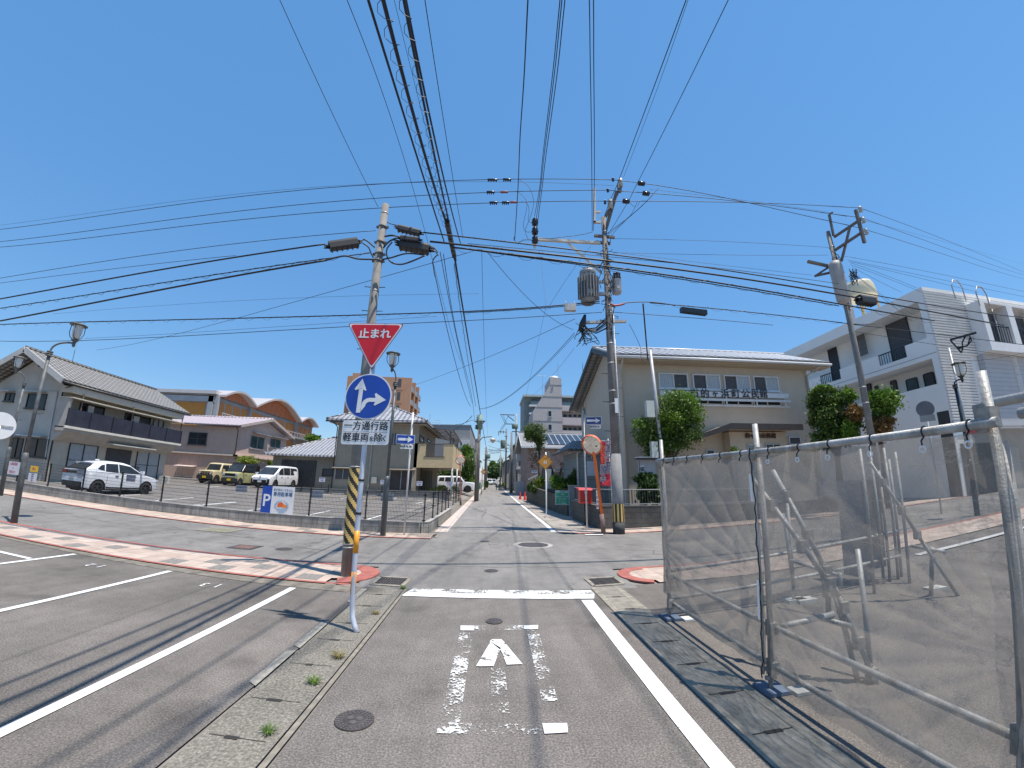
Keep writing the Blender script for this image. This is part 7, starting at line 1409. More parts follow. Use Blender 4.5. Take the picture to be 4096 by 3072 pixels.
def fr_jim(sg,Pt,hw,t,gr):
 sg(gr[0],gr[1],.04,.05);sg(gr[-1],gr[-2],.05,.08,'rear_window');f=Pt(1,0,0)-Pt(0,0,0);s=Pt(0,1,0)-Pt(0,0,0)
 MB().obox(Pt(1.655,0,.84),f,s,Z3v,.04,1.28,.26).build('grille',CBK,t)
 for k in(1,-1):MB().tube([Pt(1.66,k*.52,.85),Pt(1.70,k*.52,.85)],.10,16).build('headlamp',LAMPW,t);MB().tube([Pt(1.66,k*.34,.88),Pt(1.69,k*.34,.88)],.04,10).build('indicator',ORNG,t)
 for k in range(4):MB().obox(Pt(1.68,-.21+.14*k,.85),f,s,Z3v,.02,.05,.18).build('grille_slot',mat('grille_cream',(.3,.26,.17),.5,.1),t)
 MB().obox(Pt(1.68,0,.50),f,s,Z3v,.14,1.44,.30).build('front_bumper',CPL,t);plate_(Pt,t,1.76,.52,PLY,1)
JIM=mat('car_ivory',(.60,.50,.29),.3,.03)
car('boxy_offroader',(-23.45,34.1),181,'ivory boxy small off-roader, leftmost of the three cars facing out',3.39,1.475,1.725,2.25,.345,[(1.62,.40),(1.66,.70),(1.64,1.0),(1.55,1.05),(.62,1.10),(0,1.10),(-1.6,1.10),(-1.66,.9),(-1.66,.42),(-1.6,.34)],[(.72,1.08),(.42,1.66),(.30,1.72),(-1.55,1.72),(-1.64,1.66),(-1.66,1.08)],1.08,.08,JIM,side=([(.60,1.13),(.38,1.58),(-.42,1.60),(-.42,1.13)],[(-.52,1.13),(-.52,1.6),(-1.5,1.6),(-1.5,1.13)]),front=fr_jim,rim=RIM,plate=PLY,nose=.03)
def fr_kei(sg,Pt,hw,t,gr):
 sg(gr[0],gr[1],.04,.05);sg(gr[-1],gr[-2],.05,.08,'rear_window');f=Pt(1,0,0)-Pt(0,0,0);s=Pt(0,1,0)-Pt(0,0,0)
 MB().obox(Pt(1.655,0,.86),f,s,Z3v,.05,1.0,.22).build('grille',CBK,t);MB().obox(Pt(1.68,0,.70),f,s,Z3v,.05,1.1,.04).build('chrome_strip',LAMPW,t)
 for k in(1,-1):MB().obox(Pt(1.62,k*.56,.90),f,s,Z3v,.12,.28,.16).build('headlamp',LAMPW,t)
 MB().obox(Pt(1.66,0,.42),f,s,Z3v,.1,1.42,.30).build('front_bumper',CPL,t);plate_(Pt,t,1.73,.45,PLY,1)
 for k in(1,-1):mb=MB();mb.bar(Pt(.5,k*.58,1.84),Pt(-1.4,k*.58,1.84),.04);mb.build('roof_rail',CBK,t)
car('kei_van',(-21.15,34.0),181,'khaki small tall car with a black roof, between the ivory off-roader and the white minivan',3.39,1.475,1.80,2.46,.29,[(1.62,.30),(1.66,.6),(1.66,.92),(1.52,1.03),(1.05,1.10),(0,1.08),(-1.6,1.08),(-1.66,.9),(-1.66,.35),(-1.6,.28)],[(1.15,1.08),(.62,1.72),(.45,1.79),(-1.5,1.80),(-1.6,1.72),(-1.66,1.06)],1.06,.09,mat('car_khaki',(.42,.40,.20),.3,.03),roofm=CBK,side=([(.95,1.10),(.60,1.58),(-.2,1.65),(-.2,1.1)],[(-.28,1.1),(-.28,1.65),(-1.45,1.65),(-1.5,1.1)]),front=fr_kei,plate=PLY,nose=.05)
def fr_van(sg,Pt,hw,t,gr):
 sg(gr[0],gr[1],.05,.05);sg(gr[-1],gr[-2],.05,.08,'rear_window');f=Pt(1,0,0)-Pt(0,0,0);s=Pt(0,1,0)-Pt(0,0,0)
 MB().obox(Pt(2.33,0,.45),f,s,Z3v,.06,1.15,.34).build('lower_grille',CBK,t);MB().obox(Pt(2.28,0,.80),f,s,Z3v,.06,1.3,.05).build('chrome_strip',LAMPW,t)
 mb=MB();mb.tube([Pt(2.32,0,.88),Pt(2.35,0,.88)],.07,12);mb.build('badge',LAMPW,t)
 for k in(1,-1):mb=MB();mb.prism([Pt(2.26,k*.50,.84),Pt(2.26,k*.52,.74),Pt(2.05,k*.84,.80),Pt(1.95,k*.855,.94)],f*.06);mb.build('headlamp',LAMPW,t);MB().obox(Pt(2.28,k*.72,.52),f,s,Z3v,.12,.16,.36).build('fog_housing',CBK,t)
 plate_(Pt,t,2.37,.50,PLW,1)
car('white_minivan',(-18.35,34.6),183,'white minivan facing out, nearest of the three cars to the annex',4.70,1.72,1.83,2.85,.325,[(2.28,.24),(2.33,.45),(2.32,.78),(2.15,.92),(1.55,1.06),(0,1.06),(-2.2,1.04),(-2.32,.95),(-2.33,.4),(-2.25,.26)],[(1.65,1.02),(.72,1.68),(.45,1.79),(-.6,1.83),(-1.9,1.80),(-2.15,1.70),(-2.30,1.02)],1.04,.12,CWH,side=([(1.25,1.08),(.72,1.56),(.35,1.66),(.30,1.08)],[(.24,1.08),(.28,1.67),(-.75,1.69),(-.75,1.08)],[(-.83,1.08),(-.83,1.69),(-1.85,1.66),(-2.1,1.1)]),front=fr_van)
def fr_suv(sg,Pt,hw,t,gr):
 sg(gr[0],gr[1],.05,.05);sg(gr[-1],gr[-2],.05,.08,'rear_window');f=Pt(1,0,0)-Pt(0,0,0);s=Pt(0,1,0)-Pt(0,0,0)
 for k in(1,-1):MB().obox(Pt(2.02,k*.6,.82),f,s,Z3v,.1,.2,.16).build('headlamp',CBK,t);MB().obox(Pt(-2.06,k*.66,.9),f,s,Z3v,.08,.14,.22).build('tail_lamp',LAMPR,t)
zz=AY(*zE(2105,1190),43.5)[2];xc=AY(*zE(1930,1100),43.5)[0]
car('white_off_roader',(xc-.1,43.6),82,'white squarish off-roader side-on behind the posts of the tan balcony',4.2,1.8,1.7,2.57,.35,[(2.0,.34),(2.08,.6),(2.08,.98),(1.9,1.05),(1.1,1.08),(0,1.06),(-1.9,1.06),(-2.06,.95),(-2.08,.4),(-2.0,.32)],[(1.0,1.05),(.55,1.62),(.3,1.68),(-1.75,1.69),(-1.9,1.62),(-2.05,1.05)],1.06,.12,CWH,side=([(.75,1.1),(.45,1.55),(-.2,1.58),(-.2,1.1)],[(-.28,1.1),(-.28,1.58),(-1.1,1.58),(-1.15,1.12)],[(-1.22,1.14),(-1.2,1.56),(-1.7,1.54),(-1.8,1.14)]),front=fr_suv,group=None,rim=RIMD)
car('small_white_car',(xc-4.2,44.5),95,'small white car partly hidden by the porch grille of the tan house',3.4,1.48,1.6,2.4,.29,[(1.62,.30),(1.66,.6),(1.62,.88),(1.4,.98),(.9,1.02),(0,1.02),(-1.6,1.02),(-1.66,.9),(-1.66,.35),(-1.6,.28)],[(.95,1.0),(.45,1.55),(.2,1.6),(-1.4,1.6),(-1.55,1.5),(-1.66,1.0)],1.0,.1,CWH,side=([(.75,1.05),(.42,1.48),(-.2,1.5),(-.2,1.05)],[(-.28,1.05),(-.28,1.5),(-1.35,1.48),(-1.45,1.05)]),front=fr_suv,group=None)
PIPE=mat('scaffold_pipe',(.36,.36,.35),.55,.3,8,metal=.25,bmp=.4,bscale=70,streak=.4,dirt=(.3,.26,.2));CLP=mat('coupler_steel',(.30,.28,.25),.6,.3,20,metal=.3)
SF=thing('scaffold_fence',(2.42,5.39,0),'grey see-through net fence on scaffold pipes along the right side of the lane','scaffold fence')
zN=CR_(2500,1700,.8269);XF=2.42
def pipe(a,b,r=.0243,name='pipe',par=SF,m=PIPE):return MB().tube([a,b],r,12).build(name,m,par)
def AXn(q,X=XF):return AX(q[0],q[1],X)
def coupler(p,par=SF):mb=MB();mb.obox(p,X3,Y3,Z3v,.08,.07,.10);mb.obox(Vector(p)+Vector((0,.03,0)),X3,Y3,Z3v,.05,.05,.14);return mb.build('coupler',CLP,par)
P1,P2,P3=(XF,5.40),(XF,3.34),(XF,1.42)
h1=AT(2622,1760,math.hypot(*P1))[2];h2=AT(2962,1700,math.hypot(*P2))[2];h3=AT(3900,1490,math.hypot(*P3))[2]
for(x,y),h in((P1,h1),(P2,h2),(P3,h3)):
 pipe((x,y,.08),(x,y,h),name='post')
 mb=MB();mb.box(x-.07,y-.07,0.0,x+.07,y+.07,.006);mb.tube([(x,y,0),(x,y,.2)],.02,8);mb.obox((x,y,.12),X3,Y3,Z3v,.10,.03,.03);mb.build('jack_base',CLP,SF)
 coupler((x-.02,y,2.05));
pipe((XF+.045,P3[1],.1),(XF+.045,P3[1],h3-.35),.03,'post_sleeve')
zr=2.07
pipe((XF-.05,5.46,zr+.02),(XF-.05,1.36,zr-.05),.0255,'top_rail');pipe((XF-.05,1.26,zr-.03),(XF-.06,-1.8,zr-.08),.0255,'top_rail');pipe((XF+.1,1.5,zr+.06),(XF+.1,-1.8,zr+.03),.0255,'top_rail')
zm1=AXn(zN(220,735))[2];zm2=AXn(zN(660,1000))[2];zm3=AXn(zN(1880,1640))[2];print('mid rail',zm1,zm2,zm3)
pipe((XF+.05,5.45,zm1),(XF+.05,-1.8,zm1-.05),.0243,'mid_rail');pipe((XF+.05,5.4,.20),(XF+.05,-1.8,.20),.0243,'low_rail')
for(x,y)in(P1,P2,P3):coupler((x+.02,y,zm1-.02));coupler((x+.02,y,.2))
bk=[(2.5,5.5),(4.5,5.62),(7.0,6.0)]
pipe((2.42,5.46,zm1+.05),(7.1,6.03,zm1+.28),.0243,'back_rail');pipe((2.42,5.44,.25),(7.1,6.0,.42),.0243,'back_rail');
for x,y,h in((4.5,5.62,1.45),(7.0,6.0,2.3),(6.55,5.9,2.35),(6.75,5.95,1.9),(7.2,6.1,2.1),(6.9,5.7,2.2),(5.9,5.5,2.25)):pipe((x,y,gz(x,y)),(x,y,h),name='back_post')
mb=MB();mb.box(6.3,5.9,.1,6.34,6.5,1.75);mb.obox((6.6,6.05,1.0),(1,.2,0),(-.2,1,0),Z3v,.5,.03,1.5);mb.build('leaning_sheet',mat('leaning_grey',(.2,.22,.24),.7,.1),SF)
def br(a,b,n='brace'):pipe(a,b,.0243,n);c=Vector(a).lerp(Vector(b),.25);coupler(c);coupler(Vector(a).lerp(Vector(b),.6));coupler(Vector(a).lerp(Vector(b),.9))
W_=lambda q,d:AT(q[0],q[1],d)
br(W_(zN(612,255),4.45),W_(zN(1035,830),4.3));br(W_(zN(715,220),4.9),W_(zN(1005,770),4.55));br(W_(zN(1000,760),4.55),G(*zN(1215,1250)))
pipe(W_(zN(1000,760),4.55),G(*zN(1125,1235)),name='brace');pipe(W_(zN(975,680),4.6),W_(zN(985,905),4.6),name='stay');coupler(W_(zN(985,800),4.55))
pipe(W_(zN(1125,600),4.9),G(*zN(1190,1235)),name='stay');pipe(W_(zN(705,985),4.15),W_(zN(1010,915),4.4),.0255,'stay');pipe(W_(zN(930,930),4.4),W_(zN(1100,975),4.35),name='stay')
br(W_(zN(1185,180),7.6),W_(zN(1440,570),7.9));pipe(W_(zN(1420,540),7.9),G(*zN(1612,828)),name='brace');pipe(W_(zN(1385,585),8.2),W_(zN(1550,615),8.0),name='stay');pipe(W_(zN(1485,590),8.1),G(*zN(1480,825)),.03,name='stay')
pipe(W_(zN(800,655),6.9),W_(zN(1045,730),6.6),name='stay');pipe(W_(zN(1040,715),6.6),W_(zN(1045,780),6.6),name='stay');pipe(W_(zN(765,430),6.9),G(*zN(822,840)),name='stay')
for q in((820,855),(870,855),(1500,795)):g=G(*zN(*q));MB().box(g[0]-.16,g[1]-.09,0,g[0]+.16,g[1]+.09,.05).build('base_block',mat('base_white',(.5,.5,.47),.8,.15,8),SF)
for(x,y)in(P1,P2):
 MB().box(x-.10,y-.11,0.004,x+.13,y+.12,.035).build('base_plate',mat('base_blue',(.09,.12,.17),.6,.15,8),SF);MB().box(x+.14,y-.16,0.004,x+.30,y-.02,.03).build('base_board',MATS['base_white'],SF)
def netmat(name,c,op,v=.22):
 m,t,b=nt(name);o=coords(t,scale=(1,1,1));f=noise(t,o,2.2,4,.6);f2=noise(t,coords(t,scale=(9,9,2.5)),3,3,.6)
 mm=node(t,'ShaderNodeMath',operation='MULTIPLY_ADD');t.links.new(f,mm.inputs[0]);mm.inputs[1].default_value=v;mm.inputs[2].default_value=op-v/2
 m4=node(t,'ShaderNodeMath',operation='MULTIPLY_ADD');t.links.new(f2,m4.inputs[0]);m4.inputs[1].default_value=v*.9;t.links.new(mm.outputs[0],m4.inputs[2])
 lw=node(t,'ShaderNodeLayerWeight');lw.inputs[0].default_value=.35;m5=node(t,'ShaderNodeMath',operation='MULTIPLY_ADD',use_clamp=True);t.links.new(lw.outputs['Facing'],m5.inputs[0]);m5.inputs[1].default_value=.5;t.links.new(m4.outputs[0],m5.inputs[2])
 cr=noise(t,coords(t,scale=(1,.55,1.5)),2.4,6,.62);cr_=ramp(t,cr,[(.485,0),(.5,.22),(.515,0)]);m6=node(t,'ShaderNodeMath',operation='ADD',use_clamp=True);t.links.new(m5.outputs[0],m6.inputs[0]);t.links.new(cr_,m6.inputs[1]);m5=m6
 tr=node(t,'ShaderNodeBsdfTransparent');mx=node(t,'ShaderNodeMixShader');t.links.new(m5.outputs[0],mx.inputs[0]);t.links.new(tr.outputs[0],mx.inputs[1])
 tl=node(t,'ShaderNodeBsdfTranslucent');tl.inputs[0].default_value=c+(1,);m3=node(t,'ShaderNodeMixShader');m3.inputs[0].default_value=.45;t.links.new(b.outputs[0],m3.inputs[1]);t.links.new(tl.outputs[0],m3.inputs[2])
 b.inputs['Base Color'].default_value=c+(1,);b.inputs['Roughness'].default_value=.8;t.links.new(m3.outputs[0],mx.inputs[2]);t.links.new(mx.outputs[0],t.nodes['Material Output'].inputs[0]);return m
NET=netmat('grey_net',(.32,.29,.255),.31,.24);NETB=netmat('grey_net_back',(.28,.25,.22),.22,.14)
zb1=AXn(zN(205,940),XF-.06)[2];zb2=AXn(zN(690,1275),XF-.06)[2]
def netfn(y0,y1,seed,zt0,zt1,zlo0,zlo1):
 rnd=random.Random(seed);A=[(rnd.uniform(0,6),rnd.uniform(4,9),rnd.uniform(-3,3))for _ in range(5)]
 def fn(s,u):
  y=y0+(y1-y0)*s;zt=zt0+(zt1-zt0)*s-.03*abs(math.sin(s*math.pi*4));zl=zlo0+(zlo1-zlo0)*s-.05*math.sin(s*math.pi);z=zl+(zt-zl)*u
  d=0
  for(cs,cu,k,am)in((0,.38,21,.020),(1,.42,25,.022),(0,1,12,.010),(1,0,17,.014)):
   dx,du=(s-cs)*1.0,(u-cu)*1.0;r=math.hypot(dx,du);a=math.atan2(du,abs(dx)+.02);d+=am*(1-1.6*abs(math.sin(a*k*.5+cs+.6*math.sin(a*3)))**.55)*math.exp(-r*1.9)*min(1,r*3.0)
  d+=.012*math.sin(A[0][0]+y*A[0][1]+z*2)+.006*math.sin(y*17+z*9);bel=.03*math.sin(math.pi*s)*math.sin(math.pi*min(1,u*1.1))
  return(XF-.035-d-bel,y,z)
 return fn
for i,(y0,y1,a,b_,c,d)in enumerate(((5.47,3.36,zr-.0,zr-.03,.33,.16),(3.33,1.40,zr-.03,zr-.06,.14,.17),(1.40,-1.0,zr-.06,zr-.1,.17,.15))):
 vs,fs=grid(netfn(y0,y1,50+i,a,b_,c,d),190,90);mb=MB();mb.smooth=True;mb.add(vs,[f[::-1]for f in fs]);mb.build('net',NET,SF)
vs,fs=grid(lambda s,u:(2.44+4.6*s+.02*math.sin(u*12+s*30),5.5+.55*s+.03*math.sin(s*40+u*6),.35+.2*s+(1.7+.1*s)*u),90,30);mb=MB();mb.smooth=True;mb.add(vs,fs);mb.build('back_net',NETB,SF)
mb=MB();mb.smooth=True;vs,fs=grid(lambda s,u:(XF-.035+.25*s,5.47+.03*math.sin(s*6),.33+(zr-.33)*u),8,20);mb.add(vs,fs);mb.build('net',NET,SF)
mb=MB();rnd=random.Random(2);mb.tube([(XF-.075-.01*(k%2),3.345+rnd.uniform(-.012,.012),.12+k*(zr-.1)/26)for k in range(27)],.006,5);mb.build('seam_cord',CBK,SF)
mb=MB();mb.tube([(XF-.06,3.36,.15),(XF-.06,3.36,zr-.1)],.012,6);mb.build('seam_hem',mat('hem_grey',(.4,.4,.39),.8,.1),SF)
MB().box(XF-.10,3.335,1.62,XF-.095,3.365,1.86).build('paper_label',SWH,SF);MB().box(XF-.10,3.335,.62,XF-.095,3.36,.95).build('paper_label',SWH,SF)
for y in(5.2,4.9,4.55,4.2,3.85,3.5,3.1,2.75,2.45,2.1,1.75,1.5):
 z_=zr+.02-(5.4-y)*.017;mb=MB();mb.tube([(XF-.05+.03*math.cos(a),y,z_+.03*math.sin(a))for a in[R(k*30)for k in range(9)]]+[(XF-.085,y+.005,z_-.05),(XF-.09,y,z_-.075)],.005,5);mb.build('tie_cord',CBK,SF)
 if y<3.2:mb=MB();mb.tube([(XF-.09,y+.018*math.cos(R(k*40)),z_-.095+.018*math.sin(R(k*40)))for k in range(10)],.005,5);mb.build('eyelet',SWH,SF)
import numpy as np
q1=CR_(1000,0,.788);q2=CR_(1950,0,.788);q3=CR_(0,650,.788);q4=CR_(1600,850,.63);q5=CR_(2600,700,.63);q6=CR_(3296,700,.63);q7=CR_(1700,1300,.4728);q8=CR_(1850,1750,.2364)
z8=CR_(1200,700,.6781);zT=CR_(1750,600,.229);zV=CR_(1300,850,.2049)
def M(f,*p):return[f(*a)for a in p]
def wire(label,pts,A,B,r,group=None,deg=2,cat='cable',name='overhead_cable',lash=0,m=None,n=28,parts=None,ext=0):
 """a hanging cable: survey pixels taken onto the vertical plane through plan points A and B, then one smooth parabola"""
 r*=1.15 if r<.0065 else 1.4
 P=[PL(x,y,A,B)for x,y in pts];s=np.array([p[0]for p in P]);z=np.array([p[1]for p in P]);d=min(deg,len(pts)-1)
 c=np.polyfit(s,z,d)if d else[z[0]];u=Vector((B[0]-A[0],B[1]-A[1],0)).normalized();o=Vector((A[0],A[1],0))
 s0,s1=s[0],s[-1];ss=[s0+(s1-s0)*k/n for k in range(n+1)];L=[o+u*t+Vector((0,0,float(np.polyval(c,t))))for t in ss]
 if ext:L=[L[0]+(L[0]-L[1]).normalized()*(ext*20)]+L
 mb=MB();mb.tube(L,r,6)
 ob=mb.build(name,m or CABLE());tag(ob,label,cat,group)
 if lash:
  w=MB();side=Vector((-u.y,u.x,0));K=int(abs(s1-s0)/lash)*6;pts2=[]
  for k in range(K+1):
   t=s0+(s1-s0)*k/K;a=k/6*2*math.pi;pts2.append(o+u*t+Vector((0,0,float(np.polyval(c,t))-r*2+math.cos(a)*r*3.2))+side*math.sin(a)*r*3.2)
  w.tube(pts2,.0045,4);w.build('lashing_wire',CABLE(),ob)
 return L
def near(pt,z0):d=ray(*pt);t=(z0-H)/d.z;return(d.x*t,d.y*t)
RP=(pR[0],pR[1]-.35);PP2=(PX2,PY2)
xl=lambda y0:((-42,y0+.063*(42+4.6)),(4.6,y0))
a_,b_=xl(13.6)
HV='one of three high power lines left of the tall dark pole';hvg='high power lines along the cross street, left span'
wa=wire(HV,M(q3,(0,340),(500,270),(1000,202),(1269,167))+M(z8,(600,45),(1100,27),(1500,24),(1850,29)),a_,b_,.010,hvg,3,n=44)
wb=wire(HV,M(q3,(0,402),(640,320),(1269,241))+M(z8,(600,130),(1100,100),(1500,92),(1830,91)),a_,b_,.010,hvg,3,n=44)
wc=wire(HV,M(q3,(0,430),(640,358),(1269,287))+M(z8,(600,190),(1100,161),(1500,156),(1800,155)),a_,b_,.010,hvg,3,n=44)
wire('thin wire just above the three high power lines, left span',M(q3,(0,318),(640,231),(1269,155))+M(z8,(600,42),(1100,44),(1850,62)),a_,b_,.005,None,3,n=44)
ar,br_=(4.6,13.6),(PX2+.3,PY2-.6);HR_L='one of the high power lines between the tall dark pole and the right transformer pole';hrg='high power lines, right span'
wire(HR_L,M(z8,(1850,29),(2212,75))+M(q5,(0,60),(300,110),(600,173),(1150,292),(1260,320)),ar,br_,.010,hrg,3)
wire(HR_L,M(z8,(1830,91),(2212,120))+M(q5,(0,117),(300,138),(600,173),(1250,262)),ar,br_,.010,hrg,3)
wire(HR_L,M(z8,(1800,155),(2212,157))+M(q5,(0,165),(600,175),(1240,203)),ar,br_,.010,hrg,3)
wire('thin wire crossing the high power lines right of the tall dark pole',M(q5,(0,93),(400,135),(800,190),(1160,240)),ar,br_,.005)
rg=(40,22);rgl='one of three high power lines from the right transformer pole to the right edge';rgg='high power lines at the right edge'
for pp in(((230,208),(500,310),(880,455),(1269,617)),((240,272),(500,365),(850,492),(1269,634)),((250,342),(600,453),(900,548),(1269,660))):wire(rgl,M(q6,*pp),br_,rg,.010,rgg)
wire('thin wire below the high power lines at the right edge',M(q6,(240,285),(750,420),(1269,567)),br_,rg,.005)
for k,pp in enumerate((((-20,194),(120,203),(230,208)),((-20,238),(240,272)),((-20,280),(250,342)))):wire('short high power line end at the insulators of the right transformer pole',M(q6,*pp),ar,br_,.010,'line ends on the right transformer pole')
def sleeve(q0,q1_,label,Pl,m=None,teeth=4,r=.05):
 a=PL(q0[0],q0[1],*Pl);b=PL(q1_[0],q1_[1],*Pl);A_,B_=Vector((a[2],a[3],a[1])),Vector((b[2],b[3],b[1]));t=thing('line_sleeve',tuple(A_),label,'line fitting','black fittings on the high power lines')
 mb=MB();mb.tube([A_,A_.lerp(B_,.06),A_.lerp(B_,.94),B_],[r*.4,r,r,r*.4],8);mb.build('shell',m or CBK,t)
 if teeth:
  mb=MB();d=(B_-A_)
  for k in range(teeth):c=A_+d*(k+.5)/teeth;mb.bar(c,c-Vector((0,0,r*2.2)),.04)
  mb.build('pin',CBK,t)
pk=mat('sleeve_pink',(.25,.08,.08),.6,.1)
for a,b,l,m,tt_ in(((870,518),(1050,522),'left fitting on the top power line',None,4),((1140,512),(1290,520),'right fitting on the top power line',None,4),((855,735),(1000,735),'left fitting on the middle power line',None,4),((1095,737),(1235,733),'reddish fitting on the middle power line',pk,0),((905,918),(1050,918),'left fitting on the lowest power line',None,4),((1122,917),(1258,915),'middle fitting on the lowest power line',None,4),((1268,913),(1390,911),'thin right fitting on the lowest power line',pk,0)):
 sleeve(zT(*a),zT(*b),l,(a_,b_),m,tt_)
for q,l in((ZC(1540,168),'round clamp on the top power line right of the tall pole'),(ZC(1630,362),'round clamp on the middle power line right of the tall pole'),(ZC(1240,515),'round clamp on the lowest power line right of the tall pole')):
 sleeve((q[0]-14,q[1]-2),(q[0]+14,q[1]+2),l,(ar,br_),None,0,.10)
tipx=W(Z8_(1386,320),-.1)
def free(label,pts,r=.008,cat='cable',m=None,name='jumper_cable',group=None):
 """short slack cable through world points, smoothed"""
 r*=1.3;P=[Vector(p)for p in pts];out=[]
 for i in range(len(P)-1):
  p0,p1,p2,p3=P[max(i-1,0)],P[i],P[i+1],P[min(i+2,len(P)-1)]
  for k in range(6):
   t=k/6;out.append(.5*((2*p1)+(-p0+p2)*t+(2*p0-5*p1+4*p2-p3)*t*t+(-p0+3*p1-3*p2+p3)*t**3))
 out.append(P[-1]);return tag(MB().tube(out,r,6).build(name,m or CABLE()),label,cat,group)
JL='slack jumper wire hanging from the power lines to the side arm insulators';Jg='jumper wires at the side arm'
Wm=lambda q,d=0:AY(q[0],q[1],13.75+d)
free(JL,[Wm(zT(*p))for p in((1420,512),(1590,640),(1680,900),(1620,1180),(1535,1400),(1590,1575))],.007,group=Jg)
free(JL,[Wm(zT(*p))for p in((1410,733),(1530,850),(1560,1000),(1500,1300),(1540,1420),(1645,1432))],.007,group=Jg)
free(JL,[Wm(zT(*p))for p in((1480,900),(1570,940),(1600,1060),(1585,1220),(1650,1280))],.007,group=Jg)
free('loop of cable with green ends below the side arm tip',[Wm(zT(*p))for p in((1350,1500),(1335,1560),(1390,1615),(1470,1590),(1500,1572),(1670,1570))],.01)
free('wire from the side arm tip up to the tall dark pole',[Wm(zT(*p))for p in((1780,1550),(2000,1545),(2183,1520))]+[W(ZC(*p))for p in((200,1190),(440,1150),(590,1110))],.008)
aL,bL=(-42,LY+.0629*(42+LX)),(LX,LY)
wire('thin cable to the top of the grey pole from the left edge',M(q3,(0,587),(640,487),(1269,401))+M(z8,(445,330)),aL,bL,.006)
wire('second thin cable from the left edge, ending near the left splice closure',M(q3,(0,612),(640,532),(1200,472)),aL,bL,.005)
wire('thick black cable from the left edge into the splice closure left of the grey pole',M(q3,(0,692),(400,620),(800,548),(1269,466))+M(zV,(0,625)),aL,bL,.013)
wire('cable with curly lashing wire from the left edge to the grey pole',M(q3,(0,740),(400,680),(800,612),(1269,545))+M(zV,(400,850),(870,790)),aL,bL,.008,lash=.5)
wire('lowest thick black cable from the left edge to the grey pole',M(q3,(0,803),(400,731),(800,647),(1269,560))+M(zV,(0,945)),aL,bL,.015)
free('slack black cable looping under the left splice closure',[AT(*zV(*p),8.0)for p in((0,940),(250,870),(420,850),(640,905),(960,915))],.014)
free('cable curving from the left splice closure to the grey pole',[AT(*zV(*p),8.0)for p in((740,520),(830,560),(970,680))],.013);free('cable drooping from the left splice closure down the grey pole',[AT(*zV(*p),8.0)for p in((740,600),(850,680),(900,800),(945,880))],.012)
d1=Vector((1,-.0629,0))
c=Vector(AT(*zV(365,620),8.1));a,b=Vector(AT(*zV(90,650),8.1)),Vector(AT(*zV(645,570),8.1));closure(c,b-a,(b-a).length,.17,.20,'black splice closure on the cable just left of the grey pole')
aR,bR=(LX,LY),(34,10.8)
for(p,q_,l,w)in(((1430,300),(1855,400),'upper black splice closure just right of the grey pole',.13),((1465,620),(2035,720),'lower large black splice closure right of the grey pole',.20)):
 A1=PL(*zV(*p),aR,bR);B1=PL(*zV(*q_),aR,bR);A1,B1=Vector((A1[2],A1[3],A1[1])),Vector((B1[2],B1[3],B1[1]));closure((A1+B1)/2,B1-A1,(B1-A1).length,w,w*1.1,l)
A1=PL(*zV(1490,545),aR,bR);B1=PL(*zV(1860,590),aR,bR);A1,B1=Vector((A1[2],A1[3]-.1,A1[1])),Vector((B1[2],B1[3]-.1,B1[1]));closure((A1+B1)/2,B1-A1,(B1-A1).length,.10,.12,'small middle splice closure stacked on the lower one by the grey pole')
for k,pp in enumerate((((1140,690),(1260,560),(1400,500),(1480,530)),((1150,670),(1300,540),(1460,560)),((1160,470),(1320,450),(1480,480)),((1110,920),(1300,880),(1600,800),(1950,830)),((1240,920),(1330,990),(1500,1010),(1700,950),(1950,840)),((1310,580),(1220,690),(1200,800),(1225,890)),((1180,460),(1300,440),(1420,470)),((2040,660),(2130,690),(2200,780)),((2050,720),(2150,760),(2210,840)),((2190,830),(2110,930),(2120,1080),(2150,1250)))):
 free('black cable loop beside the splice closures right of the grey pole',[AT(*zV(*p),8.0-.04*k)for p in pp],.013 if k<6 else .01,group='cable loops by the grey pole')
free('short stay wire from the grey pole top clamp to the upper closure',[AT(*zV(*p),7.9)for p in((1215,190),(1300,225),(1430,255))],.008)
wire('topmost of the cables running right from the grey pole',M(q4,(150,120),(400,158),(700,193),(1269,262))+M(q5,(0,535),(640,622),(1269,735))+M(q6,(300,762),(700,830),(1269,905)),aR,bR,.011,deg=3,n=44)
wire('thickest black cable running right from the grey pole across both other poles',M(q4,(190,185),(400,207),(700,235),(1269,300))+M(q5,(0,581),(640,665),(1269,773))+M(q6,(300,795),(700,870),(1140,955)),aR,bR,.016,deg=3,n=44)
wire('lower black cable with lashing running right from the grey pole',M(q4,(330,222),(700,262),(1269,335))+M(q5,(0,625),(640,715),(1269,835))+M(q6,(350,862),(700,925)),aR,bR,.014,deg=3,n=44,lash=.7)
wire('lowest cable of the bundle running right from the grey pole',M(q4,(400,232),(700,268),(1269,347))+M(q5,(0,637),(500,707),(1200,832)),aR,bR,.009,deg=3,n=40)
wire('thin cable in the bundle right of the grey pole',M(q4,(430,196),(760,232),(1269,272))+M(q5,(500,600),(1200,690)),aR,bR,.006,n=36)
A1=PL(*q6(220,790),aR,bR);B1=PL(*q6(310,803),aR,bR);A1,B1=Vector((A1[2],A1[3],A1[1])),Vector((B1[2],B1[3],B1[1]));closure((A1+B1)/2,B1-A1,(B1-A1).length,.26,.26,'black splice closure in front of the cream water tank')
aC,bC=(-42,16.5),(4.5,13.85)
wire('lower cable bundle with lashing crossing the street, left of the tall dark pole',M(q3,(0,822),(640,806),(1269,788))+M(z2,(500,128),(1000,117),(1700,100),(2212,65))+M(z3,(400,48),(800,12)),aC,bC,.016,deg=3,n=44,lash=.8)
wire('second bundle strand just under the lower lashed bundle',M(q4,(400,638),(700,617),(1000,603),(1269,575)),aC,bC,.011)
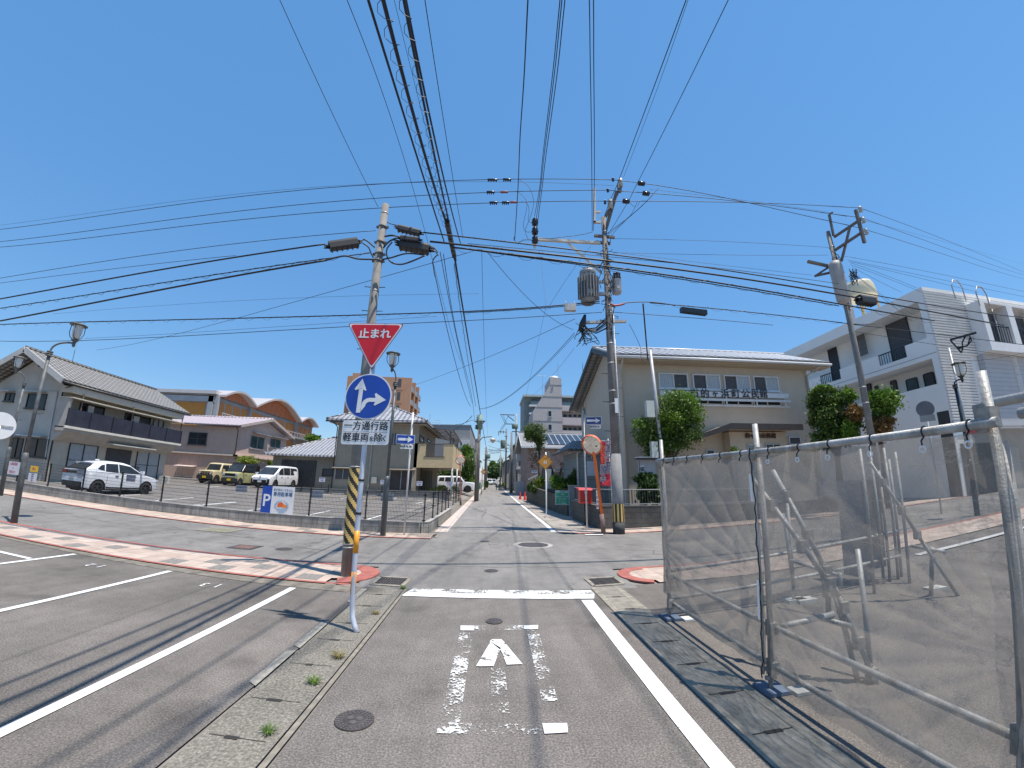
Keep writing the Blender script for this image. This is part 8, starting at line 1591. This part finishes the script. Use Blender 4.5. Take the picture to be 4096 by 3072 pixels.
wire('lowest twisted cable crossing the street, left span',M(q3,(0,907),(640,893),(1269,862))+M(z2,(0,262),(1100,195),(2212,138))+M(z3,(820,100)),aC,bC,.009,deg=3,n=44)
wire('thin cable just above the lowest twisted cable',M(q3,(430,893),(1269,843))+M(z2,(800,178),(1500,130)),aC,bC,.005)
wire('faint thin cable low in the left sky',M(q3,(270,768),(1269,700))+M(q4,(0,520),(500,517)),aC,bC,.004)
bD=PP2
wire('cable bundle right of the tall dark pole with the black box',M(q5,(0,812),(200,828),(600,868),(1220,938)),(4.6,13.8),bD,.013,lash=.8);wire('short bundle end just right of the tall dark pole',M(ZB,(1180,950),(1400,905),(1700,930),(2196,985)),(4.6,13.8),bD,.013)
wire('lowest twisted cable right of the tall dark pole',M(z3,(900,97),(1500,140),(2212,205))+M(q5,(400,918),(780,952)),(4.6,13.8),bD,.008);wire('upper thin cable between the tall dark pole and the right transformer pole',M(q5,(-240,404),(0,408),(640,430),(1130,460)),(4.6,13.9),bD,.006);wire('middle thin cable between the tall dark pole and the right transformer pole',M(q5,(-240,494),(0,497),(640,510),(1130,508)),(4.6,13.9),bD,.006);wire('sloping thin cable to the left arm of the right transformer pole',M(q5,(-240,490),(0,515),(640,595),(1030,635)),(4.6,13.9),bD,.005)
free('red sheathed cable splices at the tall dark pole',[W(ZB(*p),-.3)for p in((930,950),(1010,985),(1120,975),(1210,950))],.03,m=mat('red_sheath',(.35,.04,.03),.5,.1),name='red_cable')
def hung_box(P4,label,m,Y=13.7,dep=.2):
 a=Vector(AY(*P4[0],Y));b=Vector(AY(*P4[1],Y));t=thing('cable_box',tuple((a+b)/2),label,'cable box');MB().box(a.x,Y-dep/2,min(a.z,b.z),b.x,Y+dep/2,max(a.z,b.z)).build('box',m,t);mb=MB();mb.tube([(a.x+.05,Y,max(a.z,b.z)),(a.x+.05,Y,max(a.z,b.z)+.12)],.015,6);mb.tube([(b.x-.05,Y,max(a.z,b.z)),(b.x-.05,Y,max(a.z,b.z)+.12)],.015,6);mb.build('hanger',GALV(),t)
hung_box((ZB(40,960),ZB(260,1095)),'pale grey box hung on the cable bundle left of the tall dark pole',mat('box_pale',(.45,.45,.43),.6,.15,10));
a=PL(*q5(195,850),(4.6,13.8),bD);b=PL(*q5(355,870),(4.6,13.8),bD);a,b=Vector((a[2],a[3],a[1]-.05)),Vector((b[2],b[3],b[1]-.05));t=thing('cable_box',tuple(a),'long black box hung under the cable bundle above the hall roof','cable box');MB().bar(a,b,.2,.2).build('box',CBK,t);mb=MB();mb.bar(a+Vector((0,0,.1)),a+Vector((0,0,.25)),.02);mb.bar(b+Vector((0,0,.1)),b+Vector((0,0,.25)),.02);mb.build('hanger',GALV(),t)
rx=(42,14)
for l,pp,e in(('upper thin service wire from the right transformer pole to the right edge',((130,515),(700,622),(1269,740)),rx),('second thin service wire from the right transformer pole to the right edge',((150,540),(640,642),(1269,772)),rx),('third service wire from the right transformer pole passing the roof hoops',((160,548),(590,650),(980,745)),rx),('service wire from the right transformer pole to the corrugated wall corner',((165,556),(400,640),(590,718)),(24,15.4)),('twin service wire beside the one at the corrugated wall corner',((170,570),(400,655),(620,745)),(24.5,15.2)),('service wire dropping to the white parapet',((180,585),(340,670),(500,748)),(24,17)),('steep service wire to the upper gallery',((210,640),(330,745),(640,940)),(23.3,17)),('steeper service wire to the upper gallery',((205,640),(300,720),(560,930)),(24.5,16.5)),('slack service wire in front of the gallery windows',((215,640),(420,800),(700,925)),(23.3,16))):
 wire(l,M(q6,*pp),(PX2+.3,PY2-.3),e,.006)
for l,pp in(('low cable from the transformer pole across the corrugated wall',((0,922),(180,945),(330,945))),):wire(l,M(q6,*pp),(PX2,PY2),(30,13),.012)
wire('cable running right from the transformer pole across the corrugated wall',M(zS,(820,400),(1100,420),(1500,480),(2212,560)),(PX2,PY2),(30,13.5),.012);wire('thin cable running right under it across the corrugated wall',M(zS,(800,455),(1100,480),(1700,600),(2212,660)),(PX2,PY2),(30,13.5),.007)
wire('cable rising from the black lantern lamp to the right edge',M(zK,(1420,530),(1800,490),(2212,405)),(20.5,13),(28,9),.008)
t=thing('wall_cable_rack',AT(*zK(1300,250),27),'dark angled bracket with looped cables in front of the corrugated wall','bracket');mb=MB();Wk=lambda x,y:Vector(AT(*zK(x,y),26.5));mb.bar(Wk(1120,220),Wk(1510,112),.09);mb.bar(Wk(1130,230),Wk(1290,410),.07);mb.bar(Wk(1290,410),Wk(1310,330),.06);mb.build('bracket',BLACK(),t)
mb=MB();
for pp in(((1350,160),(1300,260),(1310,350)),((1410,160),(1440,230),(1370,310),(1210,330)),((1420,180),(1380,300),(1240,350))):mb.tube([Wk(*p)for p in pp],.035,6)
mb.build('looped_cable',CABLE(),t)
MB().tube([Vector((Wk(1150,230).x+.4,Wk(1150,230).y+.5,Wk(1300,260).z)),Vector((Wk(1150,230).x+.4,Wk(1150,230).y+.5,.6))],.06,8).build('riser',GALV(),t)
def wy(label,pts,z0,far,r,group=None,deg=2,lash=0,n=34,ext=.0):return wire(label,pts,near(pts[0],z0),far,r,group,deg,lash=lash,n=n,ext=ext)
PA=(-1.32,34.0)
wy('thin twisted wire from the top edge to the grey pole top',M(q1,(150,0),(310,340),(470,690),(598,950))+M(z8,(430,120),(460,190)),8.3,(LX,LY),.005,ext=.3)
wy('thin wire from the top edge passing right of the grey pole down the street',M(q1,(505,0),(600,285),(720,640),(820,950))+M(q4,(190,175),(270,580),(390,950)),7.8,PA,.005,ext=.3,deg=3)
OV='thick overhead cable from the top edge down the street, '
wy(OV+'leftmost of the bundle',M(q1,(597,0),(700,312),(800,640),(895,952))+M(q4,(250,90),(280,185)),7.4,(-1.6,9.5),.014,ext=.3)
wy(OV+'thickest strand',M(q1,(672,0),(775,372),(860,672),(935,950))+M(q4,(262,0),(300,70)),7.2,(-1.35,9),.020,lash=.35,ext=.3);wy(OV+'right lashed strand',M(q1,(775,0),(850,332),(910,640),(968,950))+M(q4,(290,0),(318,70)),7.2,(-1.3,9),.015,lash=.35,ext=.3)
wy(OV+'rightmost strand',M(q1,(787,0),(865,360),(940,700),(995,950))+M(q4,(340,60),(385,190)),7.35,(-1.25,10),.013,ext=.3)
wy('fine wire between the two lashed strands overhead',M(q1,(732,0),(830,402),(945,850)),7.6,(-1.3,12),.003,ext=.3);wy('thin wire right of the thick overhead bundle',M(q1,(885,0),(960,440),(1035,950))+M(q4,(400,160)),8.2,(-1.0,14),.006,ext=.3)
A1=PL(*q4(298,55),(-1.3,0),(-1.3,9));B1=PL(*q4(345,275),(-1.3,0),(-1.3,9));A1,B1=Vector((A1[2],A1[3],A1[1])),Vector((B1[2],B1[3],B1[1]));closure((A1+B1)/2,B1-A1,min((B1-A1).length,2.2),.13,.16,'long black splice closure in the thick overhead bundle')
DS='cable running down the left of the street, '
fa=(-1.3,8.6)
wire(DS+'thick twisted one ending far down the street',M(q4,(345,290),(400,600),(455,950))+M(q7,(400,312),(440,580),(500,950))+M(q8,(375,0),(465,350)),fa,(-.7,60),.022,deg=3,n=50)
wire(DS+'leftmost',M(q4,(205,320),(240,470),(290,700),(350,950))+M(q7,(250,290),(310,500),(388,690)),(-2.2,9),PA,.010,deg=3,n=40);wire(DS+'second from left',M(q4,(255,250),(300,500),(395,950))+M(q7,(290,200),(350,460),(400,660)),(-1.9,9),PA,.009,deg=3,n=40)
wire(DS+'third from left',M(q4,(275,280),(310,470),(385,900))+M(q7,(300,200),(365,480),(410,690),(420,830)),(-1.8,9),(-1.3,40),.009,deg=3,n=40);wire(DS+'lashed thin one',M(q4,(345,320),(380,600),(430,930))+M(q7,(365,280),(400,520),(430,690)),(-1.4,9),PA,.007,deg=3,n=40,lash=.9)
wire('straight thin wire down the middle of the street',M(q4,(518,270),(528,500),(535,950))+M(q7,(505,290),(515,600),(532,940)),(-.45,8),(-.2,70),.006,deg=3,n=40)
wire('thin wire from the side arm down towards the dark green apartment block',M(q4,(885,190),(905,400),(925,590)),(3.0,13.7),(3.2,30),.006);wire('thin wire bending back towards the dark green apartment block',M(q4,(925,605),(890,760),(850,950))+M(q7,(920,300),(855,600)),(3.4,14),(2.8,60),.006)
wire('thin diagonal wire from the black cables down to the service bracket',M(q4,(560,255),(750,490),(870,590),(1100,745)),(-.6,8),(3.7,13.9),.006);wire('thin diagonal wire from the side arm down to the left',M(q4,(1210,215),(1080,390),(950,590)),(4.5,13.9),(2.6,14.5),.005)
wire('long thin wire rising from the brown apartments to the service bracket',M(q4,(1110,665),(850,810),(470,950))+M(q7,(500,283),(0,478))+M(z2,(1320,685)),(3.6,13.9),(-6.4,31),.007,n=40);wire('sagging twin wire from the service bracket to the street pole, upper',M(q7,(1265,65),(950,400),(700,610),(465,708)),(3.6,13.9),(-1.0,34),.009,deg=3,n=36);wire('sagging twin wire from the service bracket to the street pole, lower',M(q7,(1268,85),(960,402),(705,613),(468,712)),(3.7,13.9),(-1.0,34),.007,deg=3,n=36)
wire('thin wire sloping down to the aerial of the dark green apartment block',M(q7,(1260,200),(1050,460),(915,592)),(3.7,13.9),(4,40),.006);wire('thin diagonal wire from the grey house roof up to the cables',M(q3,(490,952),(1269,770))+M(q4,(0,385),(450,245)),(-24.5,20.2),(-1.0,8.6),.006,n=40)
def wz(label,pts,z0,z1,r,group=None):
 n=len(pts);ys=[p[1]for p in pts];L=[]
 for p in pts:d=ray(*p);z=z0+(z1-z0)*(p[1]-ys[0])/(ys[-1]-ys[0]);t=(z-H)/d.z;L.append(Vector((d.x*t,d.y*t,z)))
 return free(label,[L[0]+(L[0]-L[1]).normalized()*5]+L,r,name='overhead_cable',group=group)
tp1=W(Z8_(1386,380),-.1)
wz('single thick wire right of centre from the top edge to the side arm',M(q2,(205,0),(185,400),(165,700),(155,950))+M(q4,(728,175)),10.5,tp1[2]-.1,.011)
TR='one of three parallel wires from the top edge to the stacked black insulators';tg='three parallel wires to the side arm'
for dx,e in((0,262),(10,325),(25,380)):wz(TR,M(q2,(368+dx,0),(330+dx*.9,380),(280+dx*.6,800),(265+dx*.5,950))+M(z8,(1384+dx*.3,e-20)),11,W(Z8_(1386,e-20))[2],.009,tg)
for a,b,c,l in((517,523,530,'left one of two close wires from the top edge to the tall dark pole'),(538,540,542,'right one of two close wires from the top edge to the tall dark pole')):wz(l,M(q2,(a,0),(b,400),(c,950))+M(ZC,((580 if a<530 else 600),1090)),11.2,W(ZC(590,1090))[2],.009)
wz('thick wire slanting from the top edge to the bracket top of the tall dark pole',M(q2,(1008,0),(860,400),(740,720),(655,945))+M(ZC,(940,470),(820,800)),11.5,W(ZC(820,800))[2],.010);wz('thin slanting wire with a small insulator beside the thick one',M(q2,(1018,0),(880,400),(760,720),(690,900)),12,13.6,.005)
wz('rightmost wire slanting from the top edge to the tall dark pole',M(q2,(1222,0),(1000,455),(850,755),(750,950))+M(ZC,(1280,520),(940,1080),(870,1140)),11.2,W(ZC(870,1140))[2],.008)
SL_='short wire fanning from the power lines to the tall dark pole crossarm';sg_='fan wires on the tall dark pole'
for pp in(((1900,230),(1630,520),(1320,800),(860,1150)),((1780,375),(1600,560),(1330,800),(890,1165)),((1460,520),(1340,770),(1100,1020),(950,1185))):free(SL_,[W(ZC(*p),-.3)for p in pp],.007,group=sg_)
free('small slack loop under the lowest power line',[W(ZC(*p),-.4)for p in((1300,525),(1400,620),(1470,600),(1500,520))],.006)
zz0=AY(*z3(1208,405),16.8);bse=AY(*z3(1300,1260),16.8);t=thing('service_pole',(bse[0],16.8,.3),'thin grey steel service pole with a pale box in front of the round tree','service pole');MB().tube([(bse[0]+.06,16.8,0),Vector((AY(*z3(1265,900),16.8))),Vector(zz0)],[.085,.08,.07],12).build('shaft',mat('service_grey',(.42,.42,.44),.5,.1,6,metal=.2,streak=.2),t)
f=Fac((4,16.65),(12,16.65))
for q in((z3(1168,812),z3(1240,945)),(z3(1210,1140),z3(1268,1270))):r=f.rect(*q);mb=MB();f.box(mb,r[0],r[1],r[2],r[3],-.12,.12);mb.build('equipment_box',mat('box_palegreen',(.50,.52,.48),.5,.06,5),t)
free('black service cable dropping from the bundle to the grey steel service pole',[AY(*z3(*p),14+.9*k)for k,p in enumerate(((1150,28),(1165,200),(1180,380),(1190,480)))],.022);free('thin service wire from the crossarm to the steel service pole',[AY(*z3(*p),14+.65*k)for k,p in enumerate(((1040,195),(1090,290),(1130,385),(1135,460),(1160,505),(1190,490)))],.007)
free('thin cable along the conduit of the tall dark pole',[W(ZB(*p),-.2)for p in((1000,1010),(980,1250),(950,1560))],.014)
wire('thin drop wire from the tangle down the hall gable',M(zH,(1035,0),(1045,600),(1050,1050)),(3.9,14.2),(6.6,21),.006)
free('thin aerial wire above the leaning lamp on the left',[AT(*zA(*p),24)for p in((1105,0),(1085,90),(1060,190))],.008)
def far_pole(q,Y,top,r,label,m=None,arms=(),can_=None,vine=False):
 b=AY(q[0],q[1],Y);zt=AY(q[0],top,Y)[2];t=thing('utility_pole',(b[0],Y,0),label,'utility pole');MB().tube([(b[0],Y,0),(b[0],Y,zt)],[r,r*.72],12).build('shaft',m or CONC(),t)
 for(x0,y0,x1,y1)in arms:MB().bar(AY(*zF(x0,y0),Y-.2),AY(*zF(x1,y1),Y-.2),r*.6).build('crossarm',STEEL,t)
 for(x,y0,y1,rr)in(can_ or()):a=AY(*zF(x,y1),Y-.4);c=AY(*zF(x,y0),Y-.4);MB().lathe((a[0],a[1],a[2]),[(.01,-.05),(rr*.9,0),(rr,.1),(rr,(c[2]-a[2])*.9),(rr*.8,c[2]-a[2]),(.01,c[2]-a[2]+.03)],12).build('transformer',mat('far_transformer',(.12,.17,.14),.6,.15),t)
 return t,b,zt
t,b,zt=far_pole(zF(945,1300),34.4,1650+.27125*30,.17,'concrete utility pole with ivy at its top on the left of the street',arms=((915,130,1075,128),(985,215,1060,130)))
mb=MB();mb.tube([(b[0],34.4,AY(*zF(950,250),34.4)[2]),(b[0],34.4,AY(*zF(958,40),34.4)[2])],.24,12);mb.build('plastic_sleeve',mat('sleeve_green',(.22,.3,.24),.7,.2,4),t);crown('vine',[B(zF(960,110),0,50,130,KG,1,34.3),B(zF(945,210),0,50,90,KG,1,34.3)],DGR,t,500,.06,60)
far_pole(zF(1518,1110),62,1650+.27125*15,.20,'tall utility pole with wide crossarms and a green transformer on the right far ahead',mat('far_pole_grey',(.30,.32,.32),.85,.1),arms=((1295,30,1505,38),(1355,168,1500,172),(1400,45,1500,125),(1465,280,1600,283)),can_=((1510,170,240,.5),))
far_pole(zF(1452,1110),55,1650+.27125*290,.20,'plain utility pole with a white sleeve left of the tall far one',mat('far_pole_dark',(.20,.19,.18),.85,.1));far_pole(zF(1370,1110),75,1650+.27125*235,.20,'far dark utility pole cluttered with wires and a box, right of the street centre',MATS['far_pole_dark'],arms=((1262,285,1385,288),(1270,285,1270,340),(1300,270,1300,310),(1340,270,1340,310),(1355,350,1400,350),(1430,525,1300,530)),can_=((1332,405,520,.45),))
far_pole(zF(1290,1105),95,1650+.27125*512,.2,'farthest thin pole right of the street centre',MATS['far_pole_grey'],arms=((1255,430,1330,430),));far_pole(zF(1065,1100),70,1650+.27125*510,.2,'far dark pole on the left of the street',MATS['far_pole_dark'],arms=((1040,700,1140,702),),can_=((1108,615,680,.45),));far_pole(zF(1085,1080),88,1650+.27125*550,.2,'second far pole on the left of the street',MATS['far_pole_grey']);far_pole(zF(1020,1160),50,1650+.27125*800,.05,'thin brown post near the green cloth on the left',BRN)
rnd=random.Random(12)
for k in range(16):
 ya=rnd.uniform(430,700);x0,x1=rnd.choice(((1060,1290),(1290,1370),(1060,1370),(1370,1520),(1120,1290),(1290,1510)));dy=rnd.uniform(-40,60)
 wire('thin wire in the far web of cables over the end of the street',M(zF,(x0,ya),((x0+x1)/2,ya+dy/2+12),(x1,ya+dy)),(-1.0,80+k),(5,74+k),.022,'far web of wires')
for k,pp in enumerate((((1300,35),(1330,90),(1365,165)),((1345,40),(1355,100),(1400,170)),((1410,60),(1380,110),(1360,165)),((1350,175),(1310,230),(1285,280)),((1365,175),(1340,220),(1310,275)),((1520,285),(1560,350),(1600,350),(1620,290)),((630,180),(780,150),(880,40)),((700,180),(830,130),(905,110)),((560,280),(720,190),(880,60)))):
 free('hanging wire near the crossarms of the far poles',[AY(*zF(*p),60 if k<6 else 38)for p in pp],.025 if k<6 else .014,group='hanging wires on far poles')
t=thing('roof_aerial',AY(*zE(1620,185),52),'television aerials on the roof behind the tan balcony','aerial');E_=lambda x,y:Vector(AY(*zE(x,y),52));mb=MB();mb.tube([E_(1545,190),E_(1548,30)],.03,5);mb.build('mast',GALV(),t);mb=MB();mb.bar(E_(1540,148),E_(1690,155),.05);mb.bar(E_(1620,120),E_(1690,115),.04);mb.bar(E_(1690,110),E_(1700,150),.05);mb.bar(E_(1690,155),E_(1690,190),.05);mb.build('aerial_boom',FRW,t)
def scooter(q,Y,label):
 b=AY(q[0],q[1],Y);b=Vector((b[0],Y,0));t=thing('motor_scooter',tuple(b),label,'scooter')
 for dy in(-.6,.6):mb=MB();mb.tube([b+Vector((.0,dy+.0,.25))+Vector((0,.22*math.cos(R(k*30)),.22*math.sin(R(k*30))))for k in range(13)],.05,6);mb.build('wheel',TYRE,t)
 mb=MB();mb.prism([b+Vector((-.12,-.7,.35)),b+Vector((-.12,-.4,.95)),b+Vector((-.12,-.3,.5)),b+Vector((-.12,.1,.45)),b+Vector((-.12,.2,.8)),b+Vector((-.12,.75,.78)),b+Vector((-.12,.7,.4))],(.24,0,0));mb.build('body',CBK,t);mb=MB();mb.bar(b+Vector((-.3,-.45,1.0)),b+Vector((.3,-.45,1.0)),.04);mb.build('handlebar',CBK,t)
scooter(zF(1240,1075),72,'dark scooter parked on the right of the street far away');scooter(zF(1275,1085),70,'second dark scooter parked beside the first far away')
def far_car(q,Y,label,col):
 b=AY(q[0],q[1],Y);car('far_vehicle',(b[0],Y,0),180,label,4.4,1.7,1.9,2.6,.33,[(2.1,.3),(2.2,.6),(2.15,1.0),(1.9,1.1),(-2.1,1.1),(-2.2,.9),(-2.2,.4),(-2.1,.3)],[(1.9,1.08),(1.4,1.8),(1.2,1.9),(-2.0,1.9),(-2.15,1.1)],1.08,.1,col,side=([(1.4,1.15),(1.2,1.7),(-1.7,1.7),(-1.7,1.15)],),front=fr_suv,group=None)
far_car(zF(1140,960),130,'white van at the far end of the street, left one',CWH);far_car(zF(1195,960),134,'pale van at the far end of the street, right one',mat('far_car_grey',(.4,.42,.42),.4,.1))
c=Vector(AT(*zK(755,1240),20));t=thing('road_sign',(c.x,c.y,gz(c.x,c.y)),'round road sign seen from behind with a small plate, in front of the white wall','road sign');nb=Vector((-c.x,-c.y,0)).normalized();MB().disc(c,nb,.30,.012,28).build('disc',mat('sign_back',(.12,.12,.13),.5,.1),t);MB().disc(c-nb*.01,nb,.315,.006,28).build('rim',GALV(),t)
rt=Vector((-nb.y,nb.x,0));c2=Vector(AT(*zK(790,1375),20));mb=MB();mb.obox(c2,rt,nb,Z3v,.5,.012,.24);mb.build('small_plate',mat('plate_back',(.25,.26,.25),.5,.1),t);MB().tube([Vector((c.x,c.y,gz(c.x,c.y)))-nb*.05+rt*0,Vector((c.x,c.y,c.z+.3))-nb*.05],.03,8).build('pole',GALV(),t)
c=Vector(AT(*zK(1495,1552),19.5));t=thing('small_sign',tuple(c),'small red and white sign by the black lantern lamp','sign');nb=Vector((-c.x,-c.y,0)).normalized();rt=Vector((-nb.y,nb.x,0));mb=MB();mb.obox(c,rt,nb,Z3v,.52,.02,.24);mb.build('plate',REDS,t);mb=MB();text('広告',.2,c,rt,Z3v,mb,-.03,1,1,.004);mb.build('lettering',SWH,t)
c=Vector(AT(*zA(5,1115),13.2));t=thing('road_sign',(c.x,c.y,0),'white round road sign seen from behind, cut by the left edge','road sign');nb=Vector((-c.x,-c.y,0)).normalized();MB().disc(c,nb,.30,.012,28).build('disc',SWH,t);MB().tube([(c.x,c.y,0),(c.x,c.y,c.z)],.03,8).build('pole',GALV(),t);mb=MB();mb.obox(c+nb*.02,nb.cross(Z3v),nb,Z3v,.5,.01,.03);mb.build('brace',GALV(),t)
